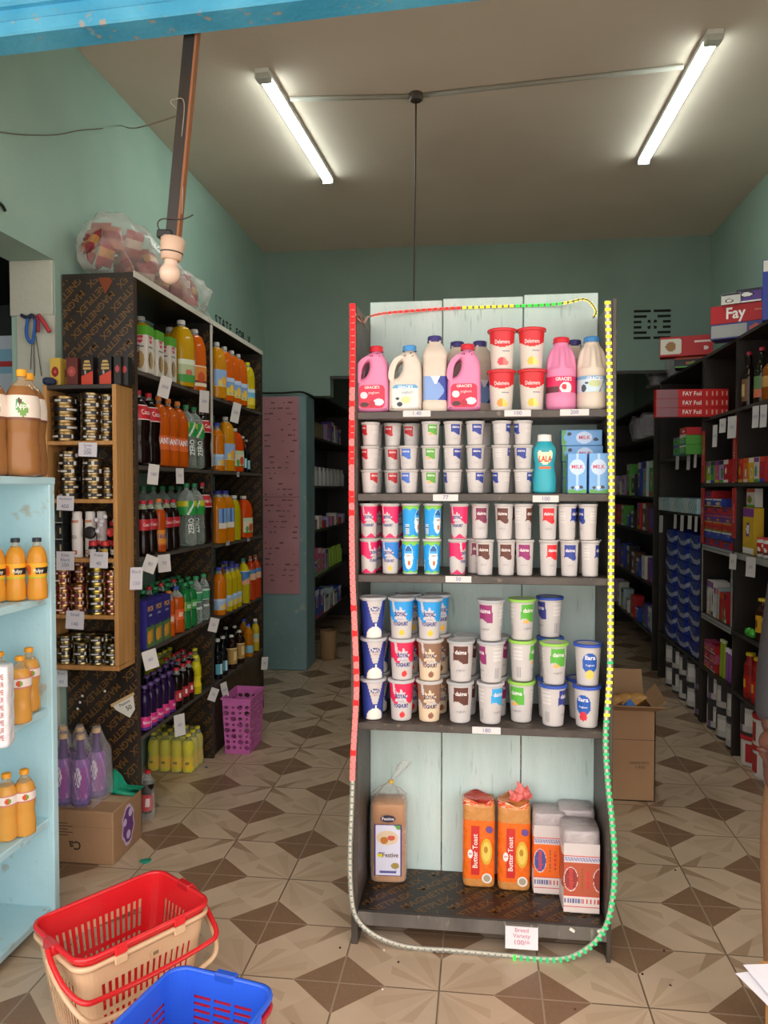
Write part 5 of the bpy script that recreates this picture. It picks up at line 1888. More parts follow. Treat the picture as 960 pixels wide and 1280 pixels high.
shelf_row([('berry_200', px, 0, 'purple-capped blackcurrant bottle', .03, Q - .1 + .2 * i) for i, px in enumerate((178, 185.5, 193.5, 201.5, 209))] + [('berry_200', px, .07, 'purple-capped blackcurrant bottle', .03) for px in (181, 189, 197, 205, 213)]
          + [('cola_300', px, 0, 'red-capped cola bottle', .03, Q) for px in (218.5, 226.5, 233.5)] + [('cola_300', px, .07, 'red-capped cola bottle', .03) for px in (221, 229, 236)] + [('cola_300', px, .14, 'inner red-capped cola bottle', .03) for px in (206, 215, 224, 232)] + [('lemon_200', 243, 0, 'yellow lemon soda bottle', .03, Q), ('lemon_200', 247, .07, 'yellow lemon soda bottle', .03)] + [('lemon_200', px, .215, 'yellow-capped rear bottle', .03) for px in (205, 213, 221, 229, 237)], .415, g, 'near bottom cabinet shelf')
g = 'drinks in the far bay of the left cabinet'
shelf_row([('squash_amber', 271.5, 0, 'amber squash bottle', .052, Q), ('squash_orange', 281, 0, 'orange squash bottle', .055, Q), ('squash_orange', 290, 0, 'orange squash bottle', .055, Q), ('squash_orange', 298, 0, 'orange squash bottle', .055, Q), ('squash_yellow', 310, 0, 'yellow squash bottle', .05, Q), ('squash_yellow', 313, .11, 'yellow squash bottle', .05, Q)], 2.01, g, 'far top cabinet shelf')
shelf_row([('blue_orange', 271, 0, 'orange juice bottle', .044, Q), ('squash_amber', 282, 0, 'amber juice bottle with pale label', .052, Q), ('cordial_red', 293, 0, 'red-orange juice bottle', .054, Q), ('dark_blue_label', 303, 0, 'dark bottle with white cap', .031, Q), ('cordial_red', 298, .12, 'red-orange juice bottle', .05, Q), ('dark_blue_label', 309, .08, 'dark bottle with white cap', .031, Q)], 1.60, g, 'far second cabinet shelf')
shelf_row([('cordial_orange', 271, 0, 'blue-capped orange cordial bottle', .052, Q), ('cordial_orange', 281, 0, 'blue-capped orange cordial bottle', .052, Q), ('cordial_yellow', 292, 0, 'yellow cordial bottle', .044, Q), ('cordial_red', 304, 0, 'red-orange cordial bottle with handle', .054, Q), ('cordial_orange', 277, .12, 'blue-capped orange cordial bottle', .052, Q)], 1.185, g, 'far third cabinet shelf')
shelf_row([('blue_orange', 272.5, 0, 'blue-capped orange juice bottle', .044, Q), ('blue_orange', 280, .09, 'blue-capped orange juice bottle', .044, Q), ('blue_yellow', 283, 0, 'blue-capped yellow juice bottle', .035, Q), ('blue_yellow', 289, 0, 'blue-capped yellow juice bottle', .035, Q), ('blue_yellow', 294.5, 0, 'blue-capped yellow juice bottle', .035, Q), ('blue_yellow', 289, .085, 'blue-capped yellow juice bottle', .035, Q), ('label_yellow', 303.5, 0, 'yellow juice bottle with blue-topped label', .042, Q), ('label_red', 312, 0, 'red-orange juice bottle with blue-topped label', .04, Q), ('label_red', 318.5, 0, 'red-orange juice bottle with blue-topped label', .04, Q)], .775, g, 'far fourth cabinet shelf')
shelf_row([('dark_blue_label', 270.5, 0, 'dark bottle with small blue label', .031, Q), ('dark_blue_label', 277, 0, 'dark bottle with small blue label', .031, Q), ('dark_amber_label', 288, 0, 'dark bottle with gold label', .035, Q), ('dark_amber_label', 298, 0, 'dark bottle with gold label', .035, Q), ('amber_small', 309, 0, 'small orange juice bottle', .035, Q), ('yellow_white', 318, 0, 'pale yellow bottle with white cap', .03, Q), ('dark_blue_label', 281, .08, 'dark bottle with small blue label', .031, Q), ('dark_amber_label', 292, .08, 'dark bottle with gold label', .035, Q), ('amber_small', 304, .08, 'small orange juice bottle', .035, Q)], .415, g, 'far bottom cabinet shelf')

for px, py, w, h, tl, t, lab in ((200, 484, .055, .10, .25, '300', 'white price slip hanging below the near top cabinet shelf, left one'), (250, 502, .055, .115, .05, '380', 'white price slip hanging below the near top cabinet shelf, right one'), (290, 516, .055, .12, .22, '350', 'white price slip hanging below the far top cabinet shelf'),
                                 (186, 593, .05, .09, .12, '180', 'white price slip hanging below the near second cabinet shelf, left one'), (220.5, 595, .04, .075, 0, '70', 'white price slip hanging below the near second cabinet shelf, right one'),
                                 (181, 705, .06, .075, .4, '80', 'white price slip below the near third cabinet shelf, left of two'), (199, 704, .06, .08, -.05, '70', 'white price slip below the near third cabinet shelf, right of two'),
                                 (262, 781, .055, .075, .3, '50', 'white price slip at the far end of the near fourth shelf'), (181, 824, .065, .085, -.2, '60', 'white price slip under the purple juice cartons'), (219, 906, .055, .105, -.05, '40', 'white price slip hanging over the yellow bottle pack'), (277, 862, .04, .085, -.2, '60', 'white price slip above the pink bin'),
                                 (262, 868, .05, .07, .45, '70', 'white price slip tilted beside the lemon soda bottles'), (327, 829, .05, .085, .1, '90', 'white price slip at the far bottom corner of the cabinet'),
                                 (297, 593, .05, .03, 0, '320', 'small price label below the far second cabinet shelf'), (284, 679, .06, .026, 0, '350', 'small price label below the far third cabinet shelf, left one'), (310, 674, .05, .026, 0, '260', 'small price label below the far third cabinet shelf, right one')):
    tag_card('price_slip', px, py, w, h, t, lab, X=FX + .004, face='x', tilt=tl, tcol='8484a4', bend=.5 if h > .05 else 0)

# snack bag lying on top of the cabinet
m = MB()
pts = [(-1.66, 3.13, 2.55), (-1.655, 3.2, 2.565), (-1.64, 3.32, 2.58), (-1.61, 3.46, 2.555), (-1.585, 3.6, 2.53), (-1.555, 3.74, 2.515), (-1.53, 3.86, 2.505), (-1.51, 3.96, 2.50), (-1.5, 4.0, 2.49)]
rad = [.03, .11, .155, .145, .12, .112, .108, .095, .03]
sp = spline(pts, 5)
rs = []
for i in range(len(sp)):
    f = i / 5; a = min(int(f), len(rad) - 2); rs.append(rad[a] + (rad[a + 1] - rad[a]) * (f - a))
n = 28
vs = []; fs = []
for i, (p, r) in enumerate(zip(sp, rs)):
    for k in range(n):
        a = 2 * PI * k / n
        rr = r * (1 + .09 * math.sin(a * 4 + i * .7) + .06 * math.sin(a * 7 - i * 1.3))
        z = p.z + math.sin(a) * rr
        vs.append((max(p.x + math.cos(a) * rr * .95, -1.79), p.y + .02 * math.sin(a * 3), max(z, 2.4255)))
for i in range(len(sp) - 1):
    for k in range(n):
        k2 = (k + 1) % n
        fs.append((i * n + k, i * n + k2, (i + 1) * n + k2, (i + 1) * n + k))
root = empty('clear_snack_bag', T(-1.62, 3.55, 2.425), 'big clear plastic bag of red and gold snack packets lying on the drinks cabinet', 'bag')
m.add([(x + 1.62, y - 3.55, z - 2.425) for x, y, z in vs], fs, 'ece6e0', 'milky_film', True)
obj('bag_skin', m, root)
m = MB(); m.tube(spline([(.11, .44, .06), (.14, .47, .03), (.172, .485, -.02), (.175, .49, -.06), (.176, .5, -.085)], 4), [.02, .014, .012, .012, .013, .012, .01, .009, .008, .008, .007, .007, .006, .005, .005, .004, .003], 7, 'd8d2cc', 'milky_film'); obj('bag_tail', m, root)
r = random.Random(4)


for ci, (c1, c2) in enumerate((('963038', 'b8804a'), ('a8604a', '8f2c34'), ('a85252', 'c9b0a0'))):
    vs_, fs_ = pillow(.10, .13, .022)
    cols = [c2 if abs(sum(vs_[i][2] for i in f) / 4) < .025 else c1 for f in fs_]
    kind('snack%d' % ci, 'snack_packet', 'packet', [('snack_packet', MB().add(vs_, fs_, cols, 'crumple', True), None)])
for i in range(26):
    t = (i + .5) / 26
    q = sp[int(2 + t * (len(sp) - 9))]
    rr = rs[int(2 + t * (len(sp) - 9))]
    a = (i % 4) * PI / 2 + .6
    k = max(0.0, rr - .055)
    put('snack%d' % (i % 3), q.x + math.cos(a) * k * .7, q.y, max(q.z + math.sin(a) * k * .75, 2.425 + .07), r.uniform(-1.5, 1.5), 'red and gold snack packet packed inside the clear bag on the drinks cabinet', 'snack packets in the clear bag', s=.9, rx=r.uniform(-.6, .6))

# ================================================================== goods on the little tin rack
GTN = 'tins on the wooden tin rack'
TY = 3.03


def stack(key, px, z, n, lab, y=TY, h=.0365, dy=0):
    x = ax(px, y)
    for i in range(n):
        nm = 'topmost tin' if i == n - 1 else '%s tin from bottom' % ORD[i]
        put('%s%d' % (key, RND.randrange(3)), x + RND.uniform(-.002, .002), y + dy, z + .0006 + i * (h + .0004), RND.uniform(-.6, .6), '%s of %s' % (nm, lab), GTN)


stack('tin_gold', 82.5, TZ[0], 5, 'the broad gold-rimmed left stack, top rack compartment')
stack('tin_gold_s', 115, TZ[0], 6, 'the gold-rimmed middle stack, top rack compartment', h=.0325)
stack('tin_gold_s', 135, TZ[0], 6, 'the gold-rimmed right stack, top rack compartment', h=.0325, y=3.09)
stack('tin_gold_s', 87, TZ[1], 6, 'the silver-labelled left stack, second rack compartment', h=.0325)
stack('tin_gold_s', 117, TZ[1], 5, 'the gold middle stack, second rack compartment', h=.0325)
stack('tin_gold_s', 135, TZ[1], 4, 'the gold right stack, second rack compartment', h=.0325, y=3.09)
stack('tin_red', 77, TZ[3], 7, 'the red-banded left stack, fourth rack compartment', h=.0305)
stack('tin_red', 97, TZ[3], 4, 'the second stack from left, fourth rack compartment', h=.0305)
stack('tin_red', 90, TZ[3], 7, 'the rear red-banded stack, fourth rack compartment', h=.0305, dy=.065)
stack('tin_yellow', 119, TZ[3], 7, 'the yellow-rimmed third stack, fourth rack compartment', h=.0305)
stack('tin_red', 138.5, TZ[3], 6, 'the copper-rimmed right stack, fourth rack compartment', h=.0305)
stack('tin_yellow', 131, TZ[3], 8, 'the rear dark stack at right, fourth rack compartment', h=.0305, dy=.075)
for i, (px, n, dy) in enumerate(((79, 4, 0), (99, 3, 0), (119, 4, 0), (138, 3, 0), (85, 4, .066), (103, 4, .066), (121, 4, .066), (136.5, 4, .068))):
    stack('tin_dark', px, .764, n, '%s, bottom rack compartment' % ('the %s front stack of small dark tins' % ORD[i] if dy == 0 else 'the %s rear stack of small dark tins' % ORD[i - 4]), h=.029, dy=dy)
# third compartment: black boxes, white sprays and red-capped jars
m = MB().box(-.021, .021, -.03, .03, 0, .068, '1d2022', 'satin', .001)
m.box(-.019, -.004, -.0306, -.03, .012, .04, '4a4034', 'satin'); m.box(.008, .014, -.0306, -.03, .03, .055, 'b9a878', 'satin'); m.box(-.021, .021, -.0304, -.03, .006, .009, 'a8a49a', 'satin')
kind('black_pack', 'black_box', 'box', [('black_box', m, None)])
for i in range(3): put('black_pack', ax(76.5, TY), TY, TZ[2] + .0006 + i * .0695, 0, 'small black box, %s of the three stacked at left on the tin rack' % ('bottom', 'middle', 'topmost')[i], 'black boxes on the tin rack')
m = MB().lathe([(.02, 0), (.022, .002), (.022, .155), (.02, .162), (.0195, .165), (.0195, .188), (.017, .192), (.0004, .192)], 32, 'e2dcd8', 'satin', colfn=lambda th, z: None, caps=False)
kind('white_spray', 'spray_can', 'spray can', [('can_body', m, None), ('badge', MB().band(.0224, .014, .03, -.6, .6, 24, 4, 'a8503a', 'satin', colfn=lambda u, v: 'd9cfc8' if .2 < u < .8 and .3 < v < .7 else None), None), ('top_band', MB().band(.0224, .145, .156, -.9, .9, 24, 3, 'c98a6a', 'satin'), None), ('label', MB().wrap('NIVEA', .016, .0224, 0, .085, '5a5a5a', 'satin', .0, maxw=.026), None)])
for i, (px, dy) in enumerate(((96, 0), (108, .03), (118, .06))): put('white_spray', ax(px, TY), TY + dy, TZ[2] + .0006, -.2, 'tall white spray can on the tin rack, %s from left' % ORD[i], 'white spray cans on the tin rack')
m = MB().lathe([(.016, 0), (.019, .003), (.019, .045), (.013, .052)], 24, '1f1a1a', 'gloss')
kind('red_cap_jar', 'red_capped_jar', 'jar', [('jar_body', m, None), ('cap', cap_mb(.0165, .02, .05, 'c02f30'), None), ('label', MB().band(.0193, .014, .036, -1.1, 1.1, 24, 6, 'd4cfc8', 'satin', colfn=lambda u, v: '8a8680' if .3 < v < .45 and int(u * 20) % 2 else None), None)])
kind('gold_label_jar', 'red_capped_jar', 'jar', [('jar_body', m.mesh('jar_body'), None), ('cap', cap_mb(.0165, .02, .05, 'c8322f'), None), ('label', MB().band(.0193, .010, .038, -1.1, 1.1, 30, 8, 'b8963a', 'satin', colfn=lambda u, v: '241e12' if math.hypot((u - .28) * 1.6, v - .55) < .22 or (.55 < u < .85 and .3 < v < .45) else None), None)])
for k, px, lab in (('red_cap_jar', 115.5, 'red-capped dark jar with white label, left of the gold-labelled jar'), ('gold_label_jar', 130.5, 'red-capped dark jar with gold label on the tin rack'), ('red_cap_jar', 144, 'red-capped dark jar with white label, right of the gold-labelled jar')):
    put(k, ax(px, TY - .01), TY - .01, TZ[2] + .0006, 0, lab, 'red-capped jars on the tin rack')
for k, px, lab in (('red_cap_jar', 123, 'red-capped dark jar in the back row of the tin rack, left'), ('red_cap_jar', 138, 'red-capped dark jar in the back row of the tin rack, right')): put(k, ax(px, TY + .05), TY + .05, TZ[2] + .0006, 0, lab, 'red-capped jars on the tin rack')
# things lying on the jars
M_ = T(ax(113, TY - .01), TY - .018, TZ[2] + .105, 0, PI / 2 - .25)
single('dark_round_lid', MB().lathe([(.024, -.01), (.026, -.008), (.026, .006), (.024, .009), (.012, .011), (.0004, .0105)], 32, '2b2826', 'satin', rf=lambda th, z, r_: r_ * (1 + .015 * math.cos(th * 24))), 'round dark ribbed lid leaning on the jars of the tin rack', 'lid', None, M_)
M_ = T(ax(138.5, TY - .01), TY - .012, TZ[2] + .106, 0, PI / 2 - .15)
single('red_round_cap', MB().lathe([(.018, -.012), (.0185, .006), (.016, .009), (.01, .009), (.009, .005), (.0004, .005)], 28, 'c03434', 'satin'), 'round red cap lying above the jars on the tin rack', 'cap', None, M_)
m = MB(); m.lathe([(.0004, 0)] + [(.0105 * math.sin(PI * k / 8) * (1 + .1 * (k % 2)), .0105 - .0105 * math.cos(PI * k / 8)) for k in range(1, 8)] + [(.0004, .021)], 12, 'cfcbd6', 'cloth', caps=False)
kind('cotton_ball', 'cotton_ball', 'cotton ball', [('cotton_ball', m, None)])
for i, (px, py) in enumerate(((122, 664), (127, 652), (131, 646), (147, 665), (126, 657), (120, 650), (144, 651))):
    p = at(px, py, Y=TY - .02)
    put('cotton_ball', p.x, p.y + (.0 if i != 3 else -.01), p.z - .01, i, 'small pale cotton ball among the red-capped jars on the tin rack', 'cotton balls on the tin rack')
m = MB().lathe([(.0195, 0), (.02, .003), (.02, .04), (.017, .045), (.0004, .045)], 24, '2a2422', 'satin')
for px in (126, 142): put('red_cap_jar', ax(px, TY + .085), TY + .085, TZ[2] + .08, 0, 'red-capped dark jar stacked high at the back of the tin rack, %s' % ('left' if px < 130 else 'right'), 'red-capped jars on the tin rack')
for px in (126, 142): put('black_pack', ax(px, TY + .085), TY + .085, TZ[2] + .0006, 0, 'small black box under the high back jar of the tin rack, %s' % ('left' if px < 130 else 'right'), 'black boxes on the tin rack')

# boxes on top of the rack
zt = 1.927
for k, px, dy, lab in (('box_yellow', 74, 0, 'yellow upright box with red ring, at the left on the tin rack'), ('box_yellow', 84.5, .045, 'yellow upright box with red ring, half hidden behind the first'), ('box_maroon', 94.5, 0, 'maroon upright box with red ring on the tin rack'), ('box_orange', 113.5, 0, 'black upright box with orange picture, left of two, front'), ('box_orange', 136, 0, 'black upright box with orange picture, right of two, front'),
                       ('box_orange', 146, .045, 'black upright box with orange picture at the back right of the tin rack'), ('box_black', 151, -.0, 'narrow black box with red ring on the tin rack, left one'), ('box_black', 160, .02, 'narrow black box with red ring on the tin rack, right one'), ('box_black', 125, .04, 'narrow black box between the two orange-picture boxes')):
    put(k, ax(px, TY + .01 + dy), TY + .01 + dy, zt, .0, lab, 'upright boxes on the tin rack')
for px, py, w, h, t, ex, lab, tl in ((110, 562, .08, .058, '200', ('Green', 'Tuna'), 'white price note on the first board of the tin rack', .04), (82, 629, .075, .06, '450', ('Assorted',), 'white price note at the left on the second board of the tin rack', .03), (82, 701, .078, .078, '250', ('Kiwi', 'Black'), 'white price note at left on the third board of the tin rack', 0), (124, 700, .078, .066, '40', ('Polish',), 'white price note at right on the third board of the tin rack', .02), (94, 775, .08, .075, '140', ('Small',), 'white price note on the fourth board of the tin rack', .05)):
    tag_card('price_note', px, py, w, h, t, lab, Y=TY0 - .002, col='d8d4da', extra=ex, tilt=tl, tcol='6a6a8c', bend=.3)
tag_card('price_note', 164, 723, .055, .095, '150', 'white price note on the pine side of the tin rack', X=TX1 + .003, face='x', tilt=.05, col='d4d0d6', extra=('Black',), tcol='8a8aa0', bend=.3)
tag_card('price_note', 77, 848, .055, .07, '90', 'white price note below the left end of the tin rack', Y=3.05, col='d6d8dc', extra=('Kiwi',), tcol='8a8aa0')
# tilted note glued to the plywood
p = at(157, 881, Y=3.135)
m = MB()
m.add([(-.055, -.0012, .022), (.055, -.0012, .028), (.03, -.0012, -.036), (-.01, -.0012, -.058), (-.05, -.0012, -.0)], [(0, 4, 3, 2, 1)], 'd3cfc4', 'paper')
m.box(-.06, .06, -.003, .0, .02, .032, 'c3a878', 'matte')
m.text('Passion', .013, T(.0, -.0016, .008), '3a3a42', 'paper', .01, .07); m.text('50', .02, T(.008, -.0016, -.018), '3a3a42', 'paper', .02)
single('taped_note', m, 'tilted handwritten note taped to the dark plywood below the tin rack', 'price tag', GT, T(p.x, p.y, p.z, 0, 0, -.5))

# ================================================================== bottles on the light blue unit
GB = 'juice bottles on the light blue shelf unit'
yb = 2.37
for key, px, y, z, r_, lab in (('apple_2l', 29, 2.33, 1.5376, 0, 'large brown juice bottle with yellow cap on top of the blue unit'), ('apple_2l', -12, 2.27, 1.5376, .3, 'large brown juice bottle on the blue unit at the very left edge'), ('apple_2l', 38, 2.41, 1.5376, .2, 'large brown juice bottle behind the front one on the blue unit'),
                               ('mango_500', 45, 2.36, 1.1326, -.05, 'small orange juice bottle with dark cap, right one on the upper blue shelf'), ('mango_500', 18, 2.33, 1.1326, 0, 'small orange juice bottle with dark cap, left one on the upper blue shelf'), ('mango_500', -8, 2.29, 1.1326, .2, 'small reddish juice bottle cut by the left edge, upper blue shelf'),
                               ('peach_500', 33, 2.395, .7506, .3, 'orange juice bottle with orange cap, rear one on the middle blue shelf'), ('peach_500', 21.5, 2.27, .7506, 0, 'orange juice bottle with orange cap, front one on the middle blue shelf'), ('peach_500', -4, 2.32, .7506, -.4, 'orange juice bottle with orange cap at the left edge, middle blue shelf'),
                               ('peach_500', 25, 2.31, .3706, .15, 'orange juice bottle with orange cap, right one on the lower blue shelf'), ('peach_500', 2, 2.27, .3706, .2, 'orange juice bottle with orange cap, left one on the lower blue shelf')):
    pz = 600
    put(key, ax(px, y), y, z, r_, lab, GB)
m = MB()
vs, fs = rbox(.11, .07, .235, .02)
m.add(vs, fs, 'e6e2e4', 'crumple', True)
for i in range(9): m.text('FLOUR' if i % 2 else 'HOME', .016, T(.03, -.0372, .03 + i * .022), 'c0585a', 'paper', 0, .03)
m.text('FLOUR', .02, T(-.0, -.0374, .12, 0, 0, -.5), 'b03a48', 'paper', .02, .07)
pf = at(-14, 800, Y=2.05)
single('flour_packet', m, 'white paper packet with red print at the left edge on the blue unit', 'packet', None, T(pf.x - .0, 2.06, .7506, .25))
# dark blue cap or cloth behind the brown bottles
m = MB().lathe([(.0004, 0), (.04, .004), (.055, .02), (.05, .045), (.03, .06), (.0004, .064)], 16, '2b3350', 'cloth', rf=lambda th, z, r_: r_ * (1 + .12 * math.sin(3 * th + z * 60)), caps=False)
p = at(58, 480, Y=3.02)
single('folded_cloth', m, 'crumpled dark blue cloth on the corner of the tin rack beside the brown bottles', 'cloth', None, T(-1.80 + .03, 2.995, 1.9268, 0) @ Matrix.Scale(.5, 4))
# lower edge note of the blue unit

# ================================================================== shopping baskets
def rrect(hx, hy, r, step=.0105):
    # rounded rectangle outline: list of (x, y, side) where side is 'l' long, 's' short or 'c' corner
    pts = []
    def seg(x0, y0, x1, y1, sd):
        n = max(1, round(math.hypot(x1 - x0, y1 - y0) / step))
        n += (n + 1) % 2
        for i in range(n): pts.append((x0 + (x1 - x0) * i / n, y0 + (y1 - y0) * i / n, sd))
    def arc(cx, cy, a0):
        for i in range(6):
            a = a0 + PI / 2 * i / 6
            pts.append((cx + r * math.cos(a), cy + r * math.sin(a), 'c'))
    seg(-hx + r, -hy, hx - r, -hy, 'l'); arc(hx - r, -hy + r, -PI / 2)
    seg(hx, -hy + r, hx, hy - r, 's'); arc(hx - r, hy - r, 0)
    seg(hx - r, hy, -hx + r, hy, 'l'); arc(-hx + r, hy - r, PI / 2)
    seg(-hx, hy - r, -hx, -hy + r, 's'); arc(-hx + r, -hy + r, PI)
    return pts


def basket(label, M, c, cdark, style, handles=None, hx=.2, hy=.142, h=.25, group='plastic shopping baskets', logo=False):
    root = empty('shopping_basket', M, label, 'basket', group)
    P = rrect(hx, hy, .045)
    N = len(P)
    k0 = .80
    K = 12 if style == 'v' else 22
    zs = [0, .03] + [.03 + (h - (.092 if style == 'v' else .074)) * i / K for i in range(1, K + 1)] + [h - .036, h]
    m = MB(); vs = []; fs = []
    t = .0025
    for side in (0, 1):
        for z in zs:
            k = k0 + (1 - k0) * z / h
            for (x, y, sd) in P:
                n_ = Vector((x, y)).normalized() * (t * side)
                vs.append((x * k - n_.x, y * k - n_.y, z))
    L = len(zs)

    def vid(side, j, i): return side * L * N + j * N + i % N
    solid = {}
    for j in range(L - 1):
        zc = (zs[j] + zs[j + 1]) / 2
        ci = 0
        for i in range(N):
            sd = P[i][2]
            same = P[(i + 1) % N][2]
            s_ = True
            if sd != 'c' and 1 <= j <= K:
                idx = next(a for a in range(1, N + 1) if P[i - a][2] != sd or (a > 1 and P[i - a][2] == 'c')) - 1
                if style == 'v':
                    if idx % 2 == 1 and j not in (6,) and j <= K: s_ = False
                else:
                    if j % 2 == 1 and j >= 2 and (idx % 6) not in (0,) and j <= K and sd == 's': s_ = False
                    if sd == 'l' and j % 2 == 1 and (idx % 6) != 0: s_ = False
            solid[j, i] = s_
    for j in range(L - 1):
        for i in range(N):
            if not solid[j, i]: continue
            fs.append((vid(0, j, i), vid(0, j, i + 1), vid(0, j + 1, i + 1), vid(0, j + 1, i)))
            fs.append((vid(1, j, i), vid(1, j + 1, i), vid(1, j + 1, i + 1), vid(1, j, i + 1)))
            if not solid[j, (i + 1) % N]: fs.append((vid(0, j, i + 1), vid(1, j, i + 1), vid(1, j + 1, i + 1), vid(0, j + 1, i + 1)))
            if not solid[j, (i - 1) % N]: fs.append((vid(0, j, i), vid(0, j + 1, i), vid(1, j + 1, i), vid(1, j, i)))
            if j + 1 < L - 1 and not solid[j + 1, i]: fs.append((vid(0, j + 1, i), vid(0, j + 1, i + 1), vid(1, j + 1, i + 1), vid(1, j + 1, i)))
            if j > 0 and not solid[j - 1, i]: fs.append((vid(0, j, i), vid(1, j, i), vid(1, j, i + 1), vid(0, j, i + 1)))
    fs.append(tuple(vid(0, 0, i) for i in range(N))[::-1]); fs.append(tuple(vid(1, 1, i) for i in range(N)))
    m.add(vs, fs, c, 'gloss', False)
    if logo:
        m.grid(.03, .016, 10, 6, lambda u, v: '8a7458' if .2 < u < .8 and .2 < v < .9 else c, 'gloss', T(.02, -hy * .985 - .001, h - .052))
    bb_ = obj('basket_body', m, root)
    m = MB()
    ring = [(x * 1.0, y * 1.0) for x, y, _ in P]
    vs = []; fs = []
    sec = [(0, -.008), (.009, -.008), (.011, .0), (.009, .006), (0, .007), (-.004, .002)]
    for (x, y) in ring:
        n_ = Vector((x, y)).normalized()
        for a, b in sec: vs.append((x + n_.x * a, y + n_.y * a, h + b))
    S = len(sec)
    for i in range(N):
        for q in range(S):
            a, b = i * S, ((i + 1) % N) * S
            fs.append((a + q, b + q, b + (q + 1) % S, a + (q + 1) % S))
    m.add(vs, fs, c, 'gloss', True)
    for sy in (-1, 1):
        for sx in (-.45, .45): m.box(hx * sx - .018, hx * sx + .018, sy * (hy + .009) - .004, sy * (hy + .009) + .004, h - .018, h + .004, c, 'gloss', .002)
    obj('rim', m, bb_)
    for q in (handles or []):
        m = MB(); m.tube(spline(q[0], 6), q[1], 8, q[2], 'gloss'); obj('handle', m, root)
    for sx in (-1, 1):
        m = MB(); m.box(sx * (hx + .008) - .012, sx * (hx + .008) + .012, -.03, .03, h - .02, h + .01, cdark, 'gloss', .004); obj('handle_hinge', m, root)
    return root


def drop(hx, hy, h, d, out=.03):
    # a bail handle swung down over the near long side
    e = hx + .024
    return [(-e, -.01, h - .004), (-e - .004, -.05, h - .03), (-e, -.11, h - .065), (-e + .02, -hy - out * .8, h - .09 - d * .5), (-e + .07, -hy - out - .004, h - .10 - d), (0, -hy - out - .006, h - .105 - d), (e - .07, -hy - out - .004, h - .10 - d), (e - .02, -hy - out * .8, h - .09 - d * .5), (e, -.11, h - .065), (e + .004, -.05, h - .03), (e, -.01, h - .004)]


BA = math.atan2(.335, .224) - .02
bx, by = -1.018, 2.07
HR = [(drop(.2, .142, .25, -.005), .0075, 'd8262a')]
HB = [(drop(.2, .142, .25, .03), .0075, 'd8b48e')]
basket('beige plastic shopping basket under the red one, front left floor', T(bx, by, 0.001, BA), 'd9b58f', 'cfa982', 'v', HB, logo=True)
basket('red plastic shopping basket nested in the beige one, front left floor', T(bx, by, 0.026, BA), 'd8242a', 'c01f26', 'v', HR)
ca = -1.79
cx, cy = -.672, 1.622
basket('dark red plastic shopping basket nested under the blue one', T(cx, cy, .001, ca), 'b81f34', 'a01a2c', 'h', None)
basket('bright blue plastic shopping basket at the bottom edge, in front of the red one', T(cx, cy, .026, ca), '2f5fd6', '2a55c0', 'h', None)

# ================================================================== pink waste bin with round holes
def bin_wall(mb, w0, w1, h, M, cols, rows, seed, c):
    r = random.Random(seed)
    for i in range(cols):
        for j in range(rows):
            def P(u, v):
                z = .02 + (h - .05) * v
                w = w0 + (w1 - w0) * z / h
                return ((u - .5) * w, 0, z)
            u0, u1 = i / cols, (i + 1) / cols
            v0, v1 = j / rows, (j + 1) / rows
            uc, vc = (u0 + u1) / 2, (v0 + v1) / 2
            k = .42 if (i + j) % 3 == 0 else (.33 if (i + j) % 3 == 1 else .22)
            n = 16
            out = []
            for q in range(n):
                a = 2 * PI * q / n
                cx_, cy_ = math.cos(a), math.sin(a)
                s_ = .5 / max(abs(cx_), abs(cy_))
                out.append((uc + cx_ * s_ * (u1 - u0), vc + cy_ * s_ * (v1 - v0)))
            inn = [(uc + math.cos(2 * PI * q / n) * k * (u1 - u0), vc + math.sin(2 * PI * q / n) * k * (v1 - v0)) for q in range(n)]
            vs = [P(*p) for p in out] + [P(*p) for p in inn]
            vs += [(x, .003, z) for x, y, z in vs]
            fs = []
            for q in range(n):
                q2 = (q + 1) % n
                fs.append((q, q2, n + q2, n + q)); fs.append((2 * n + q2, 2 * n + q, 3 * n + q, 3 * n + q2)); fs.append((n + q, n + q2, 3 * n + q2, 3 * n + q))
            mb.add(vs, fs, c, 'satin', False, M)
    z0, z1 = 0, .02
    for a, b in ((0, .02), (h - .03, h)):
        wa, wb = w0 + (w1 - w0) * a / h, w0 + (w1 - w0) * b / h
        mb.add([(-wa / 2, 0, a), (wa / 2, 0, a), (wb / 2, 0, b), (-wb / 2, 0, b), (-wa / 2, .003, a), (wa / 2, .003, a), (wb / 2, .003, b), (-wb / 2, .003, b)], [(0, 1, 2, 3), (5, 4, 7, 6), (3, 2, 6, 7), (1, 0, 4, 5)], c, 'satin', False, M)


m = MB()
PC = 'c868ab'
hb = .315
lean = .0
W, D_ = .165, .27
for (rz, w0, w1, off, cols, sd) in ((0, W * .86, W, D_, 4, 1), (PI, W * .86, W, D_, 4, 2), (PI / 2, D_ * .86, D_, W, 8, 3), (-PI / 2, D_ * .86, D_, W, 8, 4)):
    sl = math.atan2(off * .07, hb)
    bin_wall(m, w0, w1, hb, Matrix.Rotation(rz, 4, 'Z') @ Matrix.Translation((0, -off * .43, 0)) @ Matrix.Rotation(sl, 4, 'X'), cols, 8, sd, PC)
m.box(-W * .425, W * .425, -D_ * .425, D_ * .425, 0, .004, PC, 'satin')
for x0, x1, y0, y1 in ((-W / 2 - .008, W / 2 + .008, -D_ / 2 - .008, -D_ / 2 + .003), (-W / 2 - .008, W / 2 + .008, D_ / 2 - .003, D_ / 2 + .008), (-W / 2 - .008, -W / 2 + .003, -D_ / 2, D_ / 2), (W / 2 - .003, W / 2 + .008, -D_ / 2, D_ / 2)): m.box(x0, x1, y0, y1, hb - .003, hb + .005, PC, 'satin', .001)
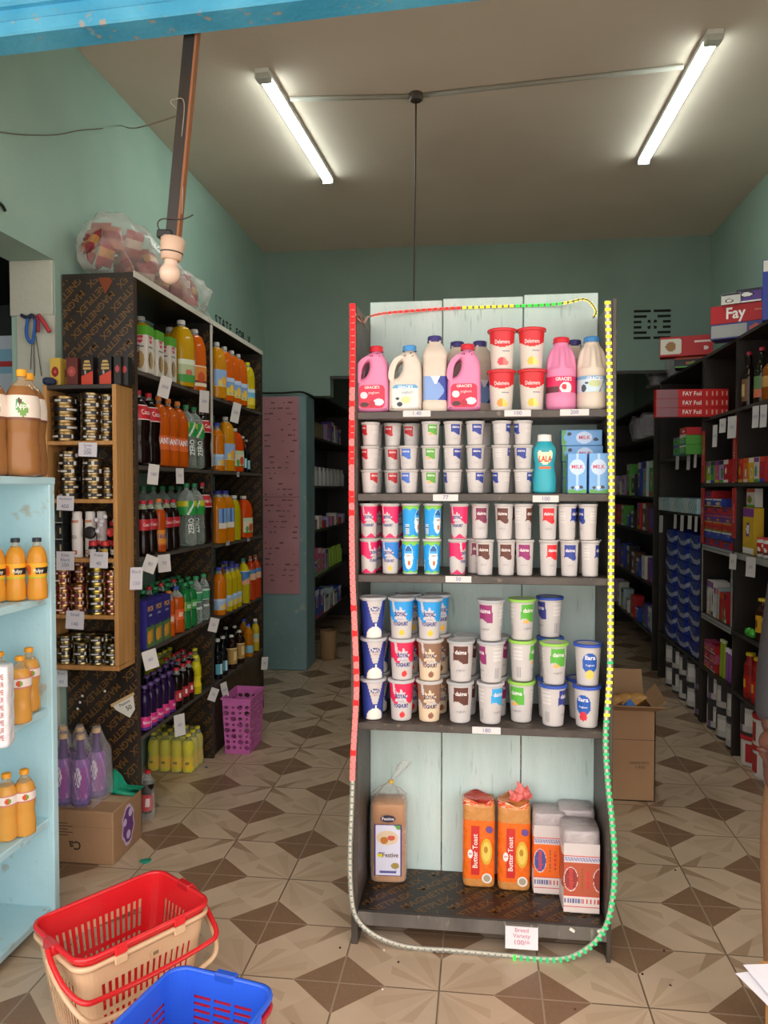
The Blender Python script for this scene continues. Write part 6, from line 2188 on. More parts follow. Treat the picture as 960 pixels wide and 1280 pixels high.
single('waste_bin', m, 'pink plastic bin with round holes standing by the drinks cabinet', 'bin', None, T(-1.352, 4.27, .001, .0))

# ================================================================== wrapped packs on the floor
k = 0
for i in range(4):
    for j in range(3):
        x = -1.705 + i * .064; y = 3.95 - .0 + j * .0 
        put('lemon_pack', -1.715 + i * .0635, 3.86 + j * .0635, .001, -.15 + .1 * i, 'yellow lemon soda bottle in the wrapped floor pack, %s from left in its %s row' % (ORD[i], ('front', 'middle', 'rear')[j]), 'lemon sodas in the wrapped floor pack')
m = MB()
vs, fs = rbox(.262, .198, .20, .02)
vs = [(x * (1 - .12 * max(0, z - .12) / .08), y * (1 - .1 * max(0, z - .12) / .08), z + .004 * math.sin(x * 95) * (z > .15)) for x, y, z in vs]
m.add(vs, fs, 'e9e6c8', 'plastic_film', True)
single('shrink_wrap', m, 'clear shrink wrap round the yellow lemon soda pack on the floor', 'plastic wrap', None, T(-1.62, 3.9235, .0005))
put('cola_wrapped', -1.508, 3.30, .02, .6, 'small cola bottle in clear wrap on the floor beside the cabinet side', None, ry=.06)
m = MB()
m.lathe([(.036, .0), (.045, .012), (.041, .09), (.034, .13), (.021, .17), (.019, .2)], 20, 'e8e6e4', 'plastic_film', rf=lambda th, z, r_: r_ * (1 + .07 * math.sin(5 * th + 40 * z)), caps=True)
single('plastic_wrap', m, 'torn clear plastic wrap round the small cola bottle on the floor', 'plastic wrap', None, T(-1.508, 3.298, .001))

# carton with the purple six-pack
CX0, CX1, CY0, CY1, CH = -1.79, -1.44, 2.85, 3.11, .213
root = empty('cardboard_carton', T((CX0 + CX1) / 2, (CY0 + CY1) / 2, 0), 'brown cardboard carton on the floor carrying the purple bottles', 'box')
a = T(-(CX0 + CX1) / 2, -(CY0 + CY1) / 2, 0)
m = MB().box(CX0, CX1, CY0, CY1, 0, CH, mat='cardboard', b=.004, M=a)
m.box(CX0, CX1 + .0004, CY0 - .0006, CY0, CH * .70, CH * .705, '7a5c42', 'matte', M=a)
for i, z in enumerate((.16, .148, .136, .124, .112)): m.box(-1.75, -1.63 + .02 * (i % 2), CY0 - .0008, CY0, z, z + .003, '4a3a2e', 'matte', M=a)
m.text('Ca', .035, a @ T(-1.60, CY0 - .001, .075, 0, 0, PI), '3a2e26', 'matte', .03, .05)
ps = [(.5 + .5 * math.sin(k * .9) * .3, k) for k in range(6)]
n = 28
for rr_, c in ((1.0, 'c9b2c9'), (.84, '6a3a7e')):
    m.add([(CX1 + .001 + (.0005 if rr_ < 1 else 0), (CY0 + CY1) / 2 + .0 + rr_ * .055 * math.sin(2 * PI * k / n) * (1 + .12 * math.sin(k * 1.7)), .11 + rr_ * .085 * math.cos(2 * PI * k / n)) for k in range(n)], [tuple(range(n))], c, 'paper', False, a)
for (yy, zz, q) in ((.02, .155, .018), (-.03, .13, .016), (.0, .07, .018)):
    m.add([(CX1 + .0022, (CY0 + CY1) / 2 + yy + q * math.sin(2 * PI * k / 16), zz + q * math.cos(2 * PI * k / 16)) for k in range(16)], [tuple(range(16))], 'cdb6d6', 'paper', False, a)
obj('carton_body', m, root)
m = MB().box(CX0 + .01, CX1 - .002, (CY0 + CY1) / 2 - .025, (CY0 + CY1) / 2 + .025, CH, CH + .0012, 'b79a78', 'gloss', M=a); obj('packing_tape', m, root)
pp = []
for i in range(3):
    for j in range(2):
        x, y = -1.757 + i * .0745 + (.022 if j else 0), 2.915 + j * .09
        pp.append((x, y))
        put('purple_glass', x, y, CH + .002, .2 * i - .3, 'purple bottle in clear wrap on the carton, %s from left, %s row' % (ORD[i], 'front' if j == 0 else 'rear'), 'purple bottles in the wrapped six-pack')
m = MB()
NX, NY = 44, 26
x0, x1, y0, y1 = -1.797, -1.535, 2.866, 3.052
vs = []; fs = []


def wz(x, y):
    z = .10
    for (bx_, by_) in pp:
        d = math.hypot(x - bx_, y - by_)
        z = max(z, .292 - max(0, d - .014) * 2.6 if d < .045 else .215 - (d - .045) * 2.2)
    return z


for j in range(NY + 1):
    for i in range(NX + 1):
        x, y = x0 + (x1 - x0) * i / NX, y0 + (y1 - y0) * j / NY
        ed = min(i, NX - i, j, NY - j)
        z = wz(x, y)
        if ed == 0: z = .0
        vs.append((x, y, CH + .0035 + z))
for j in range(NY):
    for i in range(NX):
        q = j * (NX + 1) + i
        fs.append((q, q + 1, q + NX + 2, q + NX + 1))
m.add(vs, fs, 'e4dee6', 'plastic_film', True)
single('shrink_wrap', m, 'clear shrink wrap stretched over the purple six-pack on the carton', 'plastic wrap')
# green plastic bag
m = MB()
g0 = [at(145, 968, Y=3.09), at(157, 976, Y=3.1), at(165, 990, Y=3.105), at(160, 1002, Y=3.09), at(155, 1010, Y=3.0)]
vs = []; fs = []
A_ = [at(126, 997, Y=3.06), at(134, 975, Y=3.10), at(142, 961, Y=3.115), at(150, 967, Y=3.118), at(158, 978, Y=3.12), at(165, 991, Y=3.12)]
B_ = [at(130, 999, Y=3.00), at(138, 993, Y=3.02), at(146, 990, Y=3.04), at(151, 995, Y=3.05), at(155, 1003, Y=3.07), at(158, 1012, Y=3.08)]
SA, SB = spline(A_, 5), spline(B_, 5)
nn = len(SA)
for i in range(nn):
    for k in range(7):
        t = k / 6
        p = SA[i] * (1 - t) + SB[i] * t
        vs.append((max(p.x, -1.435) if p.z < CH else p.x, p.y + .004 * math.sin(i * .9 + k * 1.3), max(p.z, CH + .003) if p.x < -1.44 else p.z + .003 * math.sin(i)))
for i in range(nn - 1):
    for k in range(6): fs.append((i * 7 + k, i * 7 + k + 1, (i + 1) * 7 + k + 1, (i + 1) * 7 + k))
m.add(vs, fs, '1f9a78', 'crumple', True)
m.add([(x, y + .004, z - .004) for x, y, z in vs], [f[::-1] for f in fs], '1f9a78', 'crumple', True)
single('green_bag', m, 'crumpled green plastic bag at the corner of the brown carton', 'bag')
for (px, py, rr_, c, lab) in ((182, 1076, .024, '2a9078', 'flat green scrap lying on the floor behind the red basket'), (258, 959, .010, '3f6a8a', 'small blue scrap on the floor beside the lemon soda pack')):
    p = at(px, py, Z=.001)
    m = MB(); m.lathe([(rr_, 0), (rr_ * .9, .002), (.0004, .0025)], 14, c, 'satin', rf=lambda th, z, r_: r_ * (1 + .15 * math.sin(3 * th)), caps=False)
    single('floor_scrap', m, lab, 'litter', 'scraps on the floor', T(p.x, p.y, .0003))
m = MB()
for px, py in ((498, 1203), (425, 1185), (480, 1188), (543, 1191), (478, 1237), (830, 1189), (838, 1232), (803, 1218), (719, 1262), (844, 1088)):
    p = at(px, py, Z=0)
    m.lathe([(.004, 0), (.003, .003), (.0004, .004)], 7, RND.choice(['3a2c22', '5a4634', 'd9cdb8']), 'matte', M=T(p.x, p.y, .0002), caps=False)
o = single('floor_crumbs', m, 'tiny dark crumbs scattered over the tiled floor near the rack', 'crumbs'); o['kind'] = 'stuff'

# ================================================================== open cardboard box behind the rack
QX0, QX1, QY0, QY1, QH = .56, .835, 3.76, 4.05, .44
root = empty('open_cardboard_box', T(.7, 3.9, 0), 'tall open brown cardboard box standing right of the rack', 'box')
a = T(-.7, -3.9, 0)
t = .005
m = MB()
m.box(QX0, QX1, QY0, QY0 + t, 0, QH, mat='cardboard', M=a); m.box(QX0, QX1, QY1 - t, QY1, 0, QH, mat='cardboard', M=a)
m.box(QX0, QX0 + t, QY0, QY1, 0, QH, mat='cardboard', M=a); m.box(QX1 - t, QX1, QY0, QY1, 0, QH, mat='cardboard', M=a); m.box(QX0, QX1, QY0, QY1, 0, t, mat='cardboard', M=a)
m.box(QX0, QX1 + .0003, QY0 - .0006, QY0, .295, .298, '6a5038', 'matte', M=a)
m.text('HANDLE WITH', .014, a @ T(.76, QY0 - .001, .185), '5a4632', 'matte', .0, .09); m.text('CARE', .014, a @ T(.765, QY0 - .001, .165), '5a4632', 'matte', .0, .05)
bb = obj('box_body', m, root)


def flap(p0, p1, p2, p3):
    m = MB(); P = [Vector(p) - Vector((.7, 3.9, 0)) for p in (p0, p1, p2, p3)]
    n_ = (P[1] - P[0]).cross(P[3] - P[0]).normalized() * .004
    vs = P + [p + n_ for p in P]
    m.add(vs, [(0, 1, 2, 3), (7, 6, 5, 4), (0, 4, 5, 1), (1, 5, 6, 2), (2, 6, 7, 3), (3, 7, 4, 0)], mat='cardboard')
    obj('flap', m, bb)


flap((QX0, QY0, QH), (QX1, QY0, QH), (QX1 + .03, QY0 - .085, QH + .04), (QX0, QY0 - .085, QH + .045))
flap((QX0, QY1, QH), (QX1, QY1, QH), (QX1, QY1 + .05, QH + .12), (QX0, QY1 + .05, QH + .12))
flap((QX1, QY0, QH), (QX1, QY1, QH), (QX1 + .06, QY1, QH + .06), (QX1 + .045, QY0, QH + .05))
vs_, fs_ = pillow(.14, .2, .045)
for i, (c1, c2) in enumerate((('b9743a', '3a7ac0'), ('c08a4a', '2f6ab8'))):
    cols = [c2 if abs(sum(vs_[q][2] for q in f) / 4 - .03 + i * .04) < .018 or abs(sum(vs_[q][2] for q in f) / 4 + .05) < .01 else c1 for f in fs_]
    kind('bun%d' % i, 'bread_packet', 'packet', [('bread_packet', MB().add(vs_, fs_, cols, 'crumple', True), None)])
for i in range(2): put('bun0', .70, 3.84 + .13 * i, .006 + .16, 0, 'blue and orange bread packet standing deep inside the open cardboard box, %s' % ('front', 'rear')[i], 'bread packets in the open box', s=1.55)
for i in range(3): put('bun1', .645 + .052 * i, 3.90 + .02 * (i % 2), .425 + .006 * i, 1.57 + .1 * i, 'blue and orange bread packet at the mouth of the open cardboard box, %s from left' % ORD[i], 'bread packets in the open box', rx=1.0, s=.72)

# ================================================================== right-hand shelving
SX = 1.405


def unit(label, x_front, x_back, y0, y1, zs, ztop, dividers=(), back=True, name='shelving_unit', edge='38322c'):
    cx, cy = (x_front + x_back) / 2, (y0 + y1) / 2
    xa, xb = min(x_front, x_back), max(x_front, x_back)
    root = empty(name, T(cx, cy, 0), label, 'shelving', 'plywood shelving units')
    a = T(-cx, -cy, 0)
    for y in [y0] + list(dividers) + [y1]:
        m = MB().box(xa, xb, y - .009, y + .009, 0, ztop, mat='dark_ply', M=a)
        obj('upright', m, root)
    for z in zs:
        m = MB().box(xa, xb, y0 + .009, y1 - .009, z - .02, z, mat='dark_ply', M=a)
        m.box(x_front - .001, x_front + .001, y0, y1, z - .018, z - .002, edge, 'matte', M=a)
        obj('shelf', m, root)
    obj('top_board', MB().box(xa, xb, y0 - .009, y1 + .009, ztop, ztop + .018, mat='dark_ply', M=a), root)
    if back:
        xw = x_back
        obj('back_panel', MB().box(min(xw, xw - .008 * (1 if xw > x_front else -1)), max(xw, xw - .008 * (1 if xw > x_front else -1)), y0, y1, .02, ztop, mat='dark_ply', M=a), root)
    return root, a


ru, ra = unit('dark shelving unit along the right wall, nearer the shop front', SX, 1.775, 3.35, 5.10, [1.94, 1.53, 1.145, .71, .375], 2.315, (4.48,))
fu, fa = unit('dark shelving unit along the right wall, farther from the shop front', SX, 1.775, 5.13, 6.28, [1.72, 1.33, .375], 2.315)
# red banners on the uprights
for (y, z0, z1) in ((4.48, 1.535, 1.90), (5.085, 1.535, 1.86), (5.085, 1.15, 1.50), (4.48, 1.22, 1.50)):
    m = MB().box(SX - .004, SX - .002, y - .035, y + .035, z0, z1, 'b51f1f', 'gloss', M=ra)
    m.text('SPECIAL', .022, ra @ T(SX - .0045, y, (z0 + z1) / 2, -PI / 2) @ Matrix.Rotation(-PI / 2, 4, 'Y'), 'd9a0a0', 'gloss', 0, .2)
    obj('red_banner', m, ru)

TINT = {'red': 'b02026', 'white': 'c9c4bf', 'green': '4f9a3a', 'yellow': 'cda62a', 'blue': '2c3f9a', 'purple': '5a3a8a', 'orange': 'd0701f', 'pink': 'c0507a', 'black': '232125', 'brown': '5a3a28', 'lime': '9aaf2f', 'pale': '9db2b8', 'lilac': 'a48ab8'}


def gbox(tone, w, d, h, seed, txt=None):
    key = 'g_%s_%d_%d_%d_%d_%s' % (tone, w * 1000, d * 1000, h * 1000, seed, txt)
    if key in KIND: return key
    rnd = random.Random(seed * 7 + len(tone))
    base = TINT[tone]
    c2 = rnd.choice(['d9d2c8', 'cda62a', '2c3f9a', 'b02026', '4f9a3a', 'e6dfd8'])
    c3 = rnd.choice(['d9d2c8', '2a2a32', 'c9502a', '7a3a8a'])
    a0, b0, k = rnd.uniform(.3, .7), rnd.uniform(.3, .6), rnd.uniform(.15, .3)

    def f(u, v):
        if math.hypot(u - a0, (v - b0) * 1.2) < k: return c2 if math.hypot(u - a0, (v - b0) * 1.2) < k * .7 else c3
        if v > .84: return c3 if rnd.random() < 2 else None
        if v < .1: return c2
        return None
    pbox(key, 'packaged_box', 'box', w, d, h, base, f, 14, 16, [(txt, h * .28, 0, h * .55, 'f0ece8', .03, w * .6)] if txt else ())
    return key


FACE = -PI / 2


def rrow(z, y_list, what, group, name_fn, x0=SX + .02):
    for i, (key, y, dx, rz) in enumerate(y_list):
        put(key, x0 + dx, y, z + .0006, FACE + rz, name_fn(i), group)


# --- on top of the near unit
GTOP = 'boxes on top of the right shelving'
pbox('fay_box', 'tissue_box', 'box', .30, .13, .10, 'b3151c', lambda u, v: 'd9cfc0' if u < .0 else None, 8, 4, [('Fay', .062, -.02, .05, 'eeeae6', .03, .1), ('tissue', .014, .1, .06, 'd8a070', .0, .07)])
pbox('white_tissue_box', 'tissue_box', 'box', .30, .13, .085, '3a3f7a', lambda u, v: '9a9a98' if u < .62 and .08 < v < .92 else ('b9504a' if ((u - .8) / .12) ** 2 + ((v - .5) / .3) ** 2 < 1 else None), 22, 12)
pbox('food_foil_box', 'foil_box', 'box', .34, .12, .135, 'b3151c', lambda u, v: ('d9d2c4' if ((u - .12) / .34) ** 4 + ((v - .5) / .42) ** 4 < 1 and u < .42 and not (((u - .2) / .1) ** 2 + ((v - .5) / .25) ** 2 < 1) else ('9a6a3a' if ((u - .2) / .1) ** 2 + ((v - .5) / .25) ** 2 < 1 else ('e0c8c0' if abs(v - .7) < .03 and u > .65 or math.hypot(u - .88, (v - .35) * .5) < .05 else None))), 44, 20)
for kk, y, x, z, rz, lab, px in (('white_tissue_box', 4.55, 0, 2.335, -.5, 'navy and white tissue box under the red box, right shelving top', 917), ('fay_box', 4.55, 0, 2.4205, -.5, 'red tissue box with white lettering on the navy one, right shelving top', 917)):
    put(kk, ax(px, y) + .03, y, z, rz, lab, GTOP)
put(gbox('white', .10, .07, .06, 31), ax(907, 4.5) + .03, 4.53, 2.521, -.5, 'small picture-printed carton on the red tissue box, left one', GTOP)
put(gbox('purple', .13, .08, .075, 32), ax(931, 4.45) + .03, 4.50, 2.521, -.5, 'small purple and white carton on the red tissue box, right one', GTOP)
put(gbox('blue', .22, .16, .30, 33), ax(980, 4.1), 4.1, 2.335, -.35, 'tall blue box on the right shelving top at the picture edge', GTOP)
put(gbox('black', .26, .16, .07, 34), ax(862, 5.6) + .03, 5.62, 2.335, -.3, 'flat dark box under the red foil box on the right shelving top', GTOP)
put('food_foil_box', ax(856, 5.55), 5.56, 2.406, -.25, 'red foil box with food picture on the right shelving top, farther back', GTOP)
# --- foil rolls poking out of the shelf
pbox('foil_roll_box', 'foil_roll_box', 'box', .43, .06, .056, 'c01c1c', lambda u, v: ('8a5a62' if u < .3 else ('d9a08a' if u > .68 and math.sin(u * 90) > .5 and .25 < v < .75 else None)), 50, 8, [('FAY Foil', .026, .0, .028, 'eee6e2', .02, .11)])
for i in range(3): put('foil_roll_box', ax(862, 4.98), 4.98, 1.9406 + i * .0565, .0, 'red foil roll box jutting out of the right shelving, %s of three' % ('lowest', 'middle', 'topmost')[i], 'foil roll boxes')
# --- liquor bottles
pet('liquor', .30, .036, '1c0f08', 'a02430', (.1, .5, '6a4a30', lambda th, v: 'b89a6a' if abs(th) < .6 and .2 < v < .8 else None, 1.2), .9, 'glass', 'dark_liquor_bottle', glass='1c1410')
pet('liquor_green', .29, .037, '1c1a0c', 'a02430', (.1, .48, '5a7a4a', lambda th, v: 'c96a4a' if v < .4 else None, 1.2), .9, 'glass', 'dark_liquor_bottle', glass='1a1a12')
pet('liquor_amber', .22, .05, '8a4a12', '8a7a5a', (.3, .55, 'b88a4a', None, 1.0), .9, 'straight', 'amber_liquor_bottle', glass='7a5a3a')
GLQ = 'liquor bottles on the right shelving'
for i, (k, yy, dx) in enumerate((('liquor', 4.41, .045), ('liquor', 4.30, .13), ('liquor_green', 4.22, .045), ('liquor_amber', 4.09, .055), ('liquor_amber', 3.97, .055), ('liquor_green', 4.12, .15))):
    X = SX + dx
    put(k, X, yy, 1.9406, FACE, '%s, %s from left on the right shelving' % ({'liquor': 'dark liquor bottle with brown label', 'liquor_green': 'dark liquor bottle with green label', 'liquor_amber': 'squat amber liquor bottle'}[k], ORD[i]), GLQ)
# --- second board: small printed cartons
GB2 = 'small cartons on the second right shelf'
for i, (tone, px) in enumerate((('green', 882), ('lime', 887.5), ('green', 893), ('pink', 898.5), ('lilac', 904), ('red', 910))):
    X = SX + .04
    put(gbox(tone, .085, .06, .135, 40 + i), X, ay(px + 4, X), 1.5306, FACE, 'small %s carton, %s from left in the far bay of the second right shelf' % (tone, ORD[i]), GB2)
for i, (tone, px) in enumerate((('yellow', 922), ('red', 929), ('orange', 936), ('yellow', 943), ('white', 950), ('red', 957))):
    X = SX + .04
    put(gbox(tone, .072, .06, .13, 50 + i), X, ay(px + 3, X), 1.5306, FACE, 'small %s carton, %s from left in the near bay of the second right shelf' % (tone, ORD[i]), GB2)
pet('orange_cap', .23, .036, 'c8662a', 'd8701f', (.5, .66, 'd9d4cc', None, PI), .92, 'straight', 'sauce_bottle', capr=.028)
X = SX + .14
put('orange_cap', X, ay(945, X), 1.5306, FACE, 'orange sauce bottle with white band behind the small cartons, right shelving')
# --- third board
GB3 = 'goods on the third right shelf'
for c_ in range(3):
    for r_ in range(7 - c_):
        X = SX + .06
        tone = ('red', 'blue', 'red', 'purple', 'red', 'blue', 'red')[r_]
        put(gbox(tone, .175, .11, .048, 60 + r_ % 3, None), X, 5.0 - c_ * .185, 1.1456 + r_ * .0485, FACE, 'flat %s soap box, %s from bottom in the %s pile, third right shelf' % (tone, ORD[r_], ('left', 'middle', 'right')[c_]), GB3)
put(gbox('yellow', .17, .05, .25, 70), SX + .05, 4.33, 1.1456, FACE, 'tall yellow packet beside the red upright, third right shelf', GB3)
put(gbox('white', .13, .04, .10, 71), SX + .055, 4.33, 1.398, FACE, 'white carton on top of the tall yellow packet, third right shelf', GB3)
m = MB().lathe([(.07, 0), (.078, .01), (.078, .055), (.05, .085), (.0004, .095)], 28, 'a01c1c', 'gloss', caps=False)
kind('red_tub', 'red_tub', 'tub', [('red_tub', m, None)])
put('red_tub', SX + .16, 4.17, 1.20, 0, 'red rounded tub behind the white and red cups, third right shelf', GB3)
put(gbox('black', .16, .12, .054, 72), SX + .16, 4.17, 1.1456, FACE, 'low dark box under the red rounded tub, third right shelf', GB3)
m = MB().lathe([(.036, 0), (.039, .004), (.039, .09), (.037, .094)], 28, 'd0ccc8', 'satin', colfn=lambda th, z: None)
m2 = MB().band(.0394, .018, .075, -PI, PI, 40, 8, 'b02a22', 'satin', colfn=lambda u, v: 'd9cfc2' if math.sin(u * 26) * math.sin(v * 7 + u * 9) > .35 else ('5a2a1a' if v < .2 else None))
kind('red_white_cup', 'instant_cup', 'cup', [('cup_body', m, None), ('label', m2, None), ('lid', MB().lathe([(.041, .094), (.041, .1), (.0004, .1005)], 28, 'c9302a', 'satin', caps=False), None)])
for i, (y, z) in enumerate(((4.15, 1.1456), (4.06, 1.1456), (3.97, 1.1456), (3.97, 1.2465), (3.88, 1.1456), (3.88, 1.2465))): put('red_white_cup', SX + .05, y, z, FACE, 'red and white instant cup, %s on the third right shelf' % ('first from left', 'second from left', 'third from left below', 'third from left above', 'fourth from left below', 'fourth from left above')[i], GB3)
# --- fourth board
GB4 = 'goods on the fourth right shelf'
for i, (tone, y, h) in enumerate((('white', 5.03, .215), ('white', 4.985, .215), ('white', 4.94, .21), ('white', 4.885, .185), ('pale', 4.835, .185), ('red', 4.775, .17), ('red', 4.73, .17), ('red', 4.685, .17))):
    put(gbox(tone, .04, .10, h, 80 + i % 3), SX + .07, y, .7106, FACE, 'upright narrow %s box, %s from left on the fourth right shelf' % ('pale grey' if tone == 'pale' else tone, ORD[i]), GB4)
for i in range(3): put(gbox('pale', .09, .08, .22, 84), SX + .19, 4.98 - i * .11, .7106, FACE, 'grey box behind the narrow white boxes, %s from left, fourth right shelf' % ORD[i], GB4)
pet('brown_yellow', .22, .033, '3a1c10', 'cfae1e', (.2, .6, 'd8a51e', lambda th, v: '6a3a1a' if abs(th) < .4 and .3 < v < .7 else None, 1.3), .92, 'straight', 'syrup_bottle', capr=.022)
for i in range(5): put('brown_yellow', SX + .05, 4.17 - i * .085, .7106, FACE, 'brown bottle with yellow cap and label, %s from left on the fourth right shelf' % ORD[i], GB4)
m = MB().lathe([(.0004, 0), (.02, .006), (.026, .024), (.02, .044), (.0004, .05)], 20, '3f9a2f', 'gloss', caps=False)
kind('green_ball', 'green_lime', 'fruit squeeze', [('green_ball', m, None)])
put('green_ball', SX + .02, 4.22, .7106, 0, 'small green round squeeze pack left of the brown bottles, fourth right shelf', GB4)
put('green_ball', SX + .02, 4.27, .7106, .5, 'small green round squeeze pack farthest left of the brown bottles, fourth right shelf', GB4)
# --- fifth board
GB5 = 'goods on the lowest right board'
for i in range(6): put(gbox('red' if i % 2 else 'pink', .11, .07, .055, 90 + i % 2), SX + .05, 5.02 - .12 * (i // 3), .3756 + .0555 * (i % 3), FACE, 'red and white soap carton, %s pile, %s, lowest right board' % ('left' if i < 3 else 'right', ('bottom', 'middle', 'top')[i % 3]), GB5)
m = MB().lathe([(.02, 0), (.021, .003), (.014, .16), (.012, .165)], 16, '8a4a9a', 'gloss', sy=.6)
kind('purple_tube', 'cosmetic_tube', 'tube', [('tube_body', m, None), ('cap', MB().lathe([(.013, .165), (.013, .19), (.0004, .191)], 16, 'd8c8d8', 'satin', caps=False), None)])
m = MB().lathe([(.026, 0), (.027, .003), (.018, .2), (.016, .205)], 16, '8fa82a', 'gloss', sy=.6)
kind('lime_tube', 'cosmetic_tube', 'tube', [('tube_body', m, None), ('cap', MB().lathe([(.014, .205), (.014, .22), (.0004, .221)], 16, 'c8cfa0', 'satin', caps=False), None)])
for i, (k, y, t_) in enumerate((('lime_tube', 4.79, 0), ('lime_tube', 4.74, 0), ('purple_tube', 4.69, .1), ('purple_tube', 4.64, -.06), ('purple_tube', 4.59, .1), ('purple_tube', 4.54, 0))):
    put(k, SX + .04, y, .3756, FACE, '%s cosmetic tube, %s in the row on the lowest right board' % ('lime green' if k[0] == 'l' else 'purple', ORD[i]), GB5, ry=0)
pet('red_yellow', .24, .034, '8f1410', 'd2b21e', (.12, .5, 'b0181a', lambda th, v: 'd9b02a' if abs(th) < .45 and .25 < v < .8 else None, 1.4), .95, 'straight', 'sauce_bottle', capr=.024, mat='satin', glass='8f1410')
for i in range(6): put('red_yellow', SX + .045 + .07 * (i % 2), 4.32 - i * .06, .3756, FACE, 'red sauce bottle with yellow cap, %s from left on the lowest right board' % ORD[i], GB5)
# --- floor tins
m = MB().lathe([(.082, 0), (.084, .004), (.084, .17), (.085, .175), (.085, .185), (.078, .187), (.0004, .186)], 40, '3a3a40', 'satin', caps=False)
m2 = MB().band(.0845, .02, .16, -PI, PI, 60, 14, 'b9b6b4', 'satin', colfn=lambda u, v: '35343a' if math.sin(u * 25) > .3 and v > .25 else ('7a5a8a' if abs(u - .55) < .03 else ('d2cecb' if .3 < v < .8 else None)))
kind('floor_can', 'large_can', 'can', [('can_body', m, None), ('label', m2, None)])
m = MB().lathe([(.072, 0), (.074, .004), (.074, .14), (.0004, .1405)], 40, 'd0cac6', 'satin', caps=False)
m2 = MB().band(.0745, .02, .12, -PI, PI, 50, 10, 'b03030', 'satin', colfn=lambda u, v: 'd6d0cc' if math.sin(u * 19 + 1) > .1 else None)
kind('red_can', 'large_can', 'can', [('can_body', m, None), ('label', m2, None), ('lid', MB().lathe([(.077, .138), (.078, .158), (.07, .162), (.0004, .162)], 40, 'b32626', 'satin', caps=False), None)])
GFC = 'large cans stacked on the floor under the right shelving'
for i in range(7):
    y = (4.98, 4.79, 4.60, 4.36, 4.18, 4.0, 3.82)[i]
    k = 'red_can' if i in (3, 4) else 'floor_can'
    hh = .163 if k == 'red_can' else .187
    nm = {'red_can': 'white can with red lid', 'floor_can': 'large grey and white can'}
    if abs(y - 4.48) < .095: y -= .0
    put(k, SX + .09, y, .001, FACE + i, '%s, %s column from left, bottom, under the right shelving' % (nm[k], ORD[i]), GFC, s=.93 if k == 'floor_can' else 1)
    k2 = 'floor_can' if i not in (4,) else 'red_can'
    if i != 3 or True:
        put(k2, SX + .09, y, .002 + hh * (.93 if k == 'floor_can' else 1), FACE + i * 2, '%s, %s column from left, stacked, under the right shelving' % (nm[k2], ORD[i]), GFC, s=.92 if k2 == 'floor_can' else 1)
# --- far unit: blue bulk packs, tins, light packs
vs_, fs_ = rbox(.31, .15, .10, .02)
cols = ['8f95ac' if .03 < sum(vs_[q][2] for q in f) / len(f) + .022 * math.sin(sum(vs_[q][0] for q in f) / len(f) * 17 + 1) < .058 else '1b2c86' for f in fs_]
kind('blue_pack', 'blue_sack', 'pack', [('blue_sack', MB().add(vs_, fs_, cols, 'crumple', True), None)])
GBP = 'blue and white packs on the far right shelving'
for c_ in range(3):
    for r_ in range(8):
        put('blue_pack', SX + .085, 5.31 + c_ * .33, .3765 + r_ * .102, FACE + RND.uniform(-.06, .06), 'blue and white pack, %s from bottom in the %s pile, far right shelving' % (ORD[r_], ('near', 'middle', 'far')[c_]), GBP)
pbox('pale_pack', 'tissue_pack', 'pack', .34, .2, .10, '8fb0ba', lambda u, v: 'b9c6c8' if u < .4 else ('c8d4d6' if math.sin(u * 40 + v * 9) > .6 else None), 24, 8, mat='crumple')
for i in range(3): put('pale_pack', SX + .08, 5.33 + i * .36, 1.3306, FACE, 'pale blue tissue pack, %s from the near end on the far right shelving' % ORD[i], 'tissue packs on the far right shelving')
for i in range(4): put(gbox('green', .16, .14, .062, 100 + i % 2), SX - .01, 5.28 + .0 * i + .17 * (i % 2), 1.7206 + .0625 * (i // 2), FACE, 'green noodle packet, %s column, %s, far right shelving' % ('near' if i % 2 == 0 else 'far', 'lower' if i < 2 else 'upper'), 'green packets on the far right shelving')
put(gbox('red', .16, .14, .05, 103), SX - .01, 5.28, 1.8462, FACE, 'red topped packet on the green packets, far right shelving', 'green packets on the far right shelving')
for c_ in range(5):
    for r_ in range(2):
        put('floor_can', SX + .08, 5.24 + c_ * .2, .001 + r_ * .166, FACE + c_, 'black and white can, %s column from near end, %s, far right shelving' % (ORD[c_], ('lower', 'upper')[r_]), 'cans under the far right shelving', s=.88)
for i, (py, n) in enumerate(((528, 3), (570, 3), (648, 5), (690, 5))):
    pass
GSL = 'white slips hanging from the right shelving'
for i, (px, py, w, h, t, lab) in enumerate(((922, 534, .075, .12, '150', 'broad white price slip on the red upright, right shelving'), (898, 545, .045, .13, '120', 'long white slip below the foil rolls, right shelving'), (909, 532, .06, .08, '90', 'white slip beside the broad one, right shelving'), (950, 521, .05, .11, '650', 'white slip below the liquor bottles, right shelving, left one'), (960, 520, .05, .11, '700', 'white slip below the liquor bottles, right shelving, right one'),
                                            (922, 702, .06, .085, '65', 'white slip on the third right shelf edge by the upright'), (946, 709, .075, .10, '250', 'white square sign above the brown bottles, right shelving'),
                                            (850, 578, .04, .1, '', 'blank white slip below the green packets, left one'), (864, 578, .04, .1, '', 'blank white slip below the green packets, middle one'), (872, 576, .03, .09, '', 'blank white slip below the green packets, right one'),
                                            (830, 655, .05, .13, '', 'blank white slip on the far right shelving, leftmost of five'), (847, 652, .035, .1, '', 'blank white slip on the far right shelving, second of five'), (856, 654, .04, .11, '', 'blank white slip on the far right shelving, third of five'), (866, 653, .045, .09, '', 'blank white slip on the far right shelving, fourth of five'), (873, 655, .03, .1, '', 'blank white slip on the far right shelving, fifth of five'))):
    tag_card('price_slip', px, py, w, h, t, lab, X=SX - .006, face='-x', col='a8a4a2' if px < 880 else 'bdb9b8', bend=.5)
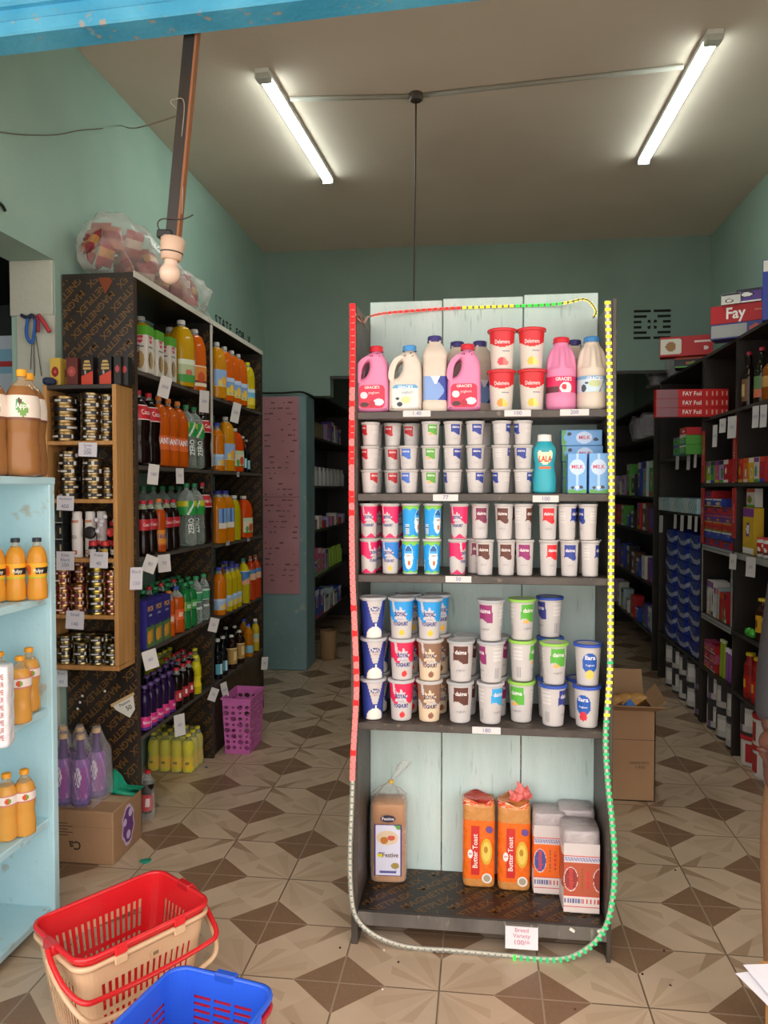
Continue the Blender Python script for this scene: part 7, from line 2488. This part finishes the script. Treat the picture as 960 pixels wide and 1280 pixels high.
# white strip of price labels along the fourth bay frame
m = MB()
for (y0, y1, z) in ((4.5, 5.08, 1.135), (4.5, 5.08, .70), (3.4, 4.46, 1.135)): m.box(SX - .004, SX - .0025, y0, y1, z - .022, z + .012, '8f8d8c', 'paper')
for y in (4.5, 5.075): m.box(SX - .004, SX - .0025, y - .012, y + .012, .72, 1.12, '8f8d8c', 'paper')
for i in range(26):
    y = 4.52 + i * .0215
    for z in (1.13, .695): m.box(SX - .0044, SX - .004, y, y + .012, z - .004, z + .004, '4a4a52', 'paper')
single('label_tape', m, 'pale printed tape stuck along the shelf edges of the right shelving', 'tape')

# --- plastic wrapped goods further in and the store room shelves
GPW = 'plastic wrapped bundles at the far right'
su, sa = unit('dark store room shelving on the right, beyond the back wall', SX, 1.775, 6.5, 8.9, [1.93, 1.43, 1.13, .71, .3], 2.2)
for i, (px, py, Y, s_) in enumerate(((802, 520, 6.35, 1.0), (788, 540, 6.75, 1.05), (777, 556, 7.3, 1.1), (815, 505, 6.0, .85))):
    m = MB()
    vs, fs = rbox(.26, .22, .2, .02)
    m.add([(x * (1 + .1 * math.sin(z * 40 + x * 30)), y * (1 + .1 * math.sin(z * 31 + y * 40)), z + .012 * math.sin(x * 60) * (z > .1)) for x, y, z in vs], fs, 'b9b4b8', 'milky_film', True)
    vs, fs = rbox(.22, .18, .17, .02)
    m.add([(x, y, z + .01) for x, y, z in vs], fs, '8f8a90', 'crumple', True)
    z = 1.931 if Y > 6.4 else 2.334
    p = at(px, py, Y=Y)
    single('wrapped_bundle', m, 'grey plastic-wrapped bundle at the far right, %s from the rack' % ORD[(3, 2, 1, 0)[i] if i < 3 else 3], 'bundle', GPW, T(SX + .1, Y if Y > 6.6 else 6.62 if Y > 6.2 else 6.02, z, i * .6) @ Matrix.Scale(s_, 4))
GSR = 'goods on the right store room shelving'
r = random.Random(3)
for si, z in enumerate((1.43, 1.13, .71, .3)):
    for i in range(9):
        tone = r.choice(['purple', 'blue', 'white', 'green', 'brown', 'pale', 'red', 'black', 'lilac'])
        h = r.choice((.12, .16, .2, .24)) if si != 0 else r.choice((.14, .2, .3))
        put(gbox(tone, .13, .1, h, 110 + i % 2), SX + .06, 6.64 + i * .25 + r.uniform(-.03, .03), z + .0006, FACE, '%s packet in the store room, %s from near end, %s right shelf' % (tone, ORD[i], ('top', 'second', 'third', 'lowest')[si]), GSR)

lu, la = unit('dark store room shelving on the left, seen between pier and rack', -1.43, -1.795, 6.52, 8.9, [1.95, 1.52, 1.13, .72, .34], 2.33)
GSL2 = 'goods on the left store room shelving'
r = random.Random(9)
m = MB().lathe([(.03, 0), (.032, .004), (.032, .12), (.018, .15), (.018, .175), (.0004, .176)], 18, 'b5b2ae', 'satin', caps=False)
kind('white_lotion', 'lotion_bottle', 'bottle', [('lotion_bottle', m, None)])
m = MB().lathe([(.03, 0), (.032, .004), (.032, .13), (.018, .16), (.018, .185), (.0004, .186)], 18, '8fae3a', 'satin', caps=False)
kind('green_lotion', 'lotion_bottle', 'bottle', [('lotion_bottle', m, None)])
pbox('long_carton', 'long_carton', 'carton', .5, .2, .14, '8a7a5a', None)
put('long_carton', -1.56, 6.85, 1.9506, PI / 2, 'long brown carton on the top left store room shelf', GSL2)
for i in range(4): put(gbox(('lilac', 'purple', 'white', 'purple')[i], .12, .1, (.16, .2, .18, .16)[i], 120), -1.50, 7.3 + i * .2, 1.9506, PI / 2, '%s packet right of the long carton, %s, top left store room shelf' % (('lilac', 'purple', 'white', 'purple')[i], ORD[i]), GSL2)
for i in range(9): put('white_lotion', -1.49, 6.66 + i * .19, 1.5206, 0, 'white lotion bottle, %s from near end on second left store room shelf' % ORD[i], GSL2)
for i in range(8): put(gbox(('pink', 'white', 'red', 'lilac')[i % 4], .11, .1, (.09, .12, .07, .1)[i % 4], 121), -1.49, 6.66 + i * .2, 1.1306, PI / 2, 'small %s packet, %s from near end on third left store room shelf' % (('pink', 'white', 'red', 'lilac')[i % 4], ORD[i]), GSL2)
for i in range(4): put(gbox(('blue', 'pink', 'pink', 'lilac')[i], .14, .1, (.14, .24, .22, .2)[i], 122), -1.49, 6.64 + i * .17, .7206, PI / 2, '%s bag, %s from near end on fourth left store room shelf' % (('blue', 'pink', 'pink', 'lilac')[i], ORD[i]), GSL2)
for i in range(6): put('green_lotion', -1.49, 7.34 + i * .14, .7206, 0, 'green bottle, %s from the bags on fourth left store room shelf' % ORD[i], GSL2)
for i in range(6): put(gbox(('blue', 'blue', 'white', 'pale', 'white', 'blue')[i], .16, .12, (.26, .24, .16, .2, .14, .16)[i], 123), -1.49, 6.66 + i * .22, .3406, PI / 2, '%s pack, %s from near end on lowest left store room shelf' % (('blue', 'blue', 'white', 'pale', 'white', 'blue')[i], ORD[i]), GSL2)
m = MB(); 
for k in range(3): m.lathe([(.07 - k * .018, 0), (.075 - k * .018, .24 + .0 * k), (.07 - k * .018, .25 - .004 * k)], 24, '8a6a48', 'matte', rf=lambda th, z, r_: r_ * (1 + .06 * math.sin(3 * th)), caps=(k == 2))
single('paper_roll', m, 'rolled brown cardboard standing on the floor before the left store room shelves', 'roll', None, T(-1.32, 6.62, 0))

# ================================================================== person at the right edge
PXY = (.985, 2.16)
root = empty('person', T(PXY[0], PXY[1], 0), 'person at the right edge in grey sleeve and khaki trousers, arm hanging down', 'person')


def skin(name, verts, edges, radii, col, mat, sub=2, extra=None):
    me = bpy.data.meshes.new(name)
    me.from_pydata([Vector(v) - Vector((PXY[0], PXY[1], 0)) for v in verts], edges, [])
    o = bpy.data.objects.new(name, me)
    C.objects.link(o)
    md = o.modifiers.new('Skin', 'SKIN')
    for sv, rr_ in zip(me.skin_vertices[0].data, radii):
        sv.radius = rr_ if isinstance(rr_, tuple) else (rr_, rr_)
    me.skin_vertices[0].data[0].use_root = True
    md.use_smooth_shade = True
    s_ = o.modifiers.new('Subdivision', 'SUBSURF'); s_.levels = sub; s_.render_levels = sub
    dg = bpy.context.evaluated_depsgraph_get()
    em = bpy.data.meshes.new_from_object(o.evaluated_get(dg))
    bpy.data.objects.remove(o)
    mb = MB().take(em, col, mat)
    bpy.data.meshes.remove(em)
    if extra: extra(mb)
    return obj(name, mb, root)


px_, py_ = PXY
SKN = '4d2e22'


def head(mb):
    # skull, jaw, nose, lips and ears, looking towards the street
    n, r_ = 28, 18
    vs = []; fs = []
    for jj in range(r_ + 1):
        ph = PI * jj / r_
        z = -math.cos(ph)
        for k in range(n):
            th = 2 * PI * k / n - PI
            w = math.sin(ph)
            x = .074 * w * math.sin(th); y = -.094 * w * math.cos(th)
            f = max(0, -z)
            x *= 1 - .28 * f; y = y * (1 - .12 * f) - .012 * f * w * (1 if y < 0 else .2)
            fr = max(0, math.cos(th)) ** 8 * w
            y -= fr * .022 * math.exp(-((z + .12) / .13) ** 2) * (1 if abs(math.sin(th)) < .22 else .25)
            y -= max(0, math.cos(th)) ** 4 * .006 * math.exp(-((z + .48) / .1) ** 2)
            for ex in (-.42, .42): y += .007 * math.exp(-((math.sin(th) - ex) / .2) ** 2 - ((z - .08) / .12) ** 2) * (math.cos(th) > 0)
            vs.append((x, y - .02, 1.64 + .122 * z))
    for jj in range(r_):
        for k in range(n):
            k2 = (k + 1) % n
            fs.append((jj * n + k, jj * n + k2, (jj + 1) * n + k2, (jj + 1) * n + k))
    mb.add(vs, fs, SKN, 'skin', True)
    for sx in (-1, 1):
        mb.lathe([(.0004, -.008), (.02, -.004), (.024, .002), (.014, .007), (.0004, .006)], 14, SKN, 'skin', sy=1.4, M=T(sx * .074, -.012, 1.635, 0, 0, sx * PI / 2), caps=False)
        mb.lathe([(.0004, -.009), (.008, -.006), (.0105, 0), (.008, .006), (.0004, .009)], 14, 'd8cfc8', 'gloss', sy=.75, M=T(sx * .029, -.0925, 1.65), caps=False)
        mb.lathe([(.0004, -.0045), (.0045, 0), (.0004, .0045)], 10, '140c0a', 'gloss', M=T(sx * .029, -.099, 1.65), caps=False)
    mb.tube([(-.022, -.098, 1.582), (-.008, -.108, 1.585), (.008, -.108, 1.585), (.022, -.098, 1.582)], [.002, .0055, .0055, .002], 8, '4a2622', 'skin')


V = [(px_, py_, .95), (px_, py_, 1.12), (px_, py_, 1.3), (px_, py_, 1.42), (px_, py_ - .005, 1.5), (px_, py_ - .012, 1.57),
     (px_ - .12, py_, .86), (px_ - .155, py_ - .01, .50), (px_ - .15, py_, .09), (px_ - .15, py_ - .12, .035), (px_ + .11, py_, .86), (px_ + .13, py_ - .01, .50), (px_ + .13, py_, .09), (px_ + .13, py_ - .12, .035),
     (px_ - .09, py_, 1.40), (px_ - .145, 2.155, 1.36), (.785, 2.13, 1.02), (.742, 2.056, .865), (px_ + .09, py_, 1.40), (px_ + .145, py_ - .005, 1.36), (px_ + .195, py_ - .03, 1.08), (px_ + .20, py_ - .10, .865)]
E_ = [(0, 1), (1, 2), (2, 3), (3, 4), (4, 5), (0, 6), (6, 7), (7, 8), (8, 9), (0, 10), (10, 11), (11, 12), (12, 13), (3, 14), (14, 15), (15, 16), (16, 17), (3, 18), (18, 19), (19, 20), (20, 21)]
R_ = [.125, .115, .13, .09, .052, .055, .08, .056, .038, .034, .08, .056, .038, .034, .07, .052, .04, .027, .07, .052, .04, .027]
skin('body', V, E_, R_, SKN, 'skin', extra=head)


# the hands: palm, four unequal bent fingers and a thumb each
def finger(base, dirs, lens):
    p = Vector(base); out = [p]
    for d_, l_ in zip(dirs, lens):
        p = p + Vector(d_).normalized() * l_; out.append(p)
    return out


def hand(wx, wy, wz, sd):
    hv = [(wx, wy, wz), (wx - .006 * sd, wy - .01, wz - .035), (wx - .010 * sd, wy - .02, wz - .067)]
    he = [(0, 1), (1, 2)]
    hr = [(.024, .02), (.034, .018), (.036, .016)]
    for off, ln in (((-.006, -.030, -.008), (.040, .026, .02)), ((-.004, -.010, -.012), (.044, .028, .022)), ((0, .010, -.010), (.041, .026, .021)), ((.004, .028, -.004), (.032, .021, .018))):
        b_ = Vector(hv[2]) + Vector((off[0] * sd, off[1], off[2]))
        f_ = finger(b_, [(-.1 * sd, -.1, -1), (.45 * sd, -.12, -.9), (.95 * sd, -.05, -.35)], ln)
        s0 = len(hv)
        hv += [tuple(p) for p in f_]
        he += [(2, s0)] + [(s0 + k, s0 + k + 1) for k in range(3)]
        hr += [.0105, .0098, .009, .0078]
    s0 = len(hv)
    hv += [tuple(p) for p in finger((wx - .010 * sd, wy - .04, wz - .037), [(-.25 * sd, -.55, -.8), (-.1 * sd, -.25, -1)], (.034, .028))]
    he += [(1, s0), (s0, s0 + 1), (s0 + 1, s0 + 2)]
    hr += [.013, .0115, .009]
    skin('hand', hv, he, hr, '5a3628', 'skin')


hand(.742, 2.055, .885, 1)
hand(px_ + .20, py_ - .10, .885, -1)
sv_ = [(px_, py_, .84), (px_, py_, .95), (px_, py_, 1.12), (px_, py_, 1.3), (px_, py_, 1.42), (px_ - .09, py_, 1.40), (px_ - .145, 2.155, 1.36), (.781, 2.13, 1.02), (.742, 2.062, .89), (px_ + .09, py_, 1.40), (px_ + .145, py_ - .005, 1.36), (px_ + .197, py_ - .03, 1.08), (px_ + .20, py_ - .095, .89)]
skin('jacket', sv_, [(0, 1), (1, 2), (2, 3), (3, 4), (4, 5), (5, 6), (6, 7), (7, 8), (4, 9), (9, 10), (10, 11), (11, 12)], [.175, .17, .155, .165, .10, .085, .066, .053, .042, .085, .066, .053, .042], '2f2d2f', 'cloth')
tv = [(px_, py_, .98), (px_, py_, .90), (px_ - .115, py_, .86), (px_ - .158, py_ - .01, .50), (px_ - .15, py_, .08), (px_ + .11, py_, .86), (px_ + .13, py_ - .01, .50), (px_ + .13, py_, .08)]
skin('trousers', tv, [(0, 1), (1, 2), (2, 3), (3, 4), (1, 5), (5, 6), (6, 7)], [.14, .15, .115, .078, .06, .115, .078, .06], '8a6647', 'cloth')
for sx in (-.15, .13):
    m = MB()
    vs, fs = rbox(.09, .25, .07, .02)
    m.add([(x + sx, y - .06, z * (1 - .35 * max(0, -y / .125)) ) for x, y, z in vs], fs, '2a2422', 'satin', True)
    obj('shoe', m, root)
m = MB(); m.lathe([(.078, .0), (.080, .03), (.070, .075), (.045, .102), (.0004, .112)], 28, '15100e', 'cloth', sy=1.25, M=T(0, -.016, 1.665, 0, -.18), caps=False); obj('hair', m, root)

# ================================================================== papers on a stool at the lower right
root = empty('wooden_stool', T(.79, 1.62, 0), 'low wooden stool just outside the frame under the white papers', 'stool')
obj('seat', MB().box(-.17, .17, -.15, .15, .42, .45, mat='pine', b=.004), root)
for sx in (-1, 1):
    for sy in (-1, 1): obj('leg', MB().box(sx * .14 - .018, sx * .14 + .018, sy * .12 - .018, sy * .12 + .018, 0, .42, mat='pine'), root)
for i, (dx, dy, rz, lab) in enumerate(((0, 0, .3, 'lower white paper sheet at the bottom right corner'), (.014, .015, .18, 'upper white paper sheet at the bottom right corner'))):
    m = MB()
    vs = []; fs = []
    for j in range(7):
        for k in range(6):
            u, v = k / 5, j / 6
            vs.append(((u - .5) * .16, (v - .5) * .22, .0 + .008 * (1 - u) ** 2 * 0 + .001 + .0035 * i))
    for j in range(6):
        for k in range(5): q = j * 6 + k; fs.append((q, q + 1, q + 7, q + 6))
    m.add(vs, fs, 'e9e6ee', 'paper', True)
    m.add([(x, y, z - .0005) for x, y, z in vs], [f[::-1] for f in fs], 'e9e6ee', 'paper', True)
    single('paper_sheet', m, lab, 'paper', 'white paper sheets', T(.661 + dx, 1.63 + dy, .4502, rz))

# ================================================================== outside ground, light, camera
w = bpy.data.worlds.new('overcast_sky')
bpy.context.scene.world = w
w.use_nodes = True
bg = w.node_tree.nodes['Background']
bg.inputs['Color'].default_value = (1.0, 0.965, 0.93, 1)
bg.inputs['Strength'].default_value = 2.6

cam = bpy.data.cameras.new('camera')
cam.sensor_fit = 'HORIZONTAL'
cam.sensor_width = 36
cam.lens = 36.0
cam.clip_start = 0.05
co = bpy.data.objects.new('camera', cam)
C.objects.link(co)
co.matrix_world = Matrix(((CR.x, CU.x, -CD.x, 0), (CR.y, CU.y, -CD.y, 0), (CR.z, CU.z, -CD.z, H), (0, 0, 0, 1)))
sc = bpy.context.scene
sc.camera = co
sc.view_settings.view_transform = 'Standard'
sc.view_settings.look = 'None'
sc.view_settings.gamma = 1
sc.view_settings.use_curve_mapping = False
sc.view_settings.exposure = 0.36
sc.cycles.max_bounces = 10
sc.cycles.diffuse_bounces = 5
sc.cycles.transparent_max_bounces = 16
for b_ in BAD: print('LABEL', b_)
print('LABELS', len(LABELS), 'bad', len(BAD))
